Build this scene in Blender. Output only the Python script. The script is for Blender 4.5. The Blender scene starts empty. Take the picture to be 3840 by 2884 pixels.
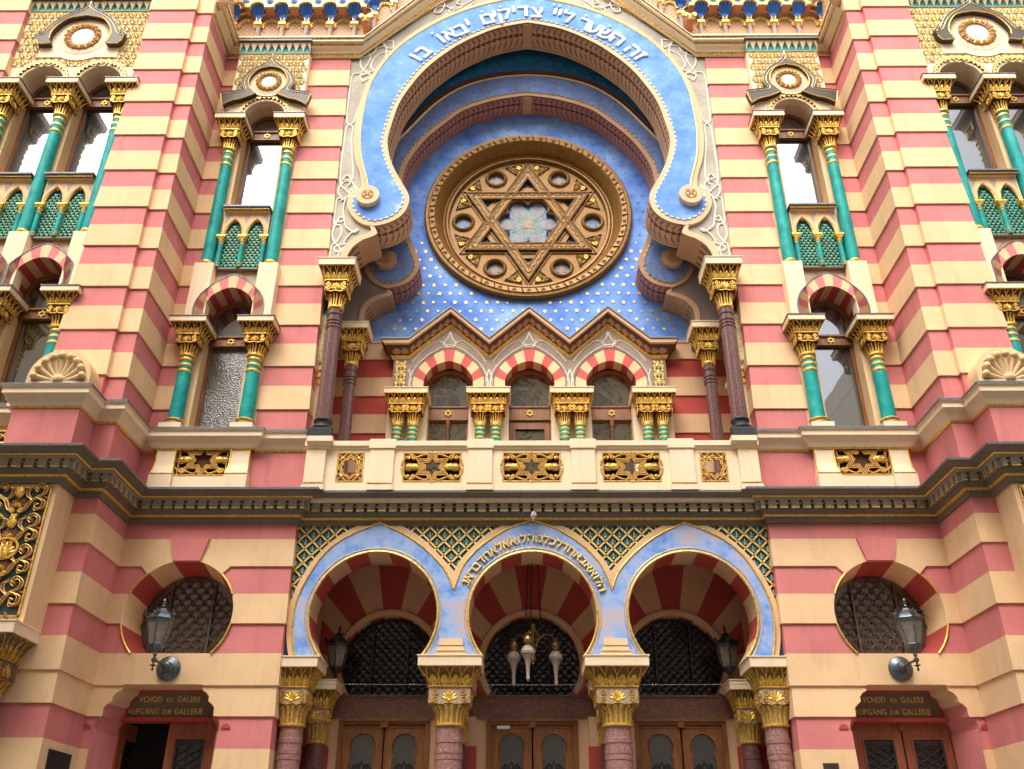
import bpy, bmesh, math, random
from mathutils import Vector, Matrix
from mathutils.geometry import tessellate_polygon
pi = math.pi
rad = math.radians
random.seed(11)
sc = bpy.context.scene
COL = sc.collection

# ------------------------------------------------------------------ camera
# camera level is z = 0, the pavement lies 1.6 m below it; the facade faces -y, its axis is x = 0
GROUND = -1.6
cam_d = bpy.data.cameras.new('camera')
cam_d.sensor_width = 36.0
cam_d.lens = 3415.4 / 3840 * 36.0
cam_d.clip_start = 0.05
cam_d.clip_end = 500
cam = bpy.data.objects.new('camera', cam_d)
COL.objects.link(cam)
sc.camera = cam
def _cam():
    pit, yaw, rol = rad(28.681), rad(-0.4756), rad(-0.119)
    c, s = math.cos(yaw), math.sin(yaw)
    R1 = Matrix(((c, -s, 0), (s, c, 0), (0, 0, 1)))
    c, s = math.cos(pit), math.sin(pit)
    R2 = Matrix(((1, 0, 0), (0, c, s), (0, -s, c)))
    c, s = math.cos(rol), math.sin(rol)
    R3 = Matrix(((c, 0, -s), (0, 1, 0), (s, 0, c)))
    M = R3 @ R2 @ R1
    r, f, u = M[0], M[1], M[2]
    m = Matrix(((r[0], u[0], -f[0], -0.1845), (r[1], u[1], -f[1], -12.0), (r[2], u[2], -f[2], 0.0), (0, 0, 0, 1)))
    cam.matrix_world = m
_cam()

# ------------------------------------------------------------------ world, sun, exposure
SUN_EL, SUN_ROT = rad(56), rad(200)          # soft light from high behind the viewer
w = bpy.data.worlds.new('World')
sc.world = w
w.use_nodes = True
wn = w.node_tree
wn.nodes.clear()
wo = wn.nodes.new('ShaderNodeOutputWorld')
bg = wn.nodes.new('ShaderNodeBackground')
sky = wn.nodes.new('ShaderNodeTexSky')
sky.sky_type = 'NISHITA'
sky.sun_disc = False
sky.sun_elevation = SUN_EL
sky.sun_rotation = SUN_ROT
sky.air_density = 1.0
sky.dust_density = 6.0
sky.ozone_density = 1.0
hs = wn.nodes.new('ShaderNodeHueSaturation')   # thin high overcast: most of the blue is gone
hs.inputs['Saturation'].default_value = 0.28
wn.links.new(sky.outputs[0], hs.inputs['Color'])
wn.links.new(hs.outputs[0], bg.inputs['Color'])
bg.inputs['Strength'].default_value = 0.15
wn.links.new(bg.outputs[0], wo.inputs[0])
sun_d = bpy.data.lights.new('sun', 'SUN')
sun_d.energy = 0.7
sun_d.angle = rad(50)
sun_d.color = (1.0, 0.95, 0.86)
sun = bpy.data.objects.new('sun', sun_d)
COL.objects.link(sun)
# direction to the sun: behind the viewer (-y), slightly to the left
sun.rotation_euler = Vector((-0.06, -0.62, 0.82)).to_track_quat('Z', 'Y').to_euler()
sc.view_settings.view_transform = 'Standard'
sc.view_settings.look = 'None'
sc.view_settings.gamma = 1
sc.view_settings.exposure = 1.38
sc.render.engine = 'CYCLES'
sc.cycles.max_bounces = 8
sc.cycles.diffuse_bounces = 6
sc.cycles.glossy_bounces = 3
sc.cycles.transmission_bounces = 4
sc.cycles.caustics_reflective = False
sc.cycles.caustics_refractive = False
sc.cycles.sample_clamp_indirect = 5

# ------------------------------------------------------------------ mesh helpers
class MB:
    def __init__(s):
        s.v = []; s.f = []; s.m = []; s.uv = {}
    def add(s, vs, fs, mi=0, uvs=None):
        o = len(s.v)
        s.v += [tuple(v) for v in vs]
        for k, f in enumerate(fs):
            if uvs: s.uv[len(s.f)] = uvs[k]
            s.f.append(tuple(i + o for i in f)); s.m.append(mi)
        return s
    def box(s, x0, x1, y0, y1, z0, z1, mi=0):
        v = [(x, y, z) for x in (x0, x1) for y in (y0, y1) for z in (z0, z1)]
        return s.add(v, [(0, 1, 3, 2), (4, 6, 7, 5), (0, 4, 5, 1), (2, 3, 7, 6), (0, 2, 6, 4), (1, 5, 7, 3)], mi)
    def frustum(s, cx, cy, z0, z1, a0, b0, a1, b1, mi=0):
        v = [(cx + i * a, cy + j * b, z) for a, b, z in ((a0, b0, z0), (a1, b1, z1)) for i, j in ((-1, -1), (1, -1), (1, 1), (-1, 1))]
        return s.add(v, [(0, 3, 2, 1), (4, 5, 6, 7)] + [(k, (k + 1) % 4, 4 + (k + 1) % 4, 4 + k) for k in range(4)], mi)
    def prism(s, poly, y0, y1, holes=(), mi=0, ms=None, front_only=False):
        loops = [list(poly)] + [list(h) for h in holes]
        tri = tessellate_polygon([[Vector((x, z, 0)) for x, z in l] for l in loops])
        flat = [p for l in loops for p in l]
        n = len(flat)
        s.add([(x, y0, z) for x, z in flat], tri, mi)
        if front_only: return s
        s.add([(x, y1, z) for x, z in flat], [t[::-1] for t in tri], mi)
        for l in loops:
            k = len(l)
            s.add([(x, y0, z) for x, z in l] + [(x, y1, z) for x, z in l],
                  [(i, (i + 1) % k, k + (i + 1) % k, k + i) for i in range(k)], mi if ms is None else ms)
        return s
    def lathe(s, prof, cx=0, cy=0, n=20, mi=0, z0=0, a0=0, a1=2 * pi, axis='z', rad_mod=None):
        full = abs(a1 - a0 - 2 * pi) < 1e-6
        m = n if full else n + 1
        v = []
        for r, z in prof:
            for k in range(m):
                a = a0 + (a1 - a0) * k / n
                rr = r * (rad_mod(a, z) if rad_mod else 1)
                if axis == 'z': v.append((cx + rr * math.cos(a), cy + rr * math.sin(a), z0 + z))
                else: v.append((cx + rr * math.cos(a), z, cy + rr * math.sin(a)))
        f = []
        for i in range(len(prof) - 1):
            for k in range(n):
                k2 = (k + 1) % m
                f.append((i * m + k, i * m + k2, (i + 1) * m + k2, (i + 1) * m + k))
        s.add(v, f, mi)
        if full and axis == 'z':
            for i, fl in ((0, True), (len(prof) - 1, False)):
                if prof[i][0] > 1e-5:
                    idx = list(range(i * m, i * m + m))
                    s.add(v[i * m:i * m + m], [tuple(range(m))[::-1] if fl else tuple(range(m))], mi)
        return s
    def tube(s, pts, r, n=6, mi=0, closed=False, taper=None):
        P = [Vector(p) for p in pts]
        N = len(P)
        if N < 2: return s
        v = []; prev = None
        for i in range(N):
            if closed: t = P[(i + 1) % N] - P[i - 1]
            else: t = P[min(i + 1, N - 1)] - P[max(i - 1, 0)]
            if t.length < 1e-9: t = Vector((1, 0, 0))
            t.normalize()
            if prev is None:
                a = Vector((0, 1, 0)) if abs(t.y) < .9 else Vector((1, 0, 0))
                u = (a - t * a.dot(t)).normalized()
            else:
                u = prev - t * prev.dot(t)
                u = u.normalized() if u.length > 1e-6 else t.orthogonal().normalized()
            prev = u
            b = t.cross(u)
            rr = r if taper is None else r * taper(i / (N - 1))
            for k in range(n):
                a = 2 * pi * k / n
                v.append(P[i] + (u * math.cos(a) + b * math.sin(a)) * rr)
        f = []
        for i in range(N if closed else N - 1):
            j = (i + 1) % N
            for k in range(n):
                f.append((i * n + k, i * n + (k + 1) % n, j * n + (k + 1) % n, j * n + k))
        if not closed:
            f.append(tuple(range(n))[::-1]); f.append(tuple(range((N - 1) * n, N * n)))
        return s.add(v, f, mi)
    def ball(s, c, r, n=8, m=5, mi=0, sc_=(1, 1, 1)):
        v = []
        for i in range(1, m):
            t = pi * i / m
            for k in range(n):
                a = 2 * pi * k / n
                v.append((c[0] + sc_[0] * r * math.sin(t) * math.cos(a), c[1] + sc_[1] * r * math.sin(t) * math.sin(a), c[2] + sc_[2] * r * math.cos(t)))
        v.append((c[0], c[1], c[2] + sc_[2] * r)); v.append((c[0], c[1], c[2] - sc_[2] * r))
        f = []
        for i in range(m - 2):
            for k in range(n):
                f.append((i * n + k, (i + 1) * n + k, (i + 1) * n + (k + 1) % n, i * n + (k + 1) % n))
        T, B = len(v) - 2, len(v) - 1
        for k in range(n):
            f.append((T, k, (k + 1) % n)); f.append((B, (m - 2) * n + (k + 1) % n, (m - 2) * n + k))
        return s.add(v, f, mi)
    def bar(s, p, q, w, h, mi=0, up=(0, -1, 0)):
        p, q, up = Vector(p), Vector(q), Vector(up)
        t = (q - p).normalized(); b = t.cross(up).normalized() * (w / 2); u = up * h
        v = [p - b, p + b, p + b + u, p - b + u, q - b, q + b, q + b + u, q - b + u]
        return s.add(v, [(0, 1, 2, 3), (7, 6, 5, 4), (0, 4, 5, 1), (1, 5, 6, 2), (2, 6, 7, 3), (3, 7, 4, 0)], mi)
    def sweep(s, path, prof, mats=None, ends=True):
        """profile (d, z) swept along a plan path; outward is to the right of the walking direction"""
        offs = mitre(path)
        n = len(prof)
        v = []
        for (x, y), (mx, my) in zip(path, offs):
            for d, z in prof: v.append((x + mx * d, y + my * d, z))
        for i in range(len(path) - 1):
            for k in range(n - 1):
                s.add([v[i * n + k], v[(i + 1) * n + k], v[(i + 1) * n + k + 1], v[i * n + k + 1]], [(0, 1, 2, 3)], mats[k] if mats else 0)
        return s
    def build(s, name, mats, parent=None, smooth=35, weld=True):
        me = bpy.data.meshes.new(name)
        me.from_pydata(s.v, [], s.f)
        if not isinstance(mats, (list, tuple)): mats = [mats]
        for m in mats: me.materials.append(m)
        me.polygons.foreach_set('material_index', s.m)
        if s.uv:
            ul = me.uv_layers.new(name='UVMap')
            for fi, u in s.uv.items():
                for li, c in zip(me.polygons[fi].loop_indices, u): ul.data[li].uv = c
        bm = bmesh.new(); bm.from_mesh(me)
        if weld: bmesh.ops.remove_doubles(bm, verts=bm.verts, dist=1e-5)
        bmesh.ops.recalc_face_normals(bm, faces=bm.faces)
        bm.to_mesh(me); bm.free()
        if smooth:
            me.shade_smooth()
            me.set_sharp_from_angle(angle=rad(smooth))
        o = bpy.data.objects.new(name, me)
        COL.objects.link(o)
        if parent is not None: attach(o, parent)
        return o

def attach(o, parent):
    o.parent = parent
    # parent chain inverse, outermost first
    chain = []; p = parent
    while p is not None: chain.append(p); p = p.parent
    M = Matrix.Identity(4)
    for q in reversed(chain): M = M @ (q.matrix_parent_inverse @ q.matrix_basis if q.parent else q.matrix_basis)
    o.matrix_parent_inverse = M.inverted()

def mitre(path):
    ns = []
    for (x0, y0), (x1, y1) in zip(path, path[1:]):
        l = math.hypot(x1 - x0, y1 - y0)
        ns.append(((y1 - y0) / l, -(x1 - x0) / l))
    out = [ns[0]]
    for a, b in zip(ns, ns[1:]):
        d = 1 + a[0] * b[0] + a[1] * b[1]
        out.append(((a[0] + b[0]) / d, (a[1] + b[1]) / d))
    return out + [ns[-1]]
def offset_path(path, d): return [(x + mx * d, y + my * d) for (x, y), (mx, my) in zip(path, mitre(path))]

def smooth(pts, n=5, closed=False):
    N = len(pts); out = []
    for i in range(N if closed else N - 1):
        g = (lambda k: pts[k % N]) if closed else (lambda k: pts[min(max(k, 0), N - 1)])
        p0, p1, p2, p3 = g(i - 1), g(i), g(i + 1), g(i + 2)
        for k in range(n):
            t = k / n
            out.append(tuple(.5 * (2 * b + (c - a) * t + (2 * a - 5 * b + 4 * c - d) * t * t + (3 * b - a - 3 * c + d) * t ** 3) for a, b, c, d in zip(p0, p1, p2, p3)))
    if not closed: out.append(tuple(pts[-1]))
    return out
def offset2d(pts, d):
    out = []
    for k, (x, z) in enumerate(pts):
        a, b = pts[max(0, k - 1)], pts[min(len(pts) - 1, k + 1)]
        tx, tz = b[0] - a[0], b[1] - a[1]; l = math.hypot(tx, tz) or 1
        out.append((x + tz / l * d, z - tx / l * d))
    return out
def mir(pts): return [(-x, z) for x, z in pts]
def sym(right):   # closed outline from its right half, listed bottom to top (apex at x = 0 last)
    r = [p for p in right if abs(p[0]) > 1e-6]
    a = [p for p in right if abs(p[0]) <= 1e-6]
    return r + a[:1] + mir(r[::-1])
def arc(cx, cz, r, a0, a1, n, apex=0):
    out = []
    for k in range(n + 1):
        a = a0 + (a1 - a0) * k / n
        rr = r + apex * max(0, 1 - abs(a - pi / 2) / .75) ** 1.4
        out.append((cx + rr * math.cos(a), cz + rr * math.sin(a)))
    return out
def horseshoe(cx, cz, r, zb, n=36, apex=0):
    d = math.asin(max(-.95, min(.95, (cz - zb) / r)))
    return arc(cx, cz, r, -d, pi + d, n, apex)
def y3(pts, y): return [(x, y, z) for x, z in pts]

def plane(o, u, v, n):
    o, u, v, n = Vector(o), Vector(u), Vector(v), Vector(n)
    return lambda a, b, h=0: o + u * a + v * b + n * h
def leaf(mb, P, cu, cv, ang, L, Wd, h, mi=0):
    """a pointed leaf: outline in the plane, a raised midrib"""
    ca, sa = math.cos(ang), math.sin(ang)
    def q(t, w_, hh): return P(cu + ca * t * L - sa * w_ * Wd, cv + sa * t * L + ca * w_ * Wd, hh)
    out = [q(0, 0, 0), q(.25, .36, 0), q(.6, .5, 0), q(.88, .3, 0), q(1, 0, 0), q(.88, -.3, 0), q(.6, -.5, 0), q(.25, -.36, 0)]
    mid = [q(.12, 0, h * .5), q(.6, 0, h), q(.95, 0, h * .4)]
    v = out + mid
    mb.add(v, [(0, 1, 8), (1, 2, 9, 8), (2, 3, 10, 9), (3, 4, 10), (4, 5, 10), (5, 6, 9, 10), (6, 7, 8, 9), (7, 0, 8)], mi)
def palmette(mb, P, cu, cv, s, h, mi=0, n=7, spread=1.35, up=pi / 2):
    for k in range(n):
        a = up + spread * (k - (n - 1) / 2) / ((n - 1) / 2)
        leaf(mb, P, cu, cv, a, s * (1 - .18 * abs(k - (n - 1) / 2) / ((n - 1) / 2)), s * .34, h, mi)
def scroll(mb, P, cu, cv, r, a0, turns, th, h, mi=0, hand=1, n=18, sides=5):
    pts = []
    for k in range(n + 1):
        t = k / n
        a = a0 + hand * turns * 2 * pi * t
        rr = r * (1 - .85 * t)
        pts.append(P(cu + rr * math.cos(a), cv + rr * math.sin(a), h))
    mb.tube(pts, th, sides, mi)
def star_poly(cx, cz, R_, r_=None, n=5, rot=pi / 2):
    r_ = r_ or R_ * .4
    return [(cx + (R_ if k % 2 == 0 else r_) * math.cos(rot + k * pi / n), cz + (R_ if k % 2 == 0 else r_) * math.sin(rot + k * pi / n)) for k in range(2 * n)]
def hexagram(mb, P, cu, cv, R_, wd, h, mi=0):
    for rot in (pi / 2, -pi / 2):
        p = [P(cu + R_ * math.cos(rot + k * 2 * pi / 3), cv + R_ * math.sin(rot + k * 2 * pi / 3), h) for k in range(3)]
        for k in range(3): mb.tube([p[k], p[(k + 1) % 3]], wd, 5, mi)

# ------------------------------------------------------------------ materials
def new_mat(name):
    m = bpy.data.materials.new(name); m.use_nodes = True
    nt = m.node_tree; b = nt.nodes['Principled BSDF']
    return m, nt, b
def N(nt, t, **kw):
    n = nt.nodes.new(t)
    for k, v in kw.items():
        if k in n.inputs: n.inputs[k].default_value = v
        else: setattr(n, k, v)
    return n
def pos(nt, scale=(1, 1, 1)):
    g = nt.nodes.new('ShaderNodeNewGeometry')
    mp = nt.nodes.new('ShaderNodeMapping'); mp.inputs['Scale'].default_value = scale
    nt.links.new(g.outputs['Position'], mp.inputs[0])
    return mp.outputs[0]
def noise(nt, vec, scale, detail=4, rough=.55):
    n = N(nt, 'ShaderNodeTexNoise'); n.inputs['Scale'].default_value = scale; n.inputs['Detail'].default_value = detail
    n.inputs['Roughness'].default_value = rough
    nt.links.new(vec, n.inputs['Vector']); return n.outputs['Fac']
def ramp(nt, fac, stops):
    r = nt.nodes.new('ShaderNodeValToRGB')
    while len(r.color_ramp.elements) < len(stops): r.color_ramp.elements.new(.5)
    for e, (p, c) in zip(r.color_ramp.elements, stops):
        e.position = p; e.color = (*c, 1) if len(c) == 3 else c
    nt.links.new(fac, r.inputs[0]); return r.outputs[0]
def mix(nt, fac, a, b, mode='MIX'):
    m = nt.nodes.new('ShaderNodeMix'); m.data_type = 'RGBA'; m.blend_type = mode
    for i, x in ((0, fac), (6, a), (7, b)):
        if isinstance(x, (int, float)): m.inputs[i].default_value = x
        elif isinstance(x, tuple): m.inputs[i].default_value = (*x, 1) if len(x) == 3 else x
        else: nt.links.new(x, m.inputs[i])
    return m.outputs[2]
def math_(nt, op, a, b=None, c=None):
    m = nt.nodes.new('ShaderNodeMath'); m.operation = op
    for i, x in enumerate((a, b, c)):
        if x is None: continue
        if isinstance(x, (int, float)): m.inputs[i].default_value = x
        else: nt.links.new(x, m.inputs[i])
    return m.outputs[0]
def bump(nt, b, h, strength=.2, dist=.01):
    n = nt.nodes.new('ShaderNodeBump'); n.inputs['Strength'].default_value = strength; n.inputs['Distance'].default_value = dist
    nt.links.new(h, n.inputs['Height']); nt.links.new(n.outputs[0], b.inputs['Normal'])
def sc_col(c, k): return tuple(min(1, x * k) for x in c)
def plaster(name, col, var=.10, rough=.85, bmp=.12, stain=.12, spec=.2):
    m, nt, b = new_mat(name)
    a = noise(nt, pos(nt), 1.7, 5, .6)
    c1 = ramp(nt, a, [(.3, sc_col(col, 1 - var)), (.7, sc_col(col, 1 + var * .6))])
    st = noise(nt, pos(nt, (5, 5, .55)), 1.6, 5, .65)           # faint rain streaks
    s2 = ramp(nt, st, [(.52, (1, 1, 1)), (.78, (1 - stain, 1 - stain * 1.1, 1 - stain * 1.2))])
    c2 = mix(nt, 1.0, c1, s2, 'MULTIPLY')
    fine = noise(nt, pos(nt), 38, 3, .6)
    c3 = mix(nt, 1.0, c2, ramp(nt, fine, [(.3, (.96, .96, .96)), (.7, (1.02, 1.02, 1.02))]), 'MULTIPLY')
    nt.links.new(c3, b.inputs['Base Color'])
    b.inputs['Roughness'].default_value = rough
    b.inputs['Specular IOR Level'].default_value = spec
    bump(nt, b, noise(nt, pos(nt), 60, 4, .6), bmp, .006)
    return m
def metal(name, col, rough=.38, metallic=.75, var=.25, dark=None, bmp=.2, scale=30):
    m, nt, b = new_mat(name)
    a = noise(nt, pos(nt), scale, 4, .6)
    dk = dark or sc_col(col, 1 - var * 2)
    c = ramp(nt, a, [(.32, dk), (.55, col), (.8, sc_col(col, 1 + var * .5))])
    nt.links.new(c, b.inputs['Base Color'])
    b.inputs['Roughness'].default_value = rough; b.inputs['Metallic'].default_value = metallic
    bump(nt, b, a, bmp, .004)
    return m
def cloudy(name, col, col2, col3=None, scale=2.2, lo=.42, hi=.62, rough=.75):
    """hand painted limewash: two tones in soft patches"""
    m, nt, b = new_mat(name)
    a = noise(nt, pos(nt), scale, 7, .62)
    f2 = noise(nt, pos(nt), scale * 5, 4, .6)
    mixf = math_(nt, 'ADD', math_(nt, 'MULTIPLY', a, .75), math_(nt, 'MULTIPLY', f2, .25))
    stops = [(lo, col), (hi, col2)]
    if col3: stops.append((min(.95, hi + .09), col3))
    nt.links.new(ramp(nt, mixf, stops), b.inputs['Base Color'])
    b.inputs['Roughness'].default_value = rough; b.inputs['Specular IOR Level'].default_value = .2
    bump(nt, b, f2, .08, .005)
    return m
def granite(name, c1, c2, rough=.2, scale=90):
    m, nt, b = new_mat(name)
    a = noise(nt, pos(nt), scale, 3, .7)
    v = N(nt, 'ShaderNodeTexVoronoi'); v.inputs['Scale'].default_value = scale * .8
    nt.links.new(pos(nt), v.inputs['Vector'])
    f = math_(nt, 'ADD', math_(nt, 'MULTIPLY', a, .6), math_(nt, 'MULTIPLY', v.outputs['Distance'], .5))
    nt.links.new(ramp(nt, f, [(.35, c1), (.6, c2), (.8, sc_col(c2, 1.5))]), b.inputs['Base Color'])
    b.inputs['Roughness'].default_value = rough
    return m
def wood(name, col, rough=.45):
    m, nt, b = new_mat(name)
    a = noise(nt, pos(nt, (14, 14, 1.2)), 2.5, 5, .6)
    nt.links.new(ramp(nt, a, [(.3, sc_col(col, .55)), (.55, col), (.8, sc_col(col, 1.35))]), b.inputs['Base Color'])
    b.inputs['Roughness'].default_value = rough
    bump(nt, b, a, .15, .004)
    return m
def glass(name, tint=(.02, .022, .024), refl=.45, rough=.015, wav=.02, base_rough=.3, col=(.93, .96, 1), ws=2.2):
    m, nt, b = new_mat(name)
    b.inputs['Base Color'].default_value = (*tint, 1); b.inputs['Roughness'].default_value = base_rough
    g = N(nt, 'ShaderNodeBsdfGlossy'); g.inputs['Roughness'].default_value = rough; g.inputs['Color'].default_value = (*col, 1)
    bp = nt.nodes.new('ShaderNodeBump'); bp.inputs['Strength'].default_value = wav; bp.inputs['Distance'].default_value = .02
    nt.links.new(noise(nt, pos(nt), ws, 3, .5), bp.inputs['Height']); nt.links.new(bp.outputs[0], g.inputs['Normal'])
    mx = nt.nodes.new('ShaderNodeMixShader'); mx.inputs[0].default_value = refl
    nt.links.new(b.outputs[0], mx.inputs[1]); nt.links.new(g.outputs[0], mx.inputs[2])
    nt.links.new(mx.outputs[0], nt.nodes['Material Output'].inputs[0])
    return m

PINK = plaster('pink plaster', (.655, .218, .205), .13, stain=.17)
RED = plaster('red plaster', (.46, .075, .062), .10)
BEIGE = plaster('sand plaster', (.80, .54, .30), .10, stain=.14)
CREAM = plaster('cream plaster', (.86, .68, .46), .06, stain=.09)
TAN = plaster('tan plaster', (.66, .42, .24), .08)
GREY = cloudy('grey painted plaster', (.36, .315, .245), (.47, .42, .33), None, 2.5)
MAUVE = plaster('brown mauve plaster', (.22, .165, .15), .10)
LINE = plaster('white tracery paint', (.80, .75, .64), .04)
BLUE = cloudy('blue limewash', (.095, .235, .64), (.18, .345, .74), (.38, .52, .80), 2.6, .38, .58)
BLUE2 = cloudy('weathered blue limewash', (.13, .29, .68), (.34, .46, .74), (.52, .44, .48), 2.8, .38, .52)
SKYB = cloudy('painted sky blue', (.07, .18, .60), (.20, .37, .78), (.33, .52, .86), 1.4, .36, .56)
DKBLUE = cloudy('dark blue vault paint', (.025, .17, .42), (.04, .27, .50), (.025, .13, .32), 4.0, .42, .6)
SCROLLB = cloudy('blue grey scrollwork ground', (.08, .13, .32), (.20, .26, .44), (.33, .30, .30), 8.0, .38, .58)
TEAL = cloudy('teal paint', (.002, .20, .185), (.012, .33, .29), (.05, .38, .34), 4.0, .36, .56, .5)
TEALD = plaster('deep teal paint', (.004, .12, .13), .2, .6)
GREEN = plaster('dark green blue ground', (.015, .06, .085), .2)
GOLD = metal('gilding', (.88, .56, .11), .42, .55, .22, (.50, .26, .04))
GOLDD = metal('aged gilding', (.62, .36, .06), .45, .6, .3, (.16, .07, .015))
OCHRE = metal('ochre gilded stone', (.25, .12, .02), .5, .3, .15, (.165, .078, .013), .1, 14)
OCHRED = metal('dark ochre stone', (.21, .10, .02), .6, .25, .15, (.13, .06, .012), .1, 14)
BROWN = plaster('brown ornament ground', (.13, .05, .025), .2)
RUST = plaster('rust brown ornament', (.46, .22, .115), .12)
MAROON = plaster('maroon ground', (.16, .02, .02), .15)
DARK = plaster('dark bronze moulding', (.165, .135, .095), .2, .5, .1, .2, .4)
DARKG = plaster('grey brown moulding', (.34, .29, .215), .15, .6)
LEAD = metal('lead sheet', (.16, .16, .17), .45, .5, .2)
WOOD = wood('window timber', (.25, .10, .034))
DOORW = wood('door timber', (.27, .10, .026))
DOORR = wood('red brown door timber', (.30, .085, .035))
GRAN = granite('red granite', (.16, .065, .055), (.36, .19, .165), .28, 70)
GRAND = granite('polished dark granite', (.07, .03, .028), (.17, .085, .075), .12, 80)
BLACK = plaster('black stone', (.02, .021, .024), .2, .35, spec=.5)
IRON = metal('wrought iron', (.055, .052, .05), .5, .6, .3)
SCALEI = metal('dusty iron lattice', (.13, .105, .08), .55, .4, .3)
PATINA = metal('patinated bronze', (.13, .15, .16), .36, .65, .3, (.06, .07, .07))
GLASS = glass('window glass', refl=.21)
GLASSD = glass('brown tinted window glass', (.03, .024, .012), .27)  # brownish tint, slightly stronger reflection
GLASSO = glass('old wavy glass', (.028, .022, .010), .22, .03, .35, .3, (.85, .72, .45), 5.5)
GLASSL = glass('dark lunette glass', (.006, .006, .006), .05)
GLASSB = glass('dusty brown glass', (.075, .042, .02), .10, .15, .1)
VOID = plaster('unlit depth black', (.012, .011, .010), .1)  # near-black colour stands in for shade in rooms and behind openwork
WHITE = plaster('white paint', (.86, .84, .80), .04)
LAMPG, _nt, _b = new_mat('frosted lamp glass')
_b.inputs['Base Color'].default_value = (.55, .46, .40, 1); _b.inputs['Roughness'].default_value = .35
_b.inputs['Transmission Weight'].default_value = .35; _b.inputs['IOR'].default_value = 1.2
PANEG, _nt, _b = new_mat('thin lantern glass')
_b.inputs['Base Color'].default_value = (.42, .39, .34, 1); _b.inputs['Roughness'].default_value = .08
_t = N(_nt, 'ShaderNodeBsdfTransparent'); _mx = N(_nt, 'ShaderNodeMixShader'); _mx.inputs[0].default_value = .38
_nt.links.new(_t.outputs[0], _mx.inputs[1]); _nt.links.new(_b.outputs[0], _mx.inputs[2]); _nt.links.new(_mx.outputs[0], _nt.nodes['Material Output'].inputs[0])

# textured glass with a hammered surface
HAMMER, _nt, _b = new_mat('hammered glass')
_v = N(_nt, 'ShaderNodeTexNoise'); _v.inputs['Scale'].default_value = 34; _v.inputs['Detail'].default_value = 2
_nt.links.new(pos(_nt, (1, 1, 1.8)), _v.inputs['Vector'])
_nt.links.new(ramp(_nt, _v.outputs['Fac'], [(.35, (.06, .05, .035)), (.62, (.12, .10, .075)), (.78, (.26, .24, .21))]), _b.inputs['Base Color'])
_b.inputs['Roughness'].default_value = .12; _b.inputs['Specular IOR Level'].default_value = .9
bump(_nt, _b, _v.outputs['Fac'], .5, .02)

# painted leaf frieze on the soffits, from uv (u along the arch in metres, v across 0..1)
def leaf_soffit(name, base, ink, pitch=.085, mid=(.10, .012, .02)):
    m, nt, b = new_mat(name)
    uv = nt.nodes.new('ShaderNodeUVMap')
    sp = nt.nodes.new('ShaderNodeSeparateXYZ'); nt.links.new(uv.outputs[0], sp.inputs[0])
    u, v = sp.outputs[0], sp.outputs[1]
    d = math_(nt, 'ABSOLUTE', math_(nt, 'SUBTRACT', v, .42))
    bend = math_(nt, 'MULTIPLY', math_(nt, 'POWER', d, 1.5), 2.6)
    t = math_(nt, 'FRACT', math_(nt, 'ADD', math_(nt, 'DIVIDE', u, pitch), bend))
    line = math_(nt, 'LESS_THAN', t, .13)
    inner = math_(nt, 'MULTIPLY', math_(nt, 'GREATER_THAN', v, .07), math_(nt, 'LESS_THAN', v, .86))
    line = math_(nt, 'MULTIPLY', line, inner)
    up = math_(nt, 'MULTIPLY', math_(nt, 'GREATER_THAN', v, .07), math_(nt, 'LESS_THAN', v, .27))
    fat = math_(nt, 'MULTIPLY', math_(nt, 'LESS_THAN', t, math_(nt, 'MULTIPLY_ADD', v, 1.3, .12)), up)
    lo = math_(nt, 'MULTIPLY', math_(nt, 'GREATER_THAN', v, .60), math_(nt, 'LESS_THAN', v, .80))
    fat2 = math_(nt, 'MULTIPLY', math_(nt, 'LESS_THAN', t, .34), lo)
    cen = math_(nt, 'LESS_THAN', d, math_(nt, 'MULTIPLY_ADD', math_(nt, 'FRACT', math_(nt, 'DIVIDE', u, pitch)), .075, .004))
    edge = math_(nt, 'COMPARE', v, .90, .012)
    ink_f = math_(nt, 'MINIMUM', math_(nt, 'ADD', math_(nt, 'ADD', line, fat), math_(nt, 'ADD', fat2, edge)), 1)
    c = mix(nt, math_(nt, 'MULTIPLY', ink_f, .82), base, ink)
    c = mix(nt, math_(nt, 'MULTIPLY', cen, .9), c, mid)
    c = mix(nt, 1.0, c, ramp(nt, noise(nt, pos(nt), 6, 5), [(.3, (.86, .86, .86)), (.7, (1.08, 1.08, 1.08))]), 'MULTIPLY')
    nt.links.new(c, b.inputs['Base Color']); b.inputs['Roughness'].default_value = .85
    bump(nt, b, ink_f, .25, .006)
    return m
LEAF1 = leaf_soffit('leaf frieze on tan', (.66, .41, .25), (.20, .085, .045), .115)
LEAF2 = leaf_soffit('leaf frieze on rose', (.52, .25, .20), (.19, .065, .045), .105)
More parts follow.
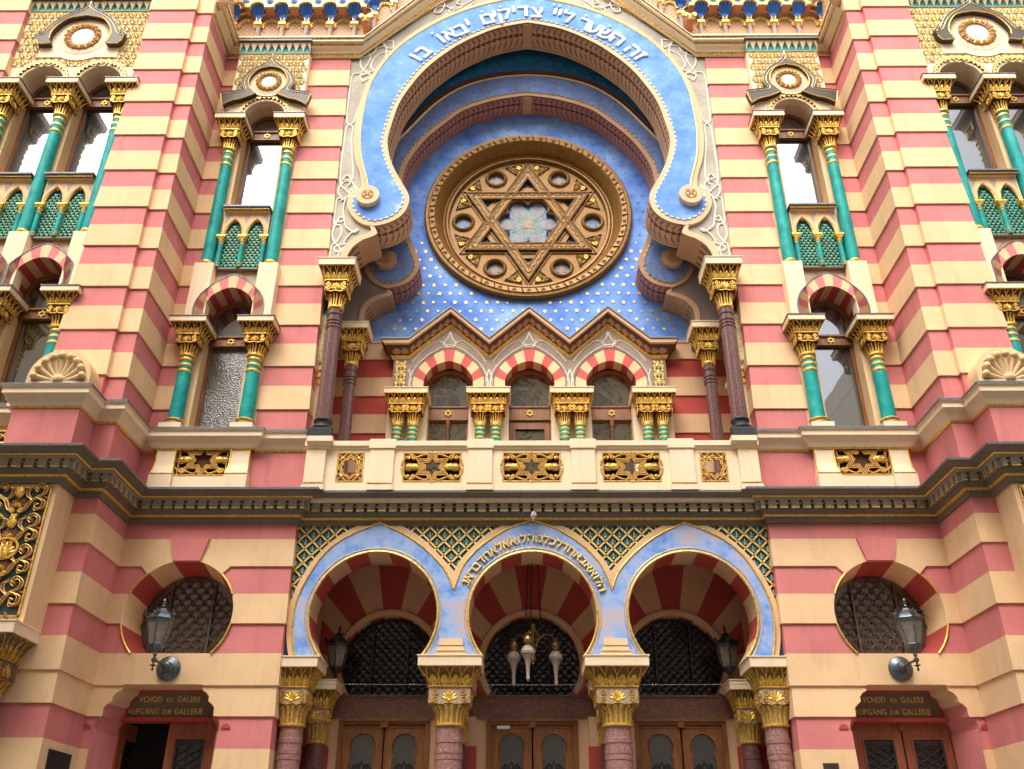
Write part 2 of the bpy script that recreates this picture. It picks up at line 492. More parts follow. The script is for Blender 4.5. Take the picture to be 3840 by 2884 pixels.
# feather pattern on the small console soffits
def feather_mat():
    m, nt, b = new_mat('feather frieze')
    uv = nt.nodes.new('ShaderNodeUVMap')
    sp = nt.nodes.new('ShaderNodeSeparateXYZ'); nt.links.new(uv.outputs[0], sp.inputs[0])
    u, v = sp.outputs[0], sp.outputs[1]
    row = math_(nt, 'ABSOLUTE', math_(nt, 'SUBTRACT', math_(nt, 'FRACT', math_(nt, 'MULTIPLY', v, 4)), .5))
    wid = math_(nt, 'MULTIPLY_ADD', math_(nt, 'ABSOLUTE', math_(nt, 'SINE', math_(nt, 'MULTIPLY', u, 22))), .10, .16)
    f = math_(nt, 'MULTIPLY', math_(nt, 'LESS_THAN', row, wid), math_(nt, 'LESS_THAN', u, .62))
    dots = math_(nt, 'MULTIPLY', math_(nt, 'GREATER_THAN', row, .42), math_(nt, 'LESS_THAN', math_(nt, 'FRACT', math_(nt, 'MULTIPLY', u, 9)), .3))
    c = mix(nt, math_(nt, 'MULTIPLY', f, .85), (.42, .25, .14), (.085, .06, .045))
    c = mix(nt, math_(nt, 'MULTIPLY', dots, .6), c, (.60, .30, .12))
    nt.links.new(c, b.inputs['Base Color']); b.inputs['Roughness'].default_value = .85
    return m
FEATHER = feather_mat()
# scroll ornament painted over a ground: curly iso-lines of a warped field
def scrolly(name, ground, ink1, ink2, scale=7, amount=.9, metallic=0, bmp=.0, rough=.8):
    m, nt, b = new_mat(name)
    p = pos(nt)
    n1 = N(nt, 'ShaderNodeTexNoise'); n1.inputs['Scale'].default_value = scale; n1.inputs['Detail'].default_value = 1
    nt.links.new(p, n1.inputs['Vector'])
    wv = math_(nt, 'ABSOLUTE', math_(nt, 'SINE', math_(nt, 'MULTIPLY', n1.outputs['Fac'], 46)))
    ln = math_(nt, 'LESS_THAN', wv, .32)
    n2 = noise(nt, p, scale * 1.7, 1)
    leafy = math_(nt, 'MULTIPLY', math_(nt, 'GREATER_THAN', n2, .57), math_(nt, 'LESS_THAN', wv, .75))
    if hasattr(ground, 'is_output'): pass
    c = mix(nt, math_(nt, 'MULTIPLY', ln, amount), ramp(nt, noise(nt, p, 3, 6), [(.35, ground), (.65, sc_col(ground, 1.5))]), ink1)
    c = mix(nt, math_(nt, 'MULTIPLY', leafy, amount), c, ink2)
    nt.links.new(c, b.inputs['Base Color']); b.inputs['Roughness'].default_value = rough
    if bmp: bump(nt, b, math_(nt, 'ADD', ln, leafy), bmp, .01)
    return m
SCROLLM = scrolly('scrollwork on blue grey', (.075, .14, .34), (.26, .27, .32), (.15, .10, .055), 6.5, .75)
ARABM = scrolly('tan and grey arabesque', (.20, .155, .125), (.50, .37, .25), (.50, .27, .13), 9, .75)
FILI = scrolly('cream filigree ground', (.72, .60, .36), (.84, .58, .15), (.12, .30, .20), 15, .85, bmp=.5, rough=.5)
LACE = scrolly('gold lace ground', (.02, .04, .13), (.80, .50, .10), (.80, .50, .10), 20, .95, bmp=.6, rough=.45)

# ================================================================== the synagogue: one thing, many parts
ROOT = bpy.data.objects.new('synagogue', None)
COL.objects.link(ROOT)
ROOT.location = (0, .1, GROUND)
ROOT['label'] = 'ornate synagogue front in pink and sand stripes with a big blue horseshoe arch'
ROOT['category'] = 'synagogue'
MIR = []
def part(name, mb, mats, parent=None, mirror=True, label=None, smooth_=35):
    o = mb.build(name, mats, parent or ROOT, smooth_)
    if label: o['label'] = label
    if parent is None and mirror: MIR.append(o)
    return o

W = .12                     # wall plane of the bays beside the niche
P1, P2 = -.86, -.94         # the two steps of the tower pier
T = -.70                    # wall plane of the tower windows
PER = .749
SEAMS = [13.705 - PER * k for k in range(11)]          # undersides of the sand courses, upper storeys
LOW = [3.80, 3.02, 2.225]                              # same for the ground storey
OV = .026                                              # each course leans out by this much at its foot

def course_profile(levels):
    """levels: list of (z, material) from the bottom; a course foot is marked 'foot'"""
    prof, mats = [], []
    for k, (z0, z1, m, d0, d1) in enumerate(levels):
        if prof and abs(prof[-1][0] - d0) > 1e-6:
            prof.append((d0, z0)); mats.append(m)
        elif not prof: prof.append((d0, z0))
        prof.append((d1, z1)); mats.append(m)
    return prof, mats
def upper_levels(zb, zt):
    L = [(zb, SEAMS[-1], 0, 0, 0)]
    for k in range(10, 0, -1):
        a, b = SEAMS[k], SEAMS[k - 1]
        m = a + .405
        L += [(a, m, 1, OV, OV * .45), (m, b, 0, OV * .45, 0)]
    L.append((SEAMS[0], zt, 1, OV, OV))
    return L
def lower_levels():
    L = []
    for k in range(4, -1, -1):      # from the pavement up: the foot of every sand course stands proud
        d = -.785 * k
        L += [(1.06 + d, 1.46 + d, 1, OV, OV * .45), (1.46 + d, 1.845 + d, 0, OV * .45, 0)]
    L += [(1.845, 2.225, 1, OV, 0), (2.225, 2.63, 1, OV, OV * .45), (2.63, 3.02, 0, OV * .45, 0),
          (3.02, 3.42, 1, OV, OV * .45), (3.42, 3.80, 0, OV * .45, 0), (3.80, 4.19, 1, OV, OV * .45), (4.19, 4.46, 0, OV * .45, 0)]
    return L
UP, LO = upper_levels(5.72, 14.04), lower_levels()

def striped(path, levels):
    mb = MB(); pr, ms = course_profile(levels)
    return mb.sweep(path, pr, ms)
def d_at(levels, z, eps=0):
    for a, b, m, d0, d1 in levels:
        if a <= z + eps and z + eps < b: return d0 + (d1 - d0) * (z - a) / (b - a), m
    a, b, m, d0, d1 = levels[-1]
    return d1, m

# upper striped walls
part('striped_wall', striped([(3.345, 1.5), (3.345, W + .02), (4.10, W + .02), (4.10, .5)], UP), [PINK, BEIGE])
part('striped_wall', striped([(5.40, .5), (5.40, W + .02), (5.69, W + .02), (5.69, P1), (5.965, P1), (5.965, P2), (6.76, P2), (6.76, -.3)], UP), [PINK, BEIGE])
part('striped_wall', striped([(9.0, -.3), (9.0, P2), (10.6, P2)], UP), [PINK, BEIGE])
# wall above the courses, up to the roof line (out of the picture)
mb = MB(); mb.box(3.25, 5.72, W + .02, .9, 14.04, 17.0); mb.box(5.68, 10.6, P1, .9, 14.04, 18.0)
part('parapet_wall', mb, BEIGE)

# ground storey: bay wall with a round window and a stepped doorway cut out of the courses
RWX, RWZ, RWR = 4.75, 3.15, .735
DCX = 4.775
DOOR_R = [(.0, 2.235), (.505, 2.235), (.52, 2.165), (.575, 2.14), (.615, 2.09), (.618, 2.03), (.66, 2.0), (.705, 1.955), (.712, 1.85),
          (.74, 1.835), (.775, 1.80), (.80, 1.75), (.80, 1.69), (.785, 1.68), (.785, GROUND)]
def door_half(z):
    if z >= 2.235: return None
    for (x0, z0), (x1, z1) in zip(DOOR_R[1:], DOOR_R[2:]):
        if z1 <= z <= z0: return x0 + (x1 - x0) * ((z0 - z) / (z0 - z1) if z0 > z1 else 1)
    return .785
def rows(mb, levels, x0, x1, ybase, zs):
    zs = sorted(set(round(z, 4) for z in zs))
    def cuts(z, up):
        zz = z + (1e-4 if up else -1e-4)
        c = []
        if zz > 2.63 and (zz - RWZ) ** 2 < RWR ** 2:
            hlf = math.sqrt(RWR ** 2 - (zz - RWZ) ** 2); c = (RWX - hlf, RWX + hlf)
        elif door_half(zz) is not None:
            hlf = door_half(zz); c = (DCX - hlf, DCX + hlf)
        return c
    for a, b in zip(zs, zs[1:]):
        ca, cb = cuts(a, True), cuts(b, False)
        zm = (a + b) / 2
        da = d_at(levels, a, 1e-4)[0]; db = d_at(levels, b, -1e-4)[0]; m = d_at(levels, zm)[1]
        def quad(xa0, xa1, xb0, xb1):
            mb.add([(xa0, ybase - da, a), (xa1, ybase - da, a), (xb1, ybase - db, b), (xb0, ybase - db, b)], [(0, 1, 2, 3)], m)
        if ca and cb:
            quad(x0, ca[0], x0, cb[0]); quad(ca[1], x1, cb[1], x1)
        elif ca or cb:
            c = ca or cb; e = (c[0] + c[1]) / 2
            A = ca or (e, e); B = cb or (e, e)
            quad(x0, A[0], x0, B[0]); quad(A[1], x1, B[1], x1)
        else: quad(x0, x1, x0, x1)
        # step under each course
        dprev = d_at(levels, a, -1e-4)[0]
        if abs(dprev - da) > 1e-5:
            for q0, q1 in (((x0, ca[0]), (ca[1], x1)) if ca else ((x0, x1),)):
                mb.add([(q0, ybase - dprev, a), (q1, ybase - dprev, a), (q1, ybase - da, a), (q0, ybase - da, a)], [(0, 1, 2, 3)], m)
zs = [l[0] for l in LO] + [LO[-1][1]] + [2.63 + k * (RWZ + RWR - 2.63) / 40 for k in range(41)] + [p[1] for p in DOOR_R[1:]]
mb = MB(); rows(mb, LO, 3.345, 5.655, W + .02, zs)
pr, ms = course_profile(LO)
mb.sweep([(3.31, 1.0), (3.31, W + .02), (3.345, W + .02)], pr, ms)
mb.sweep([(5.655, W + .02), (5.69, W + .02), (5.69, P1), (5.99, P1), (6.9, P1), (6.9, T)], pr, ms)
part('ground_storey_wall', mb, [PINK, BEIGE], smooth_=0)

# round window: splayed reveal in coloured stones, gold bead beside the pink courses, scale grille
mb = MB()
RIN = .66; YG = .62
n = 72
zbot = 2.63
def ring_pts(r, y, zb, cz=RWZ):
    d = math.asin((cz - zb) / r)
    return [(RWX + r * math.cos(a), y, cz + r * math.sin(a)) for a in [-d + (pi + 2 * d) * k / n for k in range(n + 1)]]
A, B = ring_pts(RWR, W, zbot), ring_pts(RIN, YG, zbot)
for k in range(n):
    zc = (A[k][2] + A[k + 1][2]) / 2
    m = 0 if (2.63 < zc < 3.02 or 3.42 < zc < 3.69) else 1
    if abs(A[k][0] - RWX) < .2 and zc > RWZ: m = 0
    mb.add([A[k], A[k + 1], B[k + 1], B[k]], [(0, 1, 2, 3)], m)
mb.box(RWX - .60, RWX + .60, W + .01, YG, 2.60, 2.63, 1)
rw = part('round_window', mb, [RED, BEIGE])
for z0, z1 in ((2.63, 3.015), (3.42, 3.685)):
    for sg in (-1, 1):
        mb = MB(); pts = []
        for k in range(15):
            z = z0 + (z1 - z0) * k / 14
            hh = math.sqrt(max(0, RWR ** 2 - (z - RWZ) ** 2)) + .008
            pts.append((RWX + sg * hh, W - .005, z))
        mb.tube(pts, .014, 6)
        part('gold_bead', mb, GOLD, rw)
mb = MB(); mb.prism([(RWX + (RIN + .03) * math.cos(2 * pi * k / 40), RWZ + (RIN + .03) * math.sin(2 * pi * k / 40)) for k in range(40)], YG, YG + .02)
part('pane', mb, GLASSB, rw)
def scales(mb, cx, cz, R_, zb, y, p=.125, r=.013, h=.085, m=.02):
    row = 0; z = zb
    while z < cz + R_:
        x = cx - R_ + (p / 2 if row % 2 else 0)
        while x < cx + R_:
            if math.hypot(x - cx, z + .05 - cz) < R_ - m:
                pts = [(x - p / 2 * math.cos(pi * k / 8), y, z + h * math.sin(pi * k / 8)) for k in range(9)]
                mb.tube(pts, r, 4)
            x += p
        z += h * .72; row += 1
mb = MB(); scales(mb, RWX, RWZ, RIN, 2.64, YG - .03, .165, .010, .115, .07)
for x in (RWX - .30, RWX + .30): mb.box(x - .014, x + .014, YG - .05, YG - .03, 2.63, RWZ + .54)
part('scale_grille', mb, SCALEI, rw)
# keystone above it
mb = MB(); mb.prism([(RWX - .27, 4.19), (RWX - .185, 3.87), (RWX + .185, 3.87), (RWX + .27, 4.19)], W - .035, W + .06)
part('keystone', mb, PINK)
for sg in (-1, 1):      # chevron end of the sand course at the round window
    a_ = [(RWX + sg * math.sqrt(RWR ** 2 - (z - RWZ) ** 2), z) for z in (3.685, 3.72, 3.76, 3.805)]
    mb = MB(); mb.prism([(RWX + sg * .62, 3.805)] + a_, W - .008, W + .03); part('voussoir', mb, BEIGE)

# stepped doorway: deep reveal, sign board, double door
mb = MB()
R_ = [(DCX + x, z) for x, z in DOOR_R[1:]]
L_ = [(DCX - x, z) for x, z in DOOR_R[1:]]
YD = .56
out = L_[::-1] + R_
k_in = .80
for (a, b) in zip(out, out[1:]):
    zc = (a[1] + b[1]) / 2
    def inn(p): return (DCX + (p[0] - DCX) * .805 if p[1] < 2.0 else DCX + (p[0] - DCX) * .88, YD, p[1])
    mb.add([(a[0], W, a[1]), (b[0], W, b[1]), inn(b), inn(a)], [(0, 1, 2, 3)], 1 if zc > 2.01 else 0)
# red rim framing the board
mb.tube([(DCX + (p[0] - DCX) * (.805 if p[1] < 2 else .88), YD - .01, p[1] - .012) for p in out if p[1] > 1.80], .02, 6, 2)
mb.box(DCX - .66, DCX + .66, YD - .10, YD, 1.835, 1.885, 2)
# rounded stops on the jambs: flat half discs, recess shade put into the red
for sg in (-1, 1):
    mb.prism(arc(DCX + sg * .885, 1.70, .06, 0, pi, 12), W + .001, W + .02, mi=2)
dw = part('doorway', mb, [PINK, BEIGE, RED])
mb = MB(); mb.box(DCX - .64, DCX + .64, YD - .005, YD + .05, 1.885, 2.24)
sign_r = part('sign_board', mb, plaster('brown sign paint', (.20, .16, .12), .15, .6), dw)

def door_leaf(x0, x1, z1, y, mat, parent, hinge=None, ang=0, name='door_leaf'):
    mb = MB(); zb = GROUND + .3
    px0, px1, pz1, pz0 = x0 + .11, x1 - .11, z1 - .20, z1 - 1.25
    mb.prism([(x0, zb), (x1, zb), (x1, z1), (x0, z1)], y, y + .05, [[(px0, pz0), (px0, pz1), (px1, pz1), (px1, pz0)]])
    for a in ((px0 - .02, px0, pz0, pz1), (px1, px1 + .02, pz0, pz1), (px0 - .02, px1 + .02, pz1, pz1 + .02)):
        mb.box(a[0], a[1], y - .012, y, a[2], a[3])
    mb.box(px0, px1, y - .01, y, zb + .2, pz0 - .25)
    g = MB(); g.box(px0, px1, y + .03, y + .036, pz0, pz1)
    k = MB()
    k.box(px0, px0 + .03, y - .004, y + .012, pz0, pz1); k.box(px1 - .03, px1, y - .004, y + .012, pz0, pz1)
    k.box(px0 + .03, px1 - .03, y - .002, y + .010, pz1 - .07, pz1 - .012)
    st = .095
    z = pz1 - .09
    xm = (px0 + px1) / 2; hw = (px1 - px0) / 2 - .03
    while z > pz0 + .05:
        for sx in (-1, 1):
            for q in range(2):
                xa = xm - hw + q * hw
                k.tube(smooth([(xa + (0 if sx > 0 else hw), y, z), (xa + hw * .5, y - .008, z - st / 2 + .012 * sx), (xa + (hw if sx > 0 else 0), y, z - st)], 3), .009, 4)
        z -= st
    for q in range(4): k.ball((px0 + .045 if q % 2 else px1 - .045, y - .008, pz1 - .04), .014, 6, 4)
    objs = []
    if hinge is not None:
        M = Matrix.Translation((hinge, y, 0)) @ Matrix.Rotation(ang, 4, 'Z') @ Matrix.Translation((-hinge, -y, 0))
        for q in (mb, g, k): q.v = [tuple(M @ Vector(p)) for p in q.v]
    o = part(name, mb, mat, parent, False)
    part('pane', g, GLASSL, parent, False); part('door_grille', k, IRON, parent, False)
    return o
TOPZ = 1.83

# porch floor slab and steps under everything
# ------------------------------------------------------------------ pink band, string course, dentil cornice
BAND = [(3.24, .40), (3.24, .09), (5.69, .09), (5.69, P1), (5.985, P1), (5.985, -1.33), (6.87, -1.33), (6.87, P2), (7.0, P2), (7.0, T)]
mb = MB(); mb.sweep(BAND, [(0, 4.78), (0, 5.56)]); part('pink_band', mb, PINK)
mb = MB(); mb.sweep([(8.78, T), (8.78, P2), (8.9, P2), (8.9, -1.33), (9.78, -1.33), (9.78, P2), (10.6, P2)], [(0, 4.78), (0, 5.56)]); part('pink_band', mb, PINK)
STR = [(0, 5.49), (.012, 5.49), (.018, 5.505), (.03, 5.515), (.045, 5.55), (.075, 5.60), (.12, 5.645), (.135, 5.66), (.135, 5.735), (.165, 5.752), (.165, 5.785), (.16, 5.792), (-.2, 5.80)]
STRM = [2, 2, 2, 0, 0, 0, 0, 0, 0, 1, 1, 1]
mb = MB()
mb.sweep([(2.93, .09), (3.24, .09), (4.03, .09), (4.03, 0), (5.47, 0), (5.47, .09), (5.69, .09), (5.69, P1), (5.985, P1), (5.985, -1.33), (6.87, -1.33), (6.87, P2), (7.0, P2), (7.0, T - .05), (8.78, T - .05), (8.78, P2), (8.9, P2), (8.9, -1.33), (9.78, -1.33), (9.78, P2), (10.6, P2)], STR, STRM)
part('string_course', mb, [CREAM, LEAD, GOLD])

DEN = [(0, 4.41), (.03, 4.415), (.045, 4.44), (.05, 4.485), (.075, 4.49), (.08, 4.515), (.085, 4.52), (.11, 4.555), (.12, 4.575), (.125, 4.58), (.125, 4.70), (.185, 4.70), (.20, 4.715), (.215, 4.72), (.222, 4.73), (.235, 4.735), (.27, 4.76), (.33, 4.79), (.345, 4.795), (.345, 4.825), (.34, 4.83), (-.3, 4.84)]
DENM = [0, 0, 0, 1, 1, 0, 0, 0, 0, 2, 3, 3, 0, 1, 1, 0, 0, 0, 4, 4, 4]
def dentil(path, mirror=True, skip=()):
    mb = MB(); mb.sweep(path, DEN, DENM)
    q = offset_path(path, .125); q2 = offset_path(path, .182)
    for i, (a, b) in enumerate(zip(q, q[1:])):
        if i in skip: continue
        a, b = Vector((*a, 0)), Vector((*b, 0))
        nn = (Vector((*q2[i], 0)) - a); t = (b - a).normalized()
        nrm = Vector((t.y, -t.x, 0))
        L = (b - a).length
        k = max(1, round(L / .158)); p = L / k
        s = 0
        for j in range(k + 1):
            c = j * p; h0 = max(0, c - (p - .046) / 2); h1 = min(L, c + (p - .046) / 2)
            if h1 - h0 < .004: continue
            A, B = a + t * h0, a + t * h1
            off = nrm * .056
            v = [A, B, B + off, A + off]
            mb.add([(p_.x, p_.y, z) for z in (4.585, 4.70) for p_ in v], [(0, 1, 5, 4), (1, 2, 6, 5), (2, 3, 7, 6), (3, 0, 4, 7), (0, 3, 2, 1)], 3)
            mb.tube([A + off + Vector((0, 0, 4.583)), B + off + Vector((0, 0, 4.583))], .008, 5, 1)
        for j in range(k):
            c = a + t * ((j + .5) * p)
            e0, e1 = c - t * .025, c + t * .025
            off = nrm * .05
            pts = [(c - t * .025, 4.70), (c + t * .025, 4.70), (c + t * .025, 4.672), (c + t * .016, 4.688), (c, 4.692), (c - t * .016, 4.688), (c - t * .025, 4.672)]
            mb.add([(*(p_ + off).to_2d(), z) for p_, z in pts], [(0, 6, 5, 4), (0, 4, 3, 1), (3, 2, 1)], 3)
            mb.ball((c.x + nrm.x * .03, c.y + nrm.y * .03, 4.65), .017, 6, 4, 1)
            mb.add([(*(c - t * .027 + nrm * .004).to_2d(), 4.638), (*(c + t * .027 + nrm * .004).to_2d(), 4.638), (*(c + t * .027 + nrm * .004).to_2d(), 4.70), (*(c - t * .027 + nrm * .004).to_2d(), 4.70)], [(0, 1, 2, 3)], 5)
    return part('dentil_cornice', mb, [DARK, GOLD, TEALD, DARKG, LEAD, BLACK], mirror=mirror)
dentil([(3.31, .30), (3.31, W), (5.69, W), (5.69, P1), (5.985, P1), (5.985, -1.33), (6.88, -1.33), (6.88, P2), (6.98, P2), (6.98, T), (8.8, T), (8.8, P2), (8.9, P2), (8.9, -1.33), (10.0, -1.33)])
dentil([(-3.36, .25), (3.36, .25)], False)

# bird spikes on the cornice in front of the pedestals
mb = MB()
for k in range(34):
    x = 6.03 + k * .026
    for yy, lean in ((-1.40, -.05), (-1.38, .0), (-1.36, .04)):
        mb.tube([(x, yy, 4.835), (x + random.uniform(-.03, .03), yy + lean, 4.835 + .11)], .0014, 3)
for k in range(10):
    mb.tube([(5.95, -1.30 + k * .04, 4.835), (5.92 + random.uniform(-.03, .03), -1.30 + k * .04, 4.94)], .0014, 3)
part('bird_spikes', mb, IRON)

# ------------------------------------------------------------------ capitals and columns
def block_face(mb, P, hw, h, mi):
    """shell between two scrolls, on a face -hw..hw wide and h high"""
    palmette(mb, P, 0, h * .22, h * .66, .014, mi, 7, 1.25)
    mb.ball(P(0, h * .20, .008), h * .09, 6, 4, mi)
    for sg in (-1, 1):
        scroll(mb, P, sg * hw * .66, h * .66, h * .22, pi / 2, 1.6, .008, .006, mi, -sg, 16)
        scroll(mb, P, sg * hw * .70, h * .26, h * .20, -pi / 2, 1.5, .008, .006, mi, sg, 16)
        mb.tube([P(sg * hw * .95, h * .45, .006), P(sg * hw * .85, h * .1, .006), P(sg * hw * .4, -h * .02, .006), P(0, h * .08, .006)], .008, 5, mi)
def lotus_face(mb, P, hw, h, mi, n=4):
    for k in range(n):
        u = -hw + (k + .5) * 2 * hw / n
        leaf(mb, P, u, 0, pi / 2, h * .62, hw * .34, .012, mi)
        for sg in (-1, 1): leaf(mb, P, u, 0, pi / 2 - sg * .5, h * .5, hw * .16, .008, mi)
        mb.tube([P(u - hw / n * .92, 0, .006), P(u - hw / n * .92, h * .6, .006), P(u - hw / n * .5, h * .93, .006), P(u, h * .98, .006), P(u + hw / n * .5, h * .93, .006), P(u + hw / n * .92, h * .6, .006), P(u + hw / n * .92, 0, .006)], .007, 4, mi)
def capital(name, cx, cy, z0, z1, r, hw, parent, mats=None, dxs=(0,), hwy=None, n=4, lead=True, flutes=8):
    """mats: gold, ground, abacus, lead"""
    mats = mats or [GOLD, BROWN, CREAM, LEAD]
    H = z1 - z0; mb = MB()
    hwy = hwy or hw
    ex = hw - .5 * hwy if len(dxs) > 1 else hw * .5
    for dx in dxs:
        x = cx + dx
        mb.lathe([(r, z0 - .01), (r * 1.22, z0 + .005), (r * 1.22, z0 + .03), (r * 1.0, z0 + .04)], x, cy, 18, 0)
        mb.lathe([(r * .98, z0 + .03), (r * 1.02, z0 + H * .16), (r * 1.18, z0 + H * .28), (r * 1.25, z0 + H * .32)], x, cy, 18, 5 if len(mats) > 4 else 1)
        for k in range(flutes):
            a = 2 * pi * (k + .5) / flutes
            c, s = math.cos(a), math.sin(a)
            q = [(r * 1.02, .035), (r * 1.06, .12 * H / .62), (r * 1.12, .22 * H), (r * 1.30, .285 * H), (r * 1.42, .275 * H)]
            for da in (-.22, .22):
                ca, sa = math.cos(a + da), math.sin(a + da)
                mb.tube([(x + rr * ca, cy + rr * sa, z0 + zz) for rr, zz in q], r * .13, 5, 0)
    bx, by = ex + (0 if len(dxs) == 1 else 0), hwy * .5
    bx = hw - hwy * .42
    by = hwy * .58
    zb0, zb1 = z0 + H * .31, z0 + H * .56
    g4, g5 = (4, 5) if len(mats) > 4 else (1, 1)      # block stone and bell ground
    mb.box(cx - bx, cx + bx, cy - by, cy + by, zb0 + .01, zb1, g4)
    faces = [((0, -1), bx), ((1, 0), by), ((-1, 0), by), ((0, 1), bx)]
    for (nx, ny), half in faces:
        o = (cx + nx * bx, cy + ny * by, zb0)
        P = plane(o, (-ny, nx, 0), (0, 0, 1), (nx, ny, 0))
        if len(dxs) > 1 and ny:
            for dx in dxs:
                Q = plane((cx + dx, o[1], zb0), (-ny, nx, 0), (0, 0, 1), (nx, ny, 0))
                block_face(mb, Q, half / len(dxs), zb1 - zb0, 0)
        else: block_face(mb, P, half, zb1 - zb0, 0)
    # flared part
    zf0, zf1 = zb1, z0 + H * .845
    steps = [(0, 0), (.25, .06), (.5, .20), (.75, .48), (1, 1)]
    gx0, gy0, gx1, gy1 = bx * 1.02, by * 1.02, hw * .93, hwy * .93
    for (t0, s0), (t1, s1) in zip(steps, steps[1:]):
        mb.frustum(cx, cy, zf0 + (zf1 - zf0) * t0, zf0 + (zf1 - zf0) * t1, gx0 + (gx1 - gx0) * s0, gy0 + (gy1 - gy0) * s0, gx0 + (gx1 - gx0) * s1, gy0 + (gy1 - gy0) * s1, 1)
    for (nx, ny), half in faces:
        d0 = gx0 if nx else gy0; d1 = gx1 if nx else gy1
        w0 = gy0 if nx else gx0; w1 = gy1 if nx else gx1
        def P(u, v, h=0, nx=nx, ny=ny, d0=d0, d1=d1, w0=w0, w1=w1):
            s = .55 * v ** 2.6 + .45 * v ** 1.3 if v > 0 else 0
            d = d0 + (d1 - d0) * s + h; k = w0 + (w1 - w0) * s
            return Vector((cx + nx * d - ny * u * k, cy + ny * d + nx * u * k, zf0 + (zf1 - zf0) * v))
        m = n if half == bx else max(2, round(n * by / bx))
        lotus_face(mb, P, .97, 1.0, 0, m)
        mb.tube([P(-1, 0.02, .008), P(1, .02, .008)], .011, 5, 0)
        mb.tube([P(-1, 1, .006), P(1, 1, .006)], .010, 5, 0)
    mb.box(cx - hw, cx + hw, cy - hwy, cy + hwy, zf1, z1 - .008, 2)
    mb.box(cx - hw - .012, cx + hw + .012, cy - hwy - .012, cy + hwy + .012, z1 - .008, z1 + .006, 3 if lead else 2)
    return part(name, mb, mats, parent, False)
def column(cx, cy, z0, z1, zc, r, hw, shaft=None, base=None, rings=(.0,), name='column', dark=False, capmats=None, hwy=None, n=4, label=None, lead=True, mirror=True, basegold=True):
    """shaft z0..z1, capital z1..zc"""
    shaft = shaft or TEAL
    mb = MB()
    mb.lathe([(r * 1.02, z0), (r * 1.0, z0 + (z1 - z0) * .3), (r * .93, z1)], cx, cy, 24, 0)
    for z in rings:
        mb.lathe([(r * .90, z - .03), (r * 1.05, z - .016), (r * 1.07, z), (r * 1.05, z + .016), (r * .90, z + .03)], cx, cy, 24, 1)
    o = part(name, mb, [shaft, GOLD if not dark else shaft], mirror=mirror, label=label)
    b = MB()
    if base:
        hb, zb = base
        b.box(cx - hb, cx + hb, cy - hb, cy + hb, zb, zb + .075, 0)
        b.lathe([(r * 1.3, zb + .075), (r * 1.35, zb + .10), (r * 1.1, zb + .125), (r * 1.22, zb + .15), (r * 1.25, zb + .17), (r * 1.05, zb + .19), (r * 1.02, z0 + .01)], cx, cy, 24, 1)
        for z in (zb + .10, zb + .165): b.lathe([(r * 1.26, z - .014), (r * 1.36, z), (r * 1.26, z + .014)], cx, cy, 24, 2)
        part('base', b, [CREAM, DARKG, GOLD], o, False)
    capital('capital', cx, cy, z1, zc, r, hw, o, capmats, hwy=hwy, n=n, lead=lead)
    return o

# ------------------------------------------------------------------ tall windows: one in each bay, pairs in the towers
def voussoirs(mb, cx, cz, ri, ro, zb, n, y0, y1, ms=(0, 1), apex=.1, sub=4, yb=None, apin=0, edge=None, lim=9):
    d = math.asin(min(.95, (cz - zb) / ri)); do = math.asin(min(.95, (cz - zb) / ro))
    for k in range(n):
        m = ms[k % 2]
        for j in range(sub):
            t0, t1 = (k + j / sub) / n, (k + (j + 1) / sub) / n
            def pt(t, r, dd, ap):
                a = -dd + (pi + 2 * dd) * t
                rr = r + ap * max(0, 1 - abs(a - pi / 2) / .75) ** 1.4
                return cx + max(-lim, min(lim, rr * math.cos(a))), cz + rr * math.sin(a)
            i0, i1 = pt(t0, ri, d, apin), pt(t1, ri, d, apin)
            o0, o1 = pt(t0, ro, do, apex), pt(t1, ro, do, apex)
            mb.add([(i0[0], y0, i0[1]), (o0[0], y0, o0[1]), (o1[0], y0, o1[1]), (i1[0], y0, i1[1])], [(0, 1, 2, 3)], m)
            mb.add([(i0[0], y0, i0[1]), (i1[0], y0, i1[1]), (i1[0], y1, i1[1]), (i0[0], y1, i0[1])], [(0, 1, 2, 3)], (m + 2) if edge == 'dark' else m)
            mb.add([(o0[0], y0, o0[1]), (o0[0], yb or y1, o0[1]), (o1[0], yb or y1, o1[1]), (o1[0], y0, o1[1])], [(0, 1, 2, 3)], m)

def star_emblem(cx, cz, y, R_, parent):
    mb = MB(); P = plane((cx, y, cz), (1, 0, 0), (0, 0, 1), (0, -1, 0))
    hexagram(mb, P, 0, 0, R_, R_ * .13, .008)
    return part('star_emblem', mb, GOLD, parent, False)

def low_open(cx): return [(cx + .35, 5.82), (cx + .35, 7.66)] + horseshoe(cx, 7.90, .412, 7.67, 28, .02) + [(cx - .35, 7.66), (cx - .35, 5.82)]
def up_open(cx): return [(cx + .36, 10.0), (cx + .36, 11.93)] + horseshoe(cx, 12.06, .37, 11.95, 28) + [(cx - .36, 11.93), (cx - .36, 10.0)]

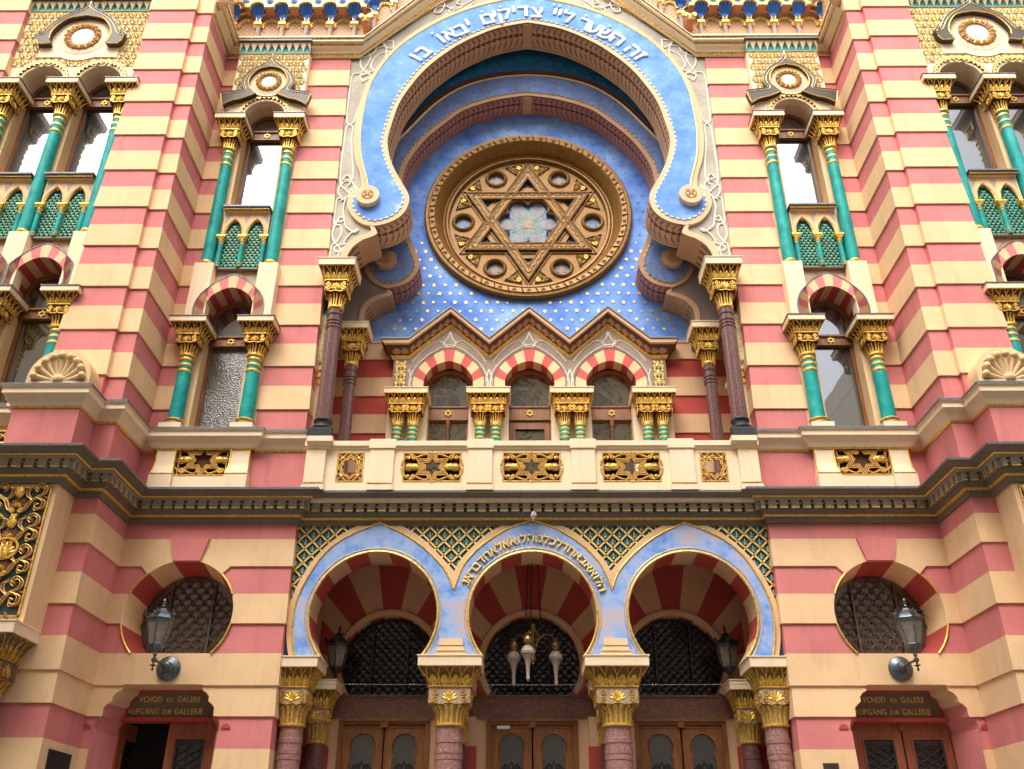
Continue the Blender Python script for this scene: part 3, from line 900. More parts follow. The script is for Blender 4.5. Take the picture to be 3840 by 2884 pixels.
def arched_window(cx, Y, z0, zt0, zt1, cz, r, low_glass, hw=.35, mirror=True):
    """timber frame, transom with a star, one tall pane and one arched pane"""
    mb = MB()
    zt = cz + r
    outl = [(cx + hw, z0), (cx + hw, zt1)] + arc(cx, cz, r, .0, pi, 24) + [(cx - hw, zt1), (cx - hw, z0)]
    a = .055
    h1 = [(cx + hw - a, z0 + a), (cx + hw - a, zt0), (cx - hw + a, zt0), (cx - hw + a, z0 + a)]
    h2 = [(cx + hw - a, zt1)] + arc(cx, cz, r - a, max(0, math.asin(min(.9, max(-.9, (zt1 - cz) / (r - a))))) if zt1 > cz else 0, pi if zt1 <= cz else pi - math.asin((zt1 - cz) / (r - a)), 20) + [(cx - hw + a, zt1)]
    mb.prism(outl, Y, Y + .07, [h1, h2])
    mb.box(cx - hw, cx + hw, Y - .03, Y, zt0 + .02, zt1 - .02)
    mb.box(cx - hw, cx + hw, Y - .05, Y - .0, zt0 - .005, zt0 + .02)
    mb.box(cx - hw, cx + hw, Y - .06, Y - .0, zt1 - .02, zt1 + .01)
    for sg in (-1, 1):
        mb.box(cx + sg * .17 - .012, cx + sg * .17 + .012, Y - .038, Y - .03, zt0 + .05, zt1 - .05)
    o = part('arched_window', mb, WOOD, mirror=mirror)
    g = MB(); g.box(cx - hw + .02, cx + hw - .02, Y + .03, Y + .036, z0 + .02, zt0 + .01); part('pane', g, low_glass, o, False)
    g = MB(); g.prism([(cx + hw - .04, zt1 - .02)] + arc(cx, cz, r - .03, 0, pi, 20) + [(cx - hw + .04, zt1 - .02)], Y + .03, Y + .036); part('pane', g, GLASS, o, False)
    star_emblem(cx, (zt0 + zt1) / 2, Y - .035, .058, o)
    return o

def lattice_panel(cx, Y, z0=8.77, z1=9.90, hw=.385):
    mb = MB()
    ap = []
    def pointed(c, w_, zs, za):
        r = smooth([(c + w_, zs), (c + w_ * .98, zs + .1), (c + w_ * .78, zs + .22), (c + w_ * .4, zs + .32), (c, za)], 4)
        return r + [(2 * c - x, z) for x, z in r[::-1][1:]]
    hol = []
    for c in (-.185, .185):
        a = pointed(cx + c, .15, 9.40, 9.775)
        hol.append([(cx + c + .15, z0)] + a + [(cx + c - .15, z0)])
    P_ = [(cx - hw, z0), (hol[0][-1][0], z0)] + hol[0][::-1][1:-1] + [(hol[0][0][0], z0), (hol[1][-1][0], z0)] + hol[1][::-1][1:-1] + [(hol[1][0][0], z0), (cx + hw, z0), (cx + hw, z1), (cx - hw, z1)]
    mb.prism(P_, Y - .05, Y, mi=0)
    for c in (-.185, .185):
        a = pointed(cx + c, .168, 9.40, 9.80); mb.tube(y3(a, Y - .055), .016, 6, 0)
        a = pointed(cx + c, .146, 9.40, 9.765); mb.tube(y3(a, Y - .045), .014, 6, 1)
    # grey spandrels
    for pl in ([(cx - .06, 9.86), (cx + .06, 9.86), (cx, 9.66)], [(cx - hw + .02, 9.86), (cx - hw + .13, 9.86), (cx - hw + .02, 9.66)], [(cx + hw - .02, 9.86), (cx + hw - .13, 9.86), (cx + hw - .02, 9.66)]):
        mb.prism(pl, Y - .053, Y - .04, mi=2)
    o = part('lattice_panel', mb, [BEIGE, GOLD, GREY])
    g = MB(); g.box(cx - hw + .03, cx + hw - .03, Y + .0, Y + .02, z0, z1 - .1, 0)
    st = .105
    for c in (-.185, .185):
        x0, x1 = cx + c - .15, cx + c + .15
        def inside(x, z): return x0 - .01 < x < x1 + .01 and z0 < z < 9.42 + (1 - abs(x - cx - c) / .15) * .30
        k = -14
        for k in range(-14, 15):
            for sg in (1, -1):
                prev = None
                for j in range(0, 60):
                    z = z0 + j * .02; x = cx + c + k * st * .72 + sg * (z - z0) * .72
                    if inside(x, z):
                        if prev is None: prev = (x, z)
                        last = (x, z)
                    elif prev:
                        if last != prev: g.bar((prev[0], Y - .012, prev[1]), (last[0], Y - .012, last[1]), .024, .014, 1)
                        prev = None
                if prev and last != prev: g.bar((prev[0], Y - .012, prev[1]), (last[0], Y - .012, last[1]), .024, .014, 1)
        for r in range(24):
            for q in range(-3, 4):
                x = cx + c + (q + (.5 if r % 2 else 0)) * st * .72 ; z = z0 + .01 + r * st / 2
                if (r % 2 == 0) == False: pass
                xx = cx + c + q * st * .72 + (st * .36 if r % 2 else 0)
                if inside(xx, z - .02): g.ball((xx, Y - .024, z), .016, 6, 4, 2)
    part('lattice', g, [TEALD, TEAL, GOLD], o, False)
    c_ = MB()
    for dx in (-.355, 0, .355):
        x = cx + dx
        c_.lathe([(.042, z0), (.04, 9.27)], x, Y - .06, 12, 0)
        for z in (z0 + .03, z0 + .07, 9.22): c_.lathe([(.04, z - .014), (.05, z), (.04, z + .014)], x, Y - .06, 12, 1)
        c_.lathe([(.038, 9.26), (.05, 9.30), (.04, 9.32)], x, Y - .06, 12, 1)
        c_.frustum(x, Y - .06, 9.32, 9.37, .045, .045, .07, .06, 1)
        c_.box(x - .075, x + .075, Y - .125, Y, 9.37, 9.395, 1)
        c_.box(x - .06, x + .06, Y - .10, Y, 9.395, 9.42, 1)
    part('colonnette', c_, [TEAL, GOLD], o, False)
    s = MB()
    s.box(cx - hw - .01, cx + hw + .01, Y - .17, Y + .3, 9.955, 9.985, 1); s.box(cx - hw, cx + hw, Y - .15, Y + .05, 9.93, 9.955, 0)
    s.tube([(cx - hw, Y - .135, 9.925), (cx + hw, Y - .135, 9.925)], .010, 5, 2); s.box(cx - hw + .01, cx + hw - .01, Y - .10, Y, 9.90, 9.93, 3)
    part('sill', s, [DARK, LEAD, GOLD, BEIGE], o, False)
    return o

HOOD_B = dict(out=[(0, 13.55), (.028, 13.41), (.10, 13.29), (.19, 13.215), (.31, 13.13), (.42, 12.98), (.47, 12.83), (.458, 12.71), (.42, 12.615), (.52, 12.585), (.62, 12.57), (.77, 12.545), (.81, 12.53)],
              low=[(.815, 12.50), (.78, 12.33), (.745, 12.235), (.67, 12.30), (.55, 12.36), (.43, 12.385), (.29, 12.455), (.185, 12.52)],
              inn=[(.26, 12.58), (.325, 12.67), (.355, 12.81), (.32, 12.97), (.20, 13.135), (0, 13.20)], mz=12.86, mr=.24, mi=.13)
HOOD_T = dict(out=[(0, 13.94), (.03, 13.84), (.10, 13.76), (.25, 13.655), (.42, 13.53), (.56, 13.36), (.655, 13.17), (.70, 13.12), (.78, 13.10), (.785, 13.07)],
              low=[(.76, 12.95), (.70, 12.85), (.60, 12.85), (.48, 12.87)],
              inn=[(.525, 12.98), (.535, 13.10), (.50, 13.23), (.40, 13.40), (.27, 13.51), (0, 13.57)], mz=13.12, mr=.33, mi=.195)
DARKH = plaster('umber hood paint', (.062, .048, .034), .2, .5, .1, .2, .4)
def hood(cx, Y, H):
    sm = lambda l: smooth(l, 4)
    o_, i_ = sm(H['out']), sm(H['inn'])
    half = o_ + H['low'] + i_
    poly = half + mir([p for p in (half[::-1]) if abs(p[0]) > 1e-6])
    mb = MB()
    pl = [(cx + x, z) for x, z in poly]
    mb.prism(pl, Y - .11, Y, mi=0)
    def edge(pts, r, y, mi):
        for s in (1, -1): mb.tube([(cx + s * x, y, z) for x, z in pts], r, 6, mi)
    def inset(pts, d):
        q = []
        for k, (x, z) in enumerate(pts):
            a, b = pts[max(0, k - 1)], pts[min(len(pts) - 1, k + 1)]
            tx, tz = b[0] - a[0], b[1] - a[1]; l = math.hypot(tx, tz) or 1
            q.append((max(0, x + tz / l * d), z - tx / l * d))
        return q
    edge(o_, .018, Y - .10, 2)
    edge(inset(o_, .045), .008, Y - .112, 1)
    edge(i_, .009, Y - .112, 1)
    edge(H['low'], .010, Y - .112, 1)
    o = part('hood_mould', mb, [DARKH, GOLD, LEAD])
    return o
def medallion(cx, Y, H):
    mb = MB(); cz = H['mz']; R_, r_ = H['mr'], H['mi']
    mb.lathe([(0, Y - .006), (R_ * 1.30, Y - .006), (R_ * 1.34, Y)], cx, cz, 40, 2, axis='y')
    mid = (R_ + r_) / 2; w_ = (R_ - r_) / 2
    mb.lathe([(mid - w_, Y), (mid - w_ * .7, Y - .03), (mid, Y - .045), (mid + w_ * .7, Y - .03), (mid + w_, Y)], cx, cz, 40, 1, axis='y')
    k = 16
    for j in range(k):
        a = 2 * pi * j / k
        P = plane((cx + r_ * math.cos(a), Y - .035, cz + r_ * math.sin(a)), (math.cos(a), 0, math.sin(a)), (-math.sin(a), 0, math.cos(a)), (0, -1, 0))
        leaf(mb, P, .01, 0, 0, (R_ - r_) * .95, .055, .028, 0)
        b = a + pi / k
        mb.ball((cx + mid * math.cos(b), Y - .045, cz + mid * math.sin(b)), .017, 6, 4, 0)
    mb.lathe([(0, Y - .015), (r_ + .005, Y - .012)], cx, cz, 30, 3, axis='y')
    return part('medallion', mb, [GOLD, RUST, CREAM, MARBLE])
MARBLE = cloudy('veined white marble', (.42, .40, .37), (.58, .56, .53), None, 6, .35, .6, .35)

def frieze(x0, x1, z0, z1, Y, px=.132, pz=.172):
    """filigree field: mirrored scrolls and leaves in repeated rows"""
    mb = MB(); mb.box(x0, x1, Y - .012, Y, z0, z1, 0)
    P = plane((0, Y - .012, 0), (1, 0, 0), (0, 0, 1), (0, -1, 0))
    nx = max(1, round((x1 - x0) / px)); px = (x1 - x0) / nx
    nz = max(1, round((z1 - z0) / pz)); pz = (z1 - z0) / nz
    for i in range(nx):
        for j in range(nz):
            cx = x0 + (i + .5) * px; cz = z0 + (j + .5) * pz
            if j % 2: cx += px / 2 - (px if i == nx - 1 else 0)
            if i == nx - 1 and j % 2: continue
            for s in (-1, 1):
                mb.tube([P(cx, cz + pz * .62, .006), P(cx + s * px * .30, cz + pz * .36, .010), P(cx + s * px * .48, cz, .006), P(cx + s * px * .28, cz - pz * .34, .010), P(cx, cz - pz * .5, .006)], .0075, 4, 1)
                scroll(mb, P, cx + s * px * .2, cz - pz * .02, px * .17, -pi / 2, 1.2, .0065, .010, 1, s, 10, 4)
            leaf(mb, P, cx, cz + pz * .02, pi / 2, pz * .42, px * .3, .018, 1)
            if (i + j // 2) % 2: leaf(mb, P, cx, cz - pz * .16, -pi / 2, pz * .26, px * .24, .010, 2)
    return part('filigree_frieze', mb, [CREAM2, GOLD, TEALD])
CREAM2 = plaster('pale yellow ground', (.90, .80, .55), .06)
GOLDL = metal('bright gilding', (.95, .68, .22), .42, .4, .15, (.70, .42, .09))

def teeth(x0, x1, Y, z0, z1, n, ends=(True, True)):
    mb = MB()
    mb.box(x0, x1, Y - .02, Y + .02, z0, z1 - .04, 1)
    p = (x1 - x0) / n
    yf = Y - .085
    for k in range(n):
        xa = x0 + k * p
        xm = xa + p / 2; zt = z1 - .055; zb = z0 + .01
        for s in (-1, 1):
            # curved wedge between neighbouring pointed niches
            prev = None
            for j in range(6):
                t = j / 5
                u = xm + s * (p / 2) * (1 - t ** 1.35)
                z = zb + (zt - zb) * t
                yy = Y - .02 - .065 * t
                e = xm + s * p / 2
                cur = [(u, yy, z), (e, yy, z)]
                if prev:
                    mb.add([prev[0], prev[1], cur[1], cur[0]], [(0, 1, 2, 3)], 0)
                    mb.add([prev[0], cur[0], (cur[0][0], Y - .02, cur[0][2]), (prev[0][0], Y - .02, prev[0][2])], [(0, 1, 2, 3)], 0)
                prev = cur
        mb.ball((xa, Y - .03, z0 + .015), .012, 5, 4, 2)
    mb.box(x0 - .005, x1 + .005, Y - .10, Y + .05, z1 - .055, z1 - .04, 3)
    mb.box(x0 - .03, x1 + .03, Y - .13, Y + .1, z1 - .04, z1, 3)
    mb.box(x0, x1, Y - .03, Y, z0 - .012, z0 + .01, 4)
    return part('tooth_cornice', mb, [CREAM, TEAL, GOLD, DARK, DARKG])

def unit(cx, Y0, low_glass, tower=False):
    # striped horseshoe arch over the lower light
    mb = MB(); lm = .485 if tower else 9
    voussoirs(mb, cx, 7.90, .39, .55, 7.67, 15, Y0 - .17, Y0 + .24, (0, 1), .11, 4, Y0 + .02, .02, 'dark', .497 if tower else 9)
    mb.tube(y3([(cx + max(-lm, min(lm, x - cx)), z) for x, z in horseshoe(cx, 7.90, .556, 7.67, 60, .11)], Y0 - .168), .013, 5, 4)
    part('striped_arch', mb, [PINK, BEIGE, RED, TAN, LEAD])
    arched_window(cx, Y0 + .24, 5.82, 7.44, 7.61, 7.90, .37, low_glass)
    arched_window(cx, Y0 + .24, 9.985, 11.80, 11.99, 12.06, .36, GLASS, hw=.36)
    lattice_panel(cx, Y0 - .01)
    # lower ledge and grey corners
    mb = MB(); mb.box(cx - .37, cx + .37, Y0 - .08, Y0 + .02, 8.735, 8.765, 1)
    mb.prism([(cx - .33, 8.70), (cx - .33, 8.42), (cx - .12, 8.64), (cx - .02, 8.70)], Y0 - .003, Y0 + .02, mi=0); mb.prism([(cx + .33, 8.70), (cx + .33, 8.42), (cx + .12, 8.64), (cx + .02, 8.70)], Y0 - .003, Y0 + .02, mi=0)
    part('spandrel_field', mb, [GREY, DARK])
    # fringe of gilded scallops around the upper arch
    mb = MB(); ri, ro = .372, .465
    cz = 12.06; d0 = -.12
    n = 17
    part_y = Y0 - .155
    ring = arc(cx, cz, ro + .012, d0, pi - d0, 50); ring2 = arc(cx, cz, ri + .05, d0, pi - d0, 50)
    mb.prism(ring + ring2[::-1], part_y + .012, part_y + .04, mi=1)
    for k in range(n):
        a = d0 + (pi - 2 * d0) * (k + .5) / n
        da = (pi - 2 * d0) / n
        x, z = cx + (ri + .04) * math.cos(a), cz + (ri + .04) * math.sin(a)
        pts = []
        for j in range(9):
            b = a - pi / 2 - .2 + (pi + .4) * j / 8
            pts.append((x + .036 * math.cos(b), part_y, z + .036 * math.sin(b)))
        mb.tube(pts, .0095, 5, 0)
        pts = [(x + .052 * math.cos(b), part_y, z + .052 * math.sin(b)) for b in [a - .8 + 1.6 * j / 6 for j in range(7)]]
        mb.tube(pts, .008, 5, 0)
        b = a - da / 2
        mb.ball((cx + (ri + .085) * math.cos(b), part_y, cz + (ri + .085) * math.sin(b)), .014, 5, 4, 0)
    part('scalloped_fringe', mb, [GOLDL, MAROON])

def bay_panel(x0, x1, Y, holes):
    mb = MB(); mb.prism([(x0, 5.70), (x1, 5.70), (x1, 13.95), (x0, 13.95)], Y, Y + .36, holes)
    return part('window_wall', mb, BEIGE)
# ---- bay between niche and tower
BX = 4.745
bay_panel(4.10, 5.40, W + .015, [low_open(BX), up_open(BX)])
mb = MB(); z0 = 11.93
hsn = horseshoe(BX, 12.06, .37, z0, 30)
mb.prism([(BX - .685, z0)] + [(x, z) for x, z in hsn[::-1]] + [(BX + .685, z0), (BX + .67, 12.50), (BX + .66, 13.66), (BX - .66, 13.66), (BX - .67, 12.50)], W - .13, W + .25)
mb.prism(arc(BX, 12.06, .53, -.2, pi + .2, 50) + arc(BX, 12.06, .478, -.2, pi + .2, 50)[::-1], W - .142, W - .12)
part('arch_panel', mb, CREAM)
unit(BX, W, GLASS)
frieze(BX - .655, BX + .655, 12.50, 13.63, W - .13)
hood(BX, W - .13, HOOD_B); medallion(BX, W - .178, HOOD_B)
mb = MB(); mb.prism([(BX + .36 * math.cos(2 * pi * k / 40), 12.86 + .36 * math.sin(2 * pi * k / 40)) for k in range(40)], W - .178, W - .13); part('medallion_field', mb, CREAM)
teeth(BX - .665, BX + .665, W - .13, 13.63, 13.90, 10)
for dx in (-.522, .522):
    column(BX + dx, W - .07, 8.83, 11.26, 11.935, .098, .27, TEAL, None, (10.93, 11.06, 11.19, 8.845))
    column(BX + dx, W - .09, 5.98, 7.05, 7.655, .105, .28, TEAL, (.165, 5.80), (6.80, 6.90, 7.0))
    mb = MB(); mb.box(BX + dx - .155, BX + dx + .155, W - .17, W + .02, 7.66, 8.80); part('pedestal', mb, CREAM)
# ---- tower windows
TX = 7.88
bay_panel(6.74, 9.02, T + .015, [low_open(TX - .5), low_open(TX + .5), up_open(TX - .5), up_open(TX + .5)])
mb = MB()
pl = [(TX - 1.12, z0)]
for c in (-.5, .5): pl += horseshoe(TX + c, 12.06, .37, z0, 26)[::-1]
pl += [(TX + 1.12, z0), (TX + 1.12, 13.85), (TX - 1.12, 13.85)]
mb.prism(pl, T - .13, T + .25)
for c in (-.5, .5): mb.prism(arc(TX + c, 12.06, .499, -.2, pi + .2, 50) + arc(TX + c, 12.06, .478, -.2, pi + .2, 50)[::-1], T - .142, T - .12)
part('arch_panel', mb, CREAM)
for c in (-.5, .5): unit(TX + c, T, GLASSD, True)
frieze(TX - 1.115, TX + 1.115, 12.42, 13.80, T - .13)
# plain field in front of the frieze, around the medallion and over the arches
mb = MB()
for c in (-.5, .5): mb.prism(arc(TX + c, 12.06, .497, .0, pi, 40) + arc(TX + c, 12.06, .48, .0, pi, 40)[::-1], T - .158, T - .13)
mb.prism([(TX + .56 * math.cos(2 * pi * k / 48), 13.10 + .56 * math.sin(2 * pi * k / 48)) for k in range(48)], T - .162, T - .13)
mb.box(TX - .70, TX + .70, T - .16, T - .13, 12.62, 12.85)
part('medallion_field', mb, CREAM)
hood(TX, T - .15, HOOD_T); medallion(TX, T - .165, HOOD_T)
teeth(TX - 1.115, TX + 1.115, T - .13, 13.81, 14.04, 17)
for dx in (-1.0, 0, 1.0):
    column(TX + dx, T - .07, 8.83, 11.26, 11.935, .098, .27, TEAL, None, (10.93, 11.06, 11.19, 8.845))
    column(TX + dx, T - .09, 5.98, 7.05, 7.655, .105, .28, TEAL, (.165, 5.80), (6.80, 6.90, 7.0))
    mb = MB(); mb.box(TX + dx - .155, TX + dx + .155, T - .17, T + .02, 7.66, 8.80); part('pedestal', mb, CREAM)

# ------------------------------------------------------------------ openwork panels
def openwork(cx, z0, z1, hw, y, parent, kind='star', mirror=False):
    """pierced gilded panel: star between scrolls and cones"""
    mb = MB(); cz = (z0 + z1) / 2; hh = (z1 - z0) / 2
    yb = y + .05
    for a in ((cx - hw, cx + hw, z0, z0 + .028), (cx - hw, cx + hw, z1 - .028, z1), (cx - hw, cx - hw + .028, z0, z1), (cx + hw - .028, cx + hw, z0, z1)):
        mb.box(a[0], a[1], y, yb, a[2], a[3], 1)
    mb.tube([(cx - hw + .012, y - .008, z0 + .012), (cx + hw - .012, y - .008, z0 + .012), (cx + hw - .012, y - .008, z1 - .012), (cx - hw + .012, y - .008, z1 - .012)], .013, 5, 0, True)
    P = plane((cx, y, cz), (1, 0, 0), (0, 0, 1), (0, -1, 0))
    if kind == 'star':
        R_ = hh * 1.06
        so = [(cx + (x - 0) * 1.0, z) for x, z in [(q[0] * 1.08, cz + q[1]) for q in star_poly(0, 0, R_, R_ / math.sqrt(3) * 1.0, 6)]]
        si = [(cx + (x - cx) * .60, cz + (z - cz) * .60) for x, z in so]
        sm_ = [(cx + (x - cx) * .80, cz + (z - cz) * .80) for x, z in so]
        mb.prism(so, y - .012, yb, [si], 1)
        mb.tube(y3(so, y - .014), .010, 5, 0, True); mb.tube(y3(sm_, y - .016), .009, 5, 0, True); mb.tube(y3(si, y - .012), .007, 5, 0, True)
        k = hw - R_ * .9
        for s in (-1, 1):
            bx = s * (hw - .03); ix = s * R_ * .86
            mx = (bx + ix) / 2
            # cone and leafy bulb
            mb.ball((cx + mx + s * .035, y + .01, cz), .07, 10, 7, 0, (1.15, .5, .85))
            for q in (-.45, 0, .45): mb.tube([P(mx + s * .11, 0, .01), P(mx + s * .05, q * .11, .03), P(mx - s * .02, q * .10, .02)], .006, 4, 1)
            mb.ball((cx + mx - s * .05, y - .012, cz), .055, 9, 6, 0, (1.4, .6, .95))
            for a in range(4):
                for b in (-1, 0, 1): mb.ball((cx + mx - s * (.0 + a * .03), y - .04 + abs(b) * .008, cz + b * .028 + (a % 2) * .012), .012, 5, 3, 0)
            for v in (-1, 1):
                for thick, mi, yo in ((.022, 1, .0), (.009, 0, .018)):
                    mb.tube(smooth([P(mx + s * .14, v * .02, yo), P(mx + s * .12, v * hh * .45, yo), P(bx - s * .05, v * hh * .80, yo), P(bx - s * .02, v * hh * .62, yo), P(bx - s * .06, v * hh * .55, yo)], 4), thick, 5, mi)
                    mb.tube(smooth([P(bx - s * .11, v * hh * .62, yo), P(mx + s * .02, v * hh * .84, yo), P(mx - s * .05, v * hh * .70, yo), P(mx - s * .0, v * hh * .58, yo)], 4), thick, 5, mi)
                    mb.tube(smooth([P(mx - s * .02, v * hh * .52, yo), P(ix - s * .01, v * hh * .70, yo), P(ix - s * .11, v * hh * .86, yo), P(ix - s * .17, v * hh * .72, yo)], 4), thick, 5, mi)
                mb.ball(P(bx - s * .055, v * hh * .62, .01), .02, 6, 4, 0); mb.ball(P(mx - s * .01, v * hh * .64, .01), .018, 6, 4, 0)
        rect = [(cx - hw + .02, z0 + .02), (cx + hw - .02, z0 + .02), (cx + hw - .02, z1 - .02), (cx - hw + .02, z1 - .02)]
        mb.prism(rect, y + .028, y + .05, [si], 2)  # black back plate, paints the shade into the gaps of the openwork
    else:
        n = 8
        ring = []
        for k in range(97):
            a = 2 * pi * k / 96
            r = .102 + .026 * abs(math.cos(a * n / 2)) ** .7
            ring.append((cx + r * math.cos(a), cz + r * 1.12 * math.sin(a)))
        ro = [(cx + (x - cx) * 1.27, cz + (z - cz) * 1.22) for x, z in ring]
        mb.prism(ro[:-1], y - .01, yb, [ring[:-1]], 1)
        mb.tube(y3(ro, y - .012), .008, 5, 0); mb.tube(y3(ring, y - .012), .008, 5, 0)
        for sx in (-1, 1):
            for sz in (-1, 1):
                mb.tube([P(sx * .11, sz * .12, .0), P(sx * (hw - .02), sz * (hh - .02), .0)], .02, 5, 1)
                mb.tube([P(sx * .05, sz * (hh - .02), .0), P(sx * (hw - .03), sz * .10, .0)], .018, 5, 1)
                mb.tube([P(sx * .05, sz * (hh - .02), .015), P(sx * (hw - .03), sz * .10, .015)], .008, 5, 0)
                mb.ball(P(sx * .115, sz * .135, .012), .02, 6, 4, 0)
            mb.tube([P(sx * .15, 0, 0), P(sx * (hw - .02), 0, 0)], .02, 5, 1); mb.tube([P(0, sx * .16, 0), P(0, sx * (hh - .02), 0)], .02, 5, 1)
    return part('openwork_panel', mb, [GOLD, RUST, VOID], parent, False)

# balconet under each bay window
mb = MB()
for c in (-.535, .535):
    pf = [(.0, 5.64), (.0, 5.30), (.012, 5.20), (.05, 5.13), (.055, 5.095)]
    for (d0, za), (d1, zb) in zip(pf, pf[1:]):
        x0, x1 = BX + c - .135 - d1 * .3, BX + c + .135 + d1 * .3
        mb.add([(BX + c - .135 - d0 * .3, -.0 - d0, za), (BX + c + .135 + d0 * .3, -.0 - d0, za), (x1, -d1, zb), (x0, -d1, zb)], [(0, 1, 2, 3)], 0)
        for s in (-1, 1):
            e0, e1 = BX + c + s * (.135 + d0 * .3), BX + c + s * (.135 + d1 * .3)
            mb.add([(e0, -d0, za), (e0, .12, za), (e1, .12, zb), (e1, -d1, zb)], [(0, 1, 2, 3)], 0)
    for s in (-1, 1): mb.tube([(BX + c + s * (.135 + d * .3), -d - .004, z) for d, z in pf], .010, 5, 1)
    mb.box(BX + c - .165, BX + c + .165, -.075, .12, 4.84, 5.095, 0)
    mb.tube([(BX + c - .165, -.075, 5.10), (BX + c + .165, -.075, 5.10)], .009, 5, 1)
mb.box(BX - .40, BX + .40, -.02, .12, 4.84, 5.085, 0); mb.tube([(BX - .38, -.02, 5.09), (BX + .38, -.02, 5.09)], .009, 5, 1)
mb.box(BX - .40, BX + .40, .05, .12, 5.60, 5.66, 0)
mb.box(BX - .40, BX + .40, .078, .13, 5.085, 5.64, 2)
bal = part('balconet', mb, [CREAM, GOLD, BROWN])
openwork(BX, 5.10, 5.60, .36, .04, bal)

# ================================================================== the great niche
# opening outlines, right half, from the capital up to the apex
OPEN1 = [(3.01, 8.73), (3.01, 8.90), (3.00, 9.06), (2.92, 9.24), (2.77, 9.38), (2.62, 9.45), (2.545, 9.52), (2.59, 9.64)]
VOL1 = [(2.66, 9.665), (2.47, 9.70), (2.26, 9.80), (2.11, 9.97), (2.05, 10.18), (2.07, 10.36), (2.18, 10.59), (2.31, 10.84), (2.42, 11.12), (2.49, 11.40), (2.51, 11.62), (2.47, 11.93), (2.36, 12.48), (2.16, 12.95), (1.91, 13.38), (1.57, 13.78), (1.20, 14.11), (.70, 14.42), (.3, 14.56), (0, 14.625)]
OUT1 = [(2.66, 9.665), (2.85, 9.74), (3.01, 9.91), (3.10, 10.12), (3.09, 10.32), (3.0, 10.46), (2.89, 10.51)]
OUT1B = [(2.89, 10.51), (2.93, 10.78), (3.04, 11.12), (3.10, 11.45), (3.125, 11.8), (3.09, 12.45), (2.95, 13.12), (2.67, 13.74), (2.25, 14.31), (1.79, 14.71), (1.22, 15.06), (.5, 15.36), (0, 15.47)]
BLUE1 = [(2.77, 10.50), (2.82, 10.72), (2.93, 11.1), (2.98, 11.4), (3.01, 11.78), (3.0, 12.2), (2.95, 12.81), (2.78, 13.37), (2.49, 13.89), (2.14, 14.29), (1.62, 14.72), (1.05, 15.04), (.48, 15.24), (0, 15.34)]
BLUEV = [(2.77, 10.50), (2.90, 10.43), (2.99, 10.29), (3.0, 10.12), (2.93, 9.97), (2.81, 9.85), (2.65, 9.775), (2.48, 9.80), (2.32, 9.88), (2.20, 10.02), (2.15, 10.18), (2.17, 10.34), (2.27, 10.55), (2.40, 10.81), (2.51, 11.1), (2.59, 11.4), (2.61, 11.62), (2.57, 11.95), (2.45, 12.53), (2.25, 13.0), (2.0, 13.44), (1.64, 13.86), (1.26, 14.19), (.73, 14.51), (.3, 14.66), (0, 14.72)]
S1 = lambda p, n=5: smooth(p, n)
o1 = S1(OPEN1) + S1(VOL1)
def soffit(mb, pts, y0, y1, mi, u0=0, vflip=False):
    """strip under an opening, uv = (metres along, 0..1 across)"""
    u = u0; ny = 3
    for (xa, za), (xb, zb) in zip(pts, pts[1:]):
        d = math.hypot(xb - xa, zb - za)
        mb.add([(xa, y0, za), (xb, y0, zb), (xb, y1, zb), (xa, y1, za)], [(0, 1, 2, 3)], mi, [[(u, 0), (u + d, 0), (u + d, 1), (u, 1)]])
        u += d
    return u
# wall slab with the painted grey spandrels
half = o1
gable_y = 17.2
half = offset2d(o1, .008)[:-1] + [(0, 14.633)]
poly = [(-3.345, 8.73)] + [(-x, z) for x, z in half] + [(x, z) for x, z in half[::-1][1:]] + [(3.345, 8.73), (3.345, gable_y), (-3.345, gable_y)]
mb = MB()
mb.prism(poly, .17, .765)
part('spandrel_wall', mb, GREY, mirror=False)
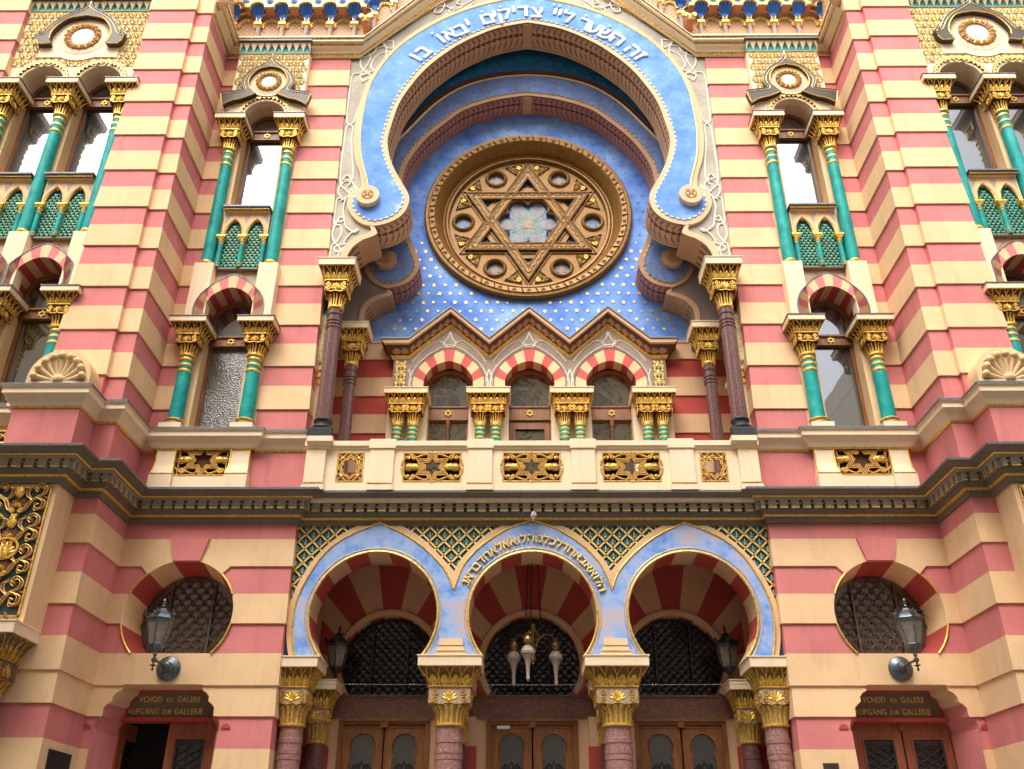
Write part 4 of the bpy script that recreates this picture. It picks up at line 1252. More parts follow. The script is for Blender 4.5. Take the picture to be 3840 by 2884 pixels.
# arch ring: tan body, blue field, gilded edge, beads
def ring_poly(outer, volo, inner):
    r = volo + outer[1:]                   # volute outer then up the outside to the apex
    i = inner                              # from the volute bottom along the inside to the apex
    right = i + r[::-1]                    # inner upwards, then outer downwards (closed at the volute foot)
    return i, r
def horseshoe_arch(inner, outer_v, outer, y0, y1, blue, blue_y, mats, name, soff, sy1, inlay, bead_r, disc, label=None):
    mb = MB()
    i = S1(inner); o = S1(outer_v) + S1(outer)[1:]
    right = o + i[::-1]                    # foot of the volute -> outside -> apex -> inside -> foot
    full = o + mir(o[::-1])[1:] + mir(i)[1:] + i[::-1][1:-1]
    mb.prism(full, y0, y1, mi=0)
    ob = part(name, mb, [mats[0]], mirror=False, label=label)
    b = MB()
    bv, bo = S1(blue[0]), S1(blue[1])
    fullb = bo + mir(bo[::-1])[1:] + mir(bv)[1:] + bv[::-1][1:-1]
    b.prism(fullb, blue_y, y0 + .01, mi=0)
    part(inlay, b, [mats[1]], ob, False)
    g = MB()
    for s in (1, -1):
        g.tube([(s * x, blue_y, z) for x, z in bo], .016 if y0 < .5 else .007, 6, 0)
        # drops along the inner edge
        path = [(s * x, z) for x, z in bv]
        L = 0
        for (a, b_), (c, d_) in zip(path, path[1:]):
            l = math.hypot(c - a, d_ - b_); t = -L % .105
            while t < l:
                px, pz = a + (c - a) * t / l, b_ + (d_ - b_) * t / l
                ang = math.atan2(d_ - b_, c - a)
                P = plane((px, blue_y - .002, pz), (math.cos(ang), 0, math.sin(ang)), (-math.sin(ang), 0, math.cos(ang)), (0, -1, 0))
                leaf(g, P, -.03, 0, 0, .065, .038, .012, 1)
                t += .105
            L = L + l
    part('gilded_edge', g, [GOLDL, mats[2]], ob, False)
    for s in (1, -1):
        sm = MB(); soffit(sm, [(s * x, z) for x, z in i], y0 + .001, sy1, 0)
        part('soffit', sm, [soff], ob, False)
    k = MB(); k.box(-.09, .09, y0 + .03, sy1 - .02, inner[-1][1] - .03, inner[-1][1] + .03); part('keystone', k, TAN, ob, False)
    for s in (1, -1):
        d = MB(); cx, cz, r = disc[0] * s, disc[1], disc[2]
        d.lathe([(0, blue_y - .10), (r * .99, blue_y - .10), (r, blue_y - .09), (r, blue_y)], cx, cz, 40, 0, axis='y')
        d.lathe([(0, blue_y - .103), (r * .5, blue_y - .103), (r * .52, blue_y - .10)], cx, cz, 30, 1, axis='y')
        for q in range(8):
            a = 2 * pi * q / 8
            P = plane((cx, blue_y - .104, cz), (math.cos(a), 0, math.sin(a)), (-math.sin(a), 0, math.cos(a)), (0, -1, 0))
            leaf(d, P, .02, 0, 0, r * .40, .045, .008, 2 if q % 2 else 0)
            d.ball((cx + r * .44 * math.cos(a + .39), blue_y - .104, cz + r * .44 * math.sin(a + .39)), .012, 5, 4, 3)
        d.ball((cx, blue_y - .104, cz), .018, 6, 4, 3)
        part('volute_boss', d, [mats[0], BROWN, RUST, GOLD], ob, False)
    return ob
A1 = horseshoe_arch(VOL1, OUT1, OUT1B, .115, .18, (BLUEV, BLUE1), .105, [plaster('arch sandstone paint', (.70, .49, .30), .08), BLUE, WHITE], 'great_arch', LEAF1, .763, 'blue_field', .012, (2.745, 10.255, .2))
# small console curls under the great arch
for s in (1, -1):
    mb = MB(); c = S1(OPEN1)
    soffit(mb, [(s * (x - .003), z) for x, z in c], .115, .763, 0)
    # face band along the curl
    for (a, b) in zip(c, c[1:]):
        def q(p, d): return (s * (p[0] + d * .8), .115, p[1] + d * .45)
        mb.add([(s * a[0], .115, a[1]), (s * b[0], .115, b[1]), q(b, .13), q(a, .13)], [(0, 1, 2, 3)], 1)
        mb.add([q(a, .13), q(b, .13), (q(b, .13)[0], .18, q(b, .13)[2]), (q(a, .13)[0], .18, q(a, .13)[2])], [(0, 1, 2, 3)], 1)
    mb.box(min(s * 3.01, s * 3.345), max(s * 3.01, s * 3.345), .12, .18, 8.73, 8.85, 1)
    part('console', mb, [FEATHER, A1.data.materials[0]], mirror=False)

# white interlaced tracery on the spandrels
TR = [[(1.05, 15.36), (1.53, 14.96), (2.14, 14.37), (2.54, 13.91), (2.70, 13.88), (2.85, 13.79), (2.94, 13.62), (2.95, 13.46), (2.86, 13.28), (2.99, 12.76), (3.10, 12.42), (3.16, 12.07), (3.27, 11.95), (3.29, 11.58), (3.28, 10.70), (3.16, 10.48), (3.06, 10.37)],
      [(1.68, 15.28), (1.81, 15.27), (2.92, 14.23), (2.89, 14.09), (2.91, 13.90), (3.05, 13.76), (3.25, 13.75), (3.27, 13.93), (3.14, 14.00), (3.01, 13.82), (2.99, 13.67), (3.06, 13.46), (3.14, 13.31), (3.29, 13.25), (3.30, 12.71), (3.29, 12.09), (3.17, 11.95), (3.16, 11.60), (3.06, 10.74), (3.19, 10.68), (3.28, 10.55), (3.28, 10.42), (3.22, 10.31), (3.29, 10.29), (3.30, 10.12), (3.29, 9.75), (3.19, 9.71), (3.15, 9.54), (3.22, 9.36), (3.29, 9.28), (3.29, 8.99), (3.17, 9.00), (3.15, 9.14), (3.05, 9.30), (3.16, 9.30), (3.24, 9.24), (3.20, 9.16), (3.14, 9.22), (3.27, 9.40), (3.30, 9.56), (3.27, 9.73), (3.24, 9.81), (3.21, 9.89), (3.13, 9.85), (3.18, 9.79), (3.24, 9.80)],
      [(3.08, 13.08), (3.14, 13.23), (3.07, 13.31), (2.94, 13.23), (3.08, 13.08)], [(2.58, 14.18), (2.57, 13.97), (2.70, 14.01), (2.78, 14.14), (2.58, 14.18)],
      [(2.96, 13.28), (3.11, 13.41), (3.17, 13.62), (3.14, 13.80), (3.01, 13.96), (2.83, 14.01), (2.70, 14.01)], [(2.78, 14.14), (2.69, 13.93), (2.71, 13.67), (2.82, 13.44), (2.99, 13.31), (3.14, 13.23)],
      [(3.22, 10.25), (3.14, 10.31), (3.04, 10.44), (2.97, 10.57), (3.0, 10.44), (3.10, 10.42), (3.03, 10.55), (3.09, 10.68), (3.22, 10.72), (3.16, 10.81), (3.09, 10.70), (3.12, 10.58)],
      [(3.14, 10.31), (3.17, 10.08), (3.13, 9.85), (3.09, 9.68), (3.00, 9.60), (2.93, 9.56), (2.87, 9.62), (2.96, 9.58), (3.06, 9.44), (3.09, 9.34), (3.05, 9.30)],
      [(1.53, 14.96), (1.52, 15.05), (1.40, 15.11), (1.23, 15.08), (1.06, 15.24)], [(1.67, 15.28), (1.63, 15.17), (1.70, 14.97), (1.82, 14.97), (1.78, 15.11), (1.63, 15.15), (1.42, 15.05), (1.27, 15.16), (1.39, 15.22), (1.33, 15.33)],
      [(.25, 15.80), (.60, 15.62), (.85, 15.72), (.95, 15.60), (.75, 15.50), (.45, 15.62)]]
mb = MB()
for k, l in enumerate(TR):
    q = smooth(l, 3)
    mb.tube(y3(q, .166 - .0015 * k), .0155, 6)
part('spandrel_tracery', mb, LINE)

# Hebrew letters of the great arch
def letter(ch, cx, cz, ang, size, y0, th, bold=.022, sx=1.0):
    """one raised glyph: every contour is its own slab, counters stay open"""
    cu = bpy.data.curves.new('glyph', 'FONT'); cu.body = ch; cu.size = size; cu.extrude = 0; cu.resolution_u = 3; cu.fill_mode = 'NONE'
    ob = bpy.data.objects.new('glyph', cu); COL.objects.link(ob)
    dg = bpy.context.evaluated_depsgraph_get(); dg.update()
    me = ob.evaluated_get(dg).to_mesh()
    vs = [v.co.copy() for v in me.vertices]
    nb = {}
    for e in me.edges:
        p, q = e.vertices; nb.setdefault(p, []).append(q); nb.setdefault(q, []).append(p)
    ob.evaluated_get(dg).to_mesh_clear()
    bpy.data.objects.remove(ob); bpy.data.curves.remove(cu)
    if not vs: return None
    loops, seen = [], set()
    for k in nb:
        if k in seen: continue
        l = [k]; seen.add(k)
        while True:
            nx_ = [q for q in nb[l[-1]] if q not in seen]
            if not nx_: break
            l.append(nx_[0]); seen.add(nx_[0])
        pts = []
        for i in l:
            p = (vs[i].x, vs[i].y)
            if not pts or math.hypot(p[0] - pts[-1][0], p[1] - pts[-1][1]) > size * .002: pts.append(p)
        if len(pts) > 2: loops.append(pts)
    area = lambda l: sum(p[0] * q[1] - q[0] * p[1] for p, q in zip(l, l[1:] + l[:1])) / 2
    big = max(loops, key=lambda l: abs(area(l))); sgn = area(big) > 0
    solid = [l for l in loops if (area(l) > 0) == sgn]; hol = [l for l in loops if (area(l) > 0) != sgn]
    x0, x1 = min(v.x for v in vs), max(v.x for v in vs)
    mx = (x0 + x1) / 2; ca, sa = math.cos(ang), math.sin(ang)
    def tr(p):
        u, v = (p[0] - mx) * sx, p[1] - size * .30
        return (cx + u * ca - v * sa, cz + u * sa + v * ca)
    e = MB()
    for k, l in enumerate(solid):
        xs = [p[0] for p in l]; ys = [p[1] for p in l]
        hs_ = [h for h in hol if min(xs) - 1e-4 <= min(p[0] for p in h) and max(p[0] for p in h) <= max(xs) + 1e-4 and min(ys) - 1e-4 <= min(p[1] for p in h) and max(p[1] for p in h) <= max(ys) + 1e-4]
        e.prism([tr(p) for p in l], y0 - .0012 * k, y0 + th, [[tr(p) for p in h] for h in hs_])
        if bold:        # rounded, heavier edges, as on cast letters
            r = bold * size
            for q in [l] + hs_: e.tube([(*tr(p)[:1], y0 + r * 1.2, tr(p)[1]) for p in q], r, 6, 0, True)
    return e.v, e.f, x1 - x0
TOPTXT = [('ו', -2.116, 13.644, 0), ('ב', -1.969, 13.799, 0), ('ו', -1.66, 14.15, 1), ('א', -1.492, 14.27, 0), ('ב', -1.269, 14.402, 0), ('י', -1.14, 14.56, 0), ('ם', -.778, 14.697, 1), ('י', -.635, 14.79, 0), ('ק', -.442, 14.83, 1), ('י', -.262, 14.92, 0), ('ד', -.076, 14.905, 0), ('צ', .181, 14.875, 0)]
TOPTXT2 = [('י', .535, 14.85, 1), ('י', .632, 14.82, 1), ('ל', .788, 14.72, 0), ('ר', 1.095, 14.55, 1), ('ע', 1.262, 14.425, 0), ('ש', 1.503, 14.263, 1), ('ה', 1.712, 14.102, 0), ('ה', 1.98, 13.805, 0), ('ז', 2.117, 13.643, 0)]
def words(txt):
    mb = MB()
    for ch, x, z, dot in txt:
        # every letter stands on the middle line of the blue band, reading along the arch
        a = math.atan2(z - 12.15, x) - pi / 2
        r = letter(ch, x, z, a, .46, .072, .034, .030)
        if r: mb.add(r[0], r[1])
        if dot:
            P = plane((x, .075, z), (math.cos(a), 0, math.sin(a)), (-math.sin(a), 0, math.cos(a)), (0, -1, 0))
            mb.ball(P(-.05, .21, 0), .028, 8, 5, 0, (1, .7, 1))
    return mb
for w_ in (TOPTXT[:2], TOPTXT[2:6], TOPTXT[6:], TOPTXT2[:3], TOPTXT2[3:7], TOPTXT2[7:]):
    mb = words(w_)
    if w_[0][1] == .535:
        for x, z in ((.62, 15.03),): mb.ball((x, .075, z), .022, 8, 5, 0)
    part('hebrew_word', mb, WHITE, A1, False, smooth_=20)


# ---- vault behind the great arch, and the second, smaller arch
OPEN2 = [(2.79, 8.05), (2.79, 8.28), (2.80, 8.42), (2.77, 8.59), (2.65, 8.74), (2.50, 8.82), (2.36, 8.87), (2.38, 8.95)]
VOL2 = [(2.46, 9.005), (2.21, 9.065), (2.03, 9.20), (1.93, 9.40), (1.925, 9.56), (1.98, 9.76), (2.08, 10.02), (2.2, 10.36), (2.29, 10.75), (2.335, 11.1), (2.33, 11.45), (2.27, 11.81), (2.10, 12.19), (1.89, 12.52), (1.57, 12.88), (1.22, 13.21), (.7, 13.44), (.3, 13.54), (0, 13.585)]
OUT2 = [(2.46, 9.005), (2.70, 9.13), (2.86, 9.36), (2.90, 9.58), (2.83, 9.76), (2.70, 9.88), (2.62, 9.91)]
OUT2B = [(2.62, 9.91), (2.66, 10.2), (2.77, 10.6), (2.82, 11.1), (2.80, 11.6), (2.70, 12.05), (2.54, 12.32), (2.32, 12.64), (1.80, 13.37), (1.24, 13.84), (.6, 14.07), (0, 14.14)]
BLUE2V = [(2.56, 9.88), (2.72, 9.78), (2.80, 9.60), (2.78, 9.42), (2.66, 9.22), (2.46, 9.10), (2.25, 9.15), (2.10, 9.27), (2.02, 9.44), (2.02, 9.58), (2.08, 9.76), (2.18, 10.02), (2.3, 10.36), (2.385, 10.75), (2.43, 11.1), (2.425, 11.46), (2.36, 11.84), (2.18, 12.25), (1.96, 12.59), (1.63, 12.95), (1.27, 13.29), (.73, 13.53), (.3, 13.63), (0, 13.675)]
BLUE2B = [(2.56, 9.88), (2.64, 10.2), (2.75, 10.6), (2.80, 11.1), (2.78, 11.59), (2.68, 12.03), (2.52, 12.305), (2.30, 12.625), (1.785, 13.355), (1.23, 13.822), (.595, 14.052), (0, 14.12)]
o2 = S1(OPEN2) + S1(VOL2)
o2 = offset2d(o2, .008)[:-1] + [(0, 13.593)]
poly = [(-3.33, 8.05)] + mir(o2) + [(x, z) for x, z in o2[::-1][1:]] + [(3.33, 8.05), (3.33, 15.6), (-3.33, 15.6)]
mb = MB(); mb.prism(poly, 1.02, 1.49); part('vault_wall', mb, MAUVE, mirror=False)
mb = MB()
outv = S1(OUT2B); q = [(3.30, 10.3), (3.32, 15.58)]
pl = [(p[0] + .01, p[1]) for p in outv if p[1] > 10.3]
mb.prism([(3.32, pl[0][1])] + [(3.32, 15.58), (-3.32, 15.58), (-3.32, pl[0][1])] + [(-x, z) for x, z in pl] + [(x, z) for x, z in pl[::-1][1:]], 1.005, 1.018, front_only=True)
for (i, j) in [(i, j) for i in range(-17, 18) for j in range(0, 16)]:
    x, z = i * .19 + (.095 if j % 2 else 0), 12.0 + j * .19
    r_out = max([abs(p[0]) for p in outv if abs(p[1] - z) < .12] + [0])
    if abs(x) > r_out + .18 and abs(x) < 3.25: mb.prism(star_poly(x, z, .03), 1.0, 1.004, mi=1, front_only=True)
part('starry_vault', mb, [DKBLUE, RUST], mirror=False)
A2 = horseshoe_arch(VOL2, OUT2, OUT2B, .985, 1.03, (BLUE2V, BLUE2B), .975, [plaster('shaded arch paint', (.46, .28, .17), .1), SCROLLM, GOLDD], 'inner_arch', LEAF2, 1.49, 'scroll_field', .01, (2.505, 9.565, .19))  # inner arch gets a darker copy of the arch paint, shade in its colour
mb = MB(); S_ = S1(OUT2B)
for s in (1, -1): mb.tube([(s * x, .972, z) for x, z in [p for p in S_ if p[1] > 10.4]], .011, 6, 0)
mb2 = [(x * 1.03, z + .08 * min(1, max(0, (z - 11) / 2))) for x, z in S_ if z > 10.6]
for s in (1, -1): mb.tube([(s * x, 1.0, z) for x, z in mb2], .05, 8, 1)
part('vault_rib', mb, [GOLDL, plaster('maroon brown rib', (.10, .045, .045), .1)], A2, False)
for s in (1, -1):
    mb = MB(); c = S1(OPEN2)
    soffit(mb, [(s * (x - .003), z) for x, z in c], .985, 1.49, 0)
    for (a, b) in zip(c, c[1:]):
        def q(p, d): return (s * (p[0] + d * .8), .985, p[1] + d * .45)
        mb.add([(s * a[0], .985, a[1]), (s * b[0], .985, b[1]), q(b, .11), q(a, .11)], [(0, 1, 2, 3)], 1)
    mb.box(min(s * 2.79, s * 3.33), max(s * 2.79, s * 3.33), .985, 1.02, 8.05, 8.14, 1)
    part('console', mb, [FEATHER, A2.data.materials[0]], mirror=False)
# crown of the niche between both arches
mb = MB(); mb.box(-3.4, 3.4, .76, 1.6, 15.55, 15.7); part('niche_ceiling', mb, DKBLUE, mirror=False)

# ---- blue back wall with gold stars, and the rose window
RZ, RR = 11.02, 1.945
mb = MB()
mb.prism([(-3.33, 8.22), (3.33, 8.22), (3.33, 15.6), (-3.33, 15.6)], 1.50, 1.62, [[(1.72 * math.cos(2 * pi * k / 72), RZ + 1.72 * math.sin(2 * pi * k / 72)) for k in range(72)]], mi=0)
rng = random.Random(3)
for j in range(0, 32):
    for i in range(-18, 19):
        x = i * .188 + (.094 if j % 2 else 0) + rng.uniform(-.012, .012); z = 8.30 + j * .187 + rng.uniform(-.01, .01)
        if abs(x) > 2.6 or math.hypot(x, z - RZ) < RR + .06: continue
        r = rng.choice((.030, .040, .046, .048)) if z < 10.3 else rng.choice((.024, .03))
        mb.prism(star_poly(x, z, r, None, 5, pi / 2 + rng.uniform(-.2, .2)), 1.49, 1.499, mi=1 if z < 10.4 else 2)  # upper rows take the duller, browner gold
part('star_wall', mb, [SKYB, GOLDL, plaster('dull gold paint', (.48, .32, .16), .2)], mirror=False)

mb = MB()
# rim mouldings
prof = [(RR, 1.50), (RR, 1.42), (RR - .03, 1.385), (RR - .08, 1.38), (RR - .10, 1.36), (RR - .19, 1.375), (RR - .215, 1.40), (RR - .23, 1.42), (RR - .30, 1.53), (RR - .34, 1.60), (RR - .34, 1.63), (RR - .36, 1.635), (RR - .385, 1.61), (RR - .40, 1.635), (RR - .43, 1.64), (RR - .45, 1.70)]
mb.lathe(prof, 0, RZ, 96, 0, axis='y')
for k in range(44):
    a = 2 * pi * k / 44
    P = plane(((RR - .185) * math.cos(a), 1.366, RZ + (RR - .185) * math.sin(a)), (math.cos(a), 0, math.sin(a)), (-math.sin(a), 0, math.cos(a)), (0, -1, 0))
    for da in (-.5, 0, .5): leaf(mb, P, .0, 0, da, .10, .035, .012, 1)
    a += pi / 44
    mb.tube([((RR - .19) * math.cos(a), 1.362, RZ + (RR - .19) * math.sin(a)), ((RR - .10) * math.cos(a + .02), 1.352, RZ + (RR - .10) * math.sin(a + .02))], .012, 4, 1)
rose = part('rose_window', mb, [OCHRE, OCHRED], mirror=False)
# tracery plate
ROT = [pi / 2 + k * pi / 3 for k in range(6)]
YT = 1.72
hexa = []
for k in range(120):
    a = 2 * pi * k / 120
    r = .40 + .15 * abs(math.cos(3 * a)) ** .55 if True else 0
    hexa.append((r * math.cos(a), RZ + r * math.sin(a)))
holes = [hexa]
for k in range(6):
    a = k * pi / 3
    holes.append([(1.23 * math.cos(a) + .155 * math.cos(2 * pi * j / 24), RZ + 1.23 * math.sin(a) + .155 * math.sin(2 * pi * j / 24)) for j in range(24)])
    t = a + pi / 2
    c, s = math.cos(t), math.sin(t)
    tri = [(1.10, 0), (.84, -.165), (.84, .165)]
    holes.append([(u * c - v * s, RZ + u * s + v * c) for u, v in tri])
mb = MB()
mb.prism([(1.52 * math.cos(2 * pi * k / 96), RZ + 1.52 * math.sin(2 * pi * k / 96)) for k in range(96)], YT, YT + .055, holes, 0)
for k in range(6):     # rings round the small lights
    a = k * pi / 3
    mb.lathe([(.155, YT), (.16, YT - .03), (.185, YT - .045), (.21, YT - .03), (.225, YT)], 1.23 * math.cos(a), RZ + 1.23 * math.sin(a), 28, 0, axis='y')
mb.tube([(x * 1.06, YT - .005, RZ + (z - RZ) * 1.06) for x, z in hexa], .028, 6, 0, True)
mb.tube([(x * 1.16, YT, RZ + (z - RZ) * 1.16) for x, z in hexa], .018, 6, 0, True)
part('tracery', mb, [OCHRE], rose, False)
# star bars, in raised bands
mb = MB()
for rot in (pi / 2, -pi / 2):
    v = [(1.37 * math.cos(rot + q * 2 * pi / 3), RZ + 1.37 * math.sin(rot + q * 2 * pi / 3)) for q in range(3)]
    cc = (0, RZ)
    def sc3(f): return [(cc[0] + (x - cc[0]) * f, cc[1] + (z - cc[1]) * f) for x, z in v]
    e = .006 if rot > 0 else .009
    mb.prism(sc3(1.0), YT - .05 - e, YT - .002, [sc3(.765)], 0)
    for f in (1.0, .965, .80, .765): 
        mb.tube(y3(sc3(f), YT - .055 - e), .011, 5, 0, True)
    t0, t1 = sc3(.90), sc3(.86)
    for q in range(3):
        a, b = Vector((t0[q][0], YT - .055 - e, t0[q][1])), Vector((t0[(q + 1) % 3][0], YT - .055 - e, t0[(q + 1) % 3][1]))
        nlk = 26
        for m in range(nlk):
            p0, p1 = a.lerp(b, (m + .15) / nlk), a.lerp(b, (m + .85) / nlk)
            off = (b - a).normalized().cross(Vector((0, 1, 0))) * .014 * (1 if m % 2 else -1)
            mb.tube([p0 - off, p1 + off], .009, 4, 1)
    mb.tube(y3(sc3(1.075), YT - .01), .02, 5, 0, True)
part('star_bars', mb, [OCHRE, OCHRED], rose, False)
# leafy relief in the corners
for k in range(6):
    for s in (-1, 1):
        mb = MB(); a = k * pi / 3 + s * .335
        c, s_ = math.cos(a), math.sin(a)
        P = plane((1.33 * c, YT, RZ + 1.33 * s_), (-s_ * s, 0, c * s), (c, 0, s_), (0, -1, 0))
        tri = [P(-.17, .07, .012), P(.14, .08, .012), P(.05, -.22, .012)]
        mb.tube(tri, .016, 4, 1, True)
        leaf(mb, P, .01, -.16, pi / 2, .20, .10, .03, 0)
        for v in (-1, 1):
            scroll(mb, P, v * .07, .02, .05, -pi / 2, 1.3, .010, .02, 2 if v > 0 else 0, v, 12)
            leaf(mb, P, .01, -.06, pi / 2 + v * .9, .14, .05, .025, 2)
        part('corner_relief', mb, [OCHRE, OCHRED, GOLD], rose, False)
# glazing
mb = MB(); mb.prism([(1.5 * math.cos(2 * pi * k / 48), RZ + 1.5 * math.sin(2 * pi * k / 48)) for k in range(48)], YT + 0.0660, YT + 0.0715, mi=0, front_only=True)
for k in range(6):
    a = k * pi / 3
    pet = [(.10, 0), (.20, .085), (.33, .125), (.46, .10), (.53, 0), (.46, -.10), (.33, -.125), (.20, -.085)]
    pet = smooth(pet, 4, True)
    c, s = math.cos(a), math.sin(a)
    mb.prism([(u * c - v * s, RZ + u * s + v * c) for u, v in pet], YT + 0.0616, YT + 0.0655, mi=1, front_only=True)
    mb.tube([(u * c - v * s, YT + 0.0605, RZ + u * s + v * c) for u, v in pet], .006, 4, 4, True)
    b = a + pi / 6; c, s = math.cos(b), math.sin(b)
    sp = [(.10, .03), (.26, .05), (.36, 0), (.26, -.05), (.10, -.03)]
    mb.prism([(u * c - v * s, RZ + u * s + v * c) for u, v in sp], YT + 0.0594, YT + 0.0649, mi=2, front_only=True)
    cx, cz = 1.23 * math.cos(a), RZ + 1.23 * math.sin(a)
    mb.prism([(cx + .15 * math.cos(2 * pi * j / 20), cz + .15 * math.sin(2 * pi * j / 20)) for j in range(20)], YT + 0.0578, YT + 0.0633, mi=1, front_only=True)
    st = star_poly(cx, cz, .11, .064, 6)
    mb.prism(st, YT + 0.0550, YT + 0.0572, mi=0 if k in (0, 3) else 3, front_only=True); mb.tube(y3(st, YT + 0.0550), .005, 4, 4, True)
    b = a + pi / 2; c, s = math.cos(b), math.sin(b)
    mb.prism([(u * c - v * s, RZ + u * s + v * c) for u, v in ((1.02, .0), (.80, -.1), (.80, .1))], YT + 0.0550, YT + 0.0578, mi=1, front_only=True)
mb.prism(star_poly(0, RZ, .115, .10, 6, 0), YT + 0.0539, YT + 0.0583, mi=3, front_only=True)
def stained(name, c1, c2):
    m, nt, b = new_mat(name)
    nt.links.new(ramp(nt, noise(nt, pos(nt), 9, 4), [(.35, c1), (.65, c2)]), b.inputs['Base Color'])
    b.inputs['Roughness'].default_value = .3; b.inputs['Specular IOR Level'].default_value = .35
    return m
LEADW = plaster('light lead cames', (.62, .62, .62), .05, .5)
part('stained_glass', mb, [stained('blue glass', (.02, .07, .22), (.10, .28, .55)), stained('grey glass', (.11, .105, .12), (.21, .21, .235)), stained('green glass', (.06, .13, .06), (.14, .26, .14)), stained('amber glass', (.20, .11, .05), (.36, .22, .12)), LEADW], rose, False)

# ---- striped wall under the stars, niche floor
mb = MB()
lv = []
st = [(4.78, 5.08, 1), (5.08, 5.43, 0), (5.43, 5.78, 1), (5.78, 6.12, 0), (6.12, 6.47, 1) , (6.47, 6.82, 0)]
Zs = [4.80, 5.08, 5.43, 5.77, 6.12, 6.47, 6.82, 7.16, 7.52, 7.87, 8.23]
cur = []
for k, (a, b) in enumerate(zip(Zs, Zs[1:])):
    m = 1 if k % 2 else 0
    if m: cur.append((a, b, 1, OV, OV * .45))
    else: cur.append((a, b, 0, OV * .45, 0))
# sand courses sit below each line: 8.23-7.87 sand, 7.87-7.52 red, and so on
pr, ms = course_profile(cur)
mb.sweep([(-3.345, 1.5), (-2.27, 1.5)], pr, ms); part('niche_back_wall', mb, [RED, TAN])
mb = MB(); mb.box(-3.35, 3.35, .0, 1.62, 4.70, 4.84); part('balcony_floor', mb, CREAM, mirror=False)
mb = MB(); mb.box(-3.33, 3.33, 1.47, 1.52, 8.19, 8.235); part('ledge', mb, TAN, mirror=False)

# side windows of the niche: ledge hood, frame and tooth cornice seen edge-on
mb = MB()
X_ = 3.33
mb.box(X_ - .16, X_ + .02, .33, 1.02, 7.02, 7.10, 0); mb.box(X_ - .12, X_ + .02, .36, 1.0, 6.90, 7.02, 1); mb.box(X_ - .07, X_ + .02, .38, .98, 6.80, 6.90, 1)
for k in range(7): mb.ball((X_ - .12, .42 + k * .09, 6.96), .03, 6, 4, 1)
mb.box(X_ - .05, X_ + .02, .40, .50, 4.85, 6.80, 0); mb.box(X_ - .05, X_ + .02, .88, .98, 4.85, 6.80, 0)
mb.box(X_ - .058, X_ + .02, .495, .515, 4.85, 6.80, 1); mb.box(X_ - .01, X_ + .02, .5, .9, 4.85, 6.8, 2)
for k in range(5):
    y = .28 + k * .13
    P = plane((X_ - .10, y + .065, 8.02), (0, 1, 0), (0, 0, 1), (-1, 0, 0))
    mb.add([P(-.065, 0, -.08), P(.065, 0, -.08), P(.06, .14, .0), P(0, .24, .02), P(-.06, .14, .0)], [(0, 1, 2, 3, 4)], 3)
    mb.add([P(-.065, 0, -.06), P(-.065, .26, .04), P(0, .26, .04), P(-.03, .15, .0)], [(0, 1, 2, 3)], 0)
    mb.add([P(.065, 0, -.06), P(.065, .26, .04), P(0, .26, .04), P(.03, .15, .0)], [(0, 1, 2, 3)], 0)
mb.box(X_ - .16, X_ + .02, .25, .97, 8.27, 8.32, 4)
mb.box(X_ - .06, X_ + .02, .28, .95, 7.15, 8.0, 5)
part('side_window', mb, [CREAM, GOLD, GLASSD, TEAL, DARK, FILI])

# ---- big granite columns in front of the niche, a pair behind them
def big_col(x, y, zb, z1, zc, r, hw, base, z0):
    mb = MB()
    mb.lathe([(r * 1.04, z0), (r * 1.0, z0 + .6), (r * .88, z1)], x, y, 28, 0)
    for z in (z1 - .10, z1 - .22, z1 - .28, z1 - .34, z0 + .16, z0 + .22):
        mb.lathe([(r * .86, z - .025), (r * 1.04, z - .012), (r * 1.04, z + .012), (r * .86, z + .025)], x, y, 28, 0)
    o = part('granite_column', mb, GRAND)
    if base:
        b = MB()
        b.box(x - .175, x + .175, y - .175, y + .175, zb, zb + .13)
        b.frustum(x, y, zb + .13, zb + .16, .175, .175, .15, .15)
        b.lathe([(.155, zb + .16), (.165, zb + .19), (.15, zb + .22), (.115, zb + .25), (.115, zb + .28), (.135, zb + .30), (.14, zb + .32), (.115, zb + .345)], x, y, 28)
        part('base', b, BLACK, o, False)
    capital('capital', x, y, z1, zc, r * .9, hw, o, [GOLD, BROWN, CREAM, CREAM], n=4, lead=False)
    return o
big_col(3.07, .03, 5.64, 7.92, 8.735, .118, .29, True, 5.95)
big_col(2.925, .93, 4.84, 7.42, 8.12, .105, .26, False, 4.84)

# ---- loggia with three striped arches under a zigzag gable
YL = 1.36
LC = [0, 1.36]
ZB = 7.09
zig = [(2.32, 7.79), (2.045, 7.79), (1.355, 8.42), (.68, 7.79), (0, 8.42)]
zigl = zig + mir(zig[::-1])[1:]
bottom = []
for c in (-1.36, 0, 1.36): bottom += horseshoe(c, 7.30, .428, ZB, 30, .02)[::-1]
mb = MB(); mb.prism([(-2.30, ZB)] + bottom + [(2.30, ZB)] + [(min(2.30, max(-2.30, x)), z + .05) for x, z in zigl], YL, 1.6)
log = part('loggia', mb, ARABM, mirror=False)
for c in (-1.36, 0, 1.36):
    mb = MB()
    voussoirs(mb, c, 7.30, .415, .60, ZB, 13, YL - .05, 1.58, (0, 1), .09, 4, YL + .01, .02, 'dark')
    mb.tube(y3(horseshoe(c, 7.30, .607, ZB, 50, .09), YL - .048), .012, 5, 4)
    part('striped_arch', mb, [plaster('rose red plaster', (.62, .12, .11), .1), BEIGE, RED, TAN, DARK], log, False)
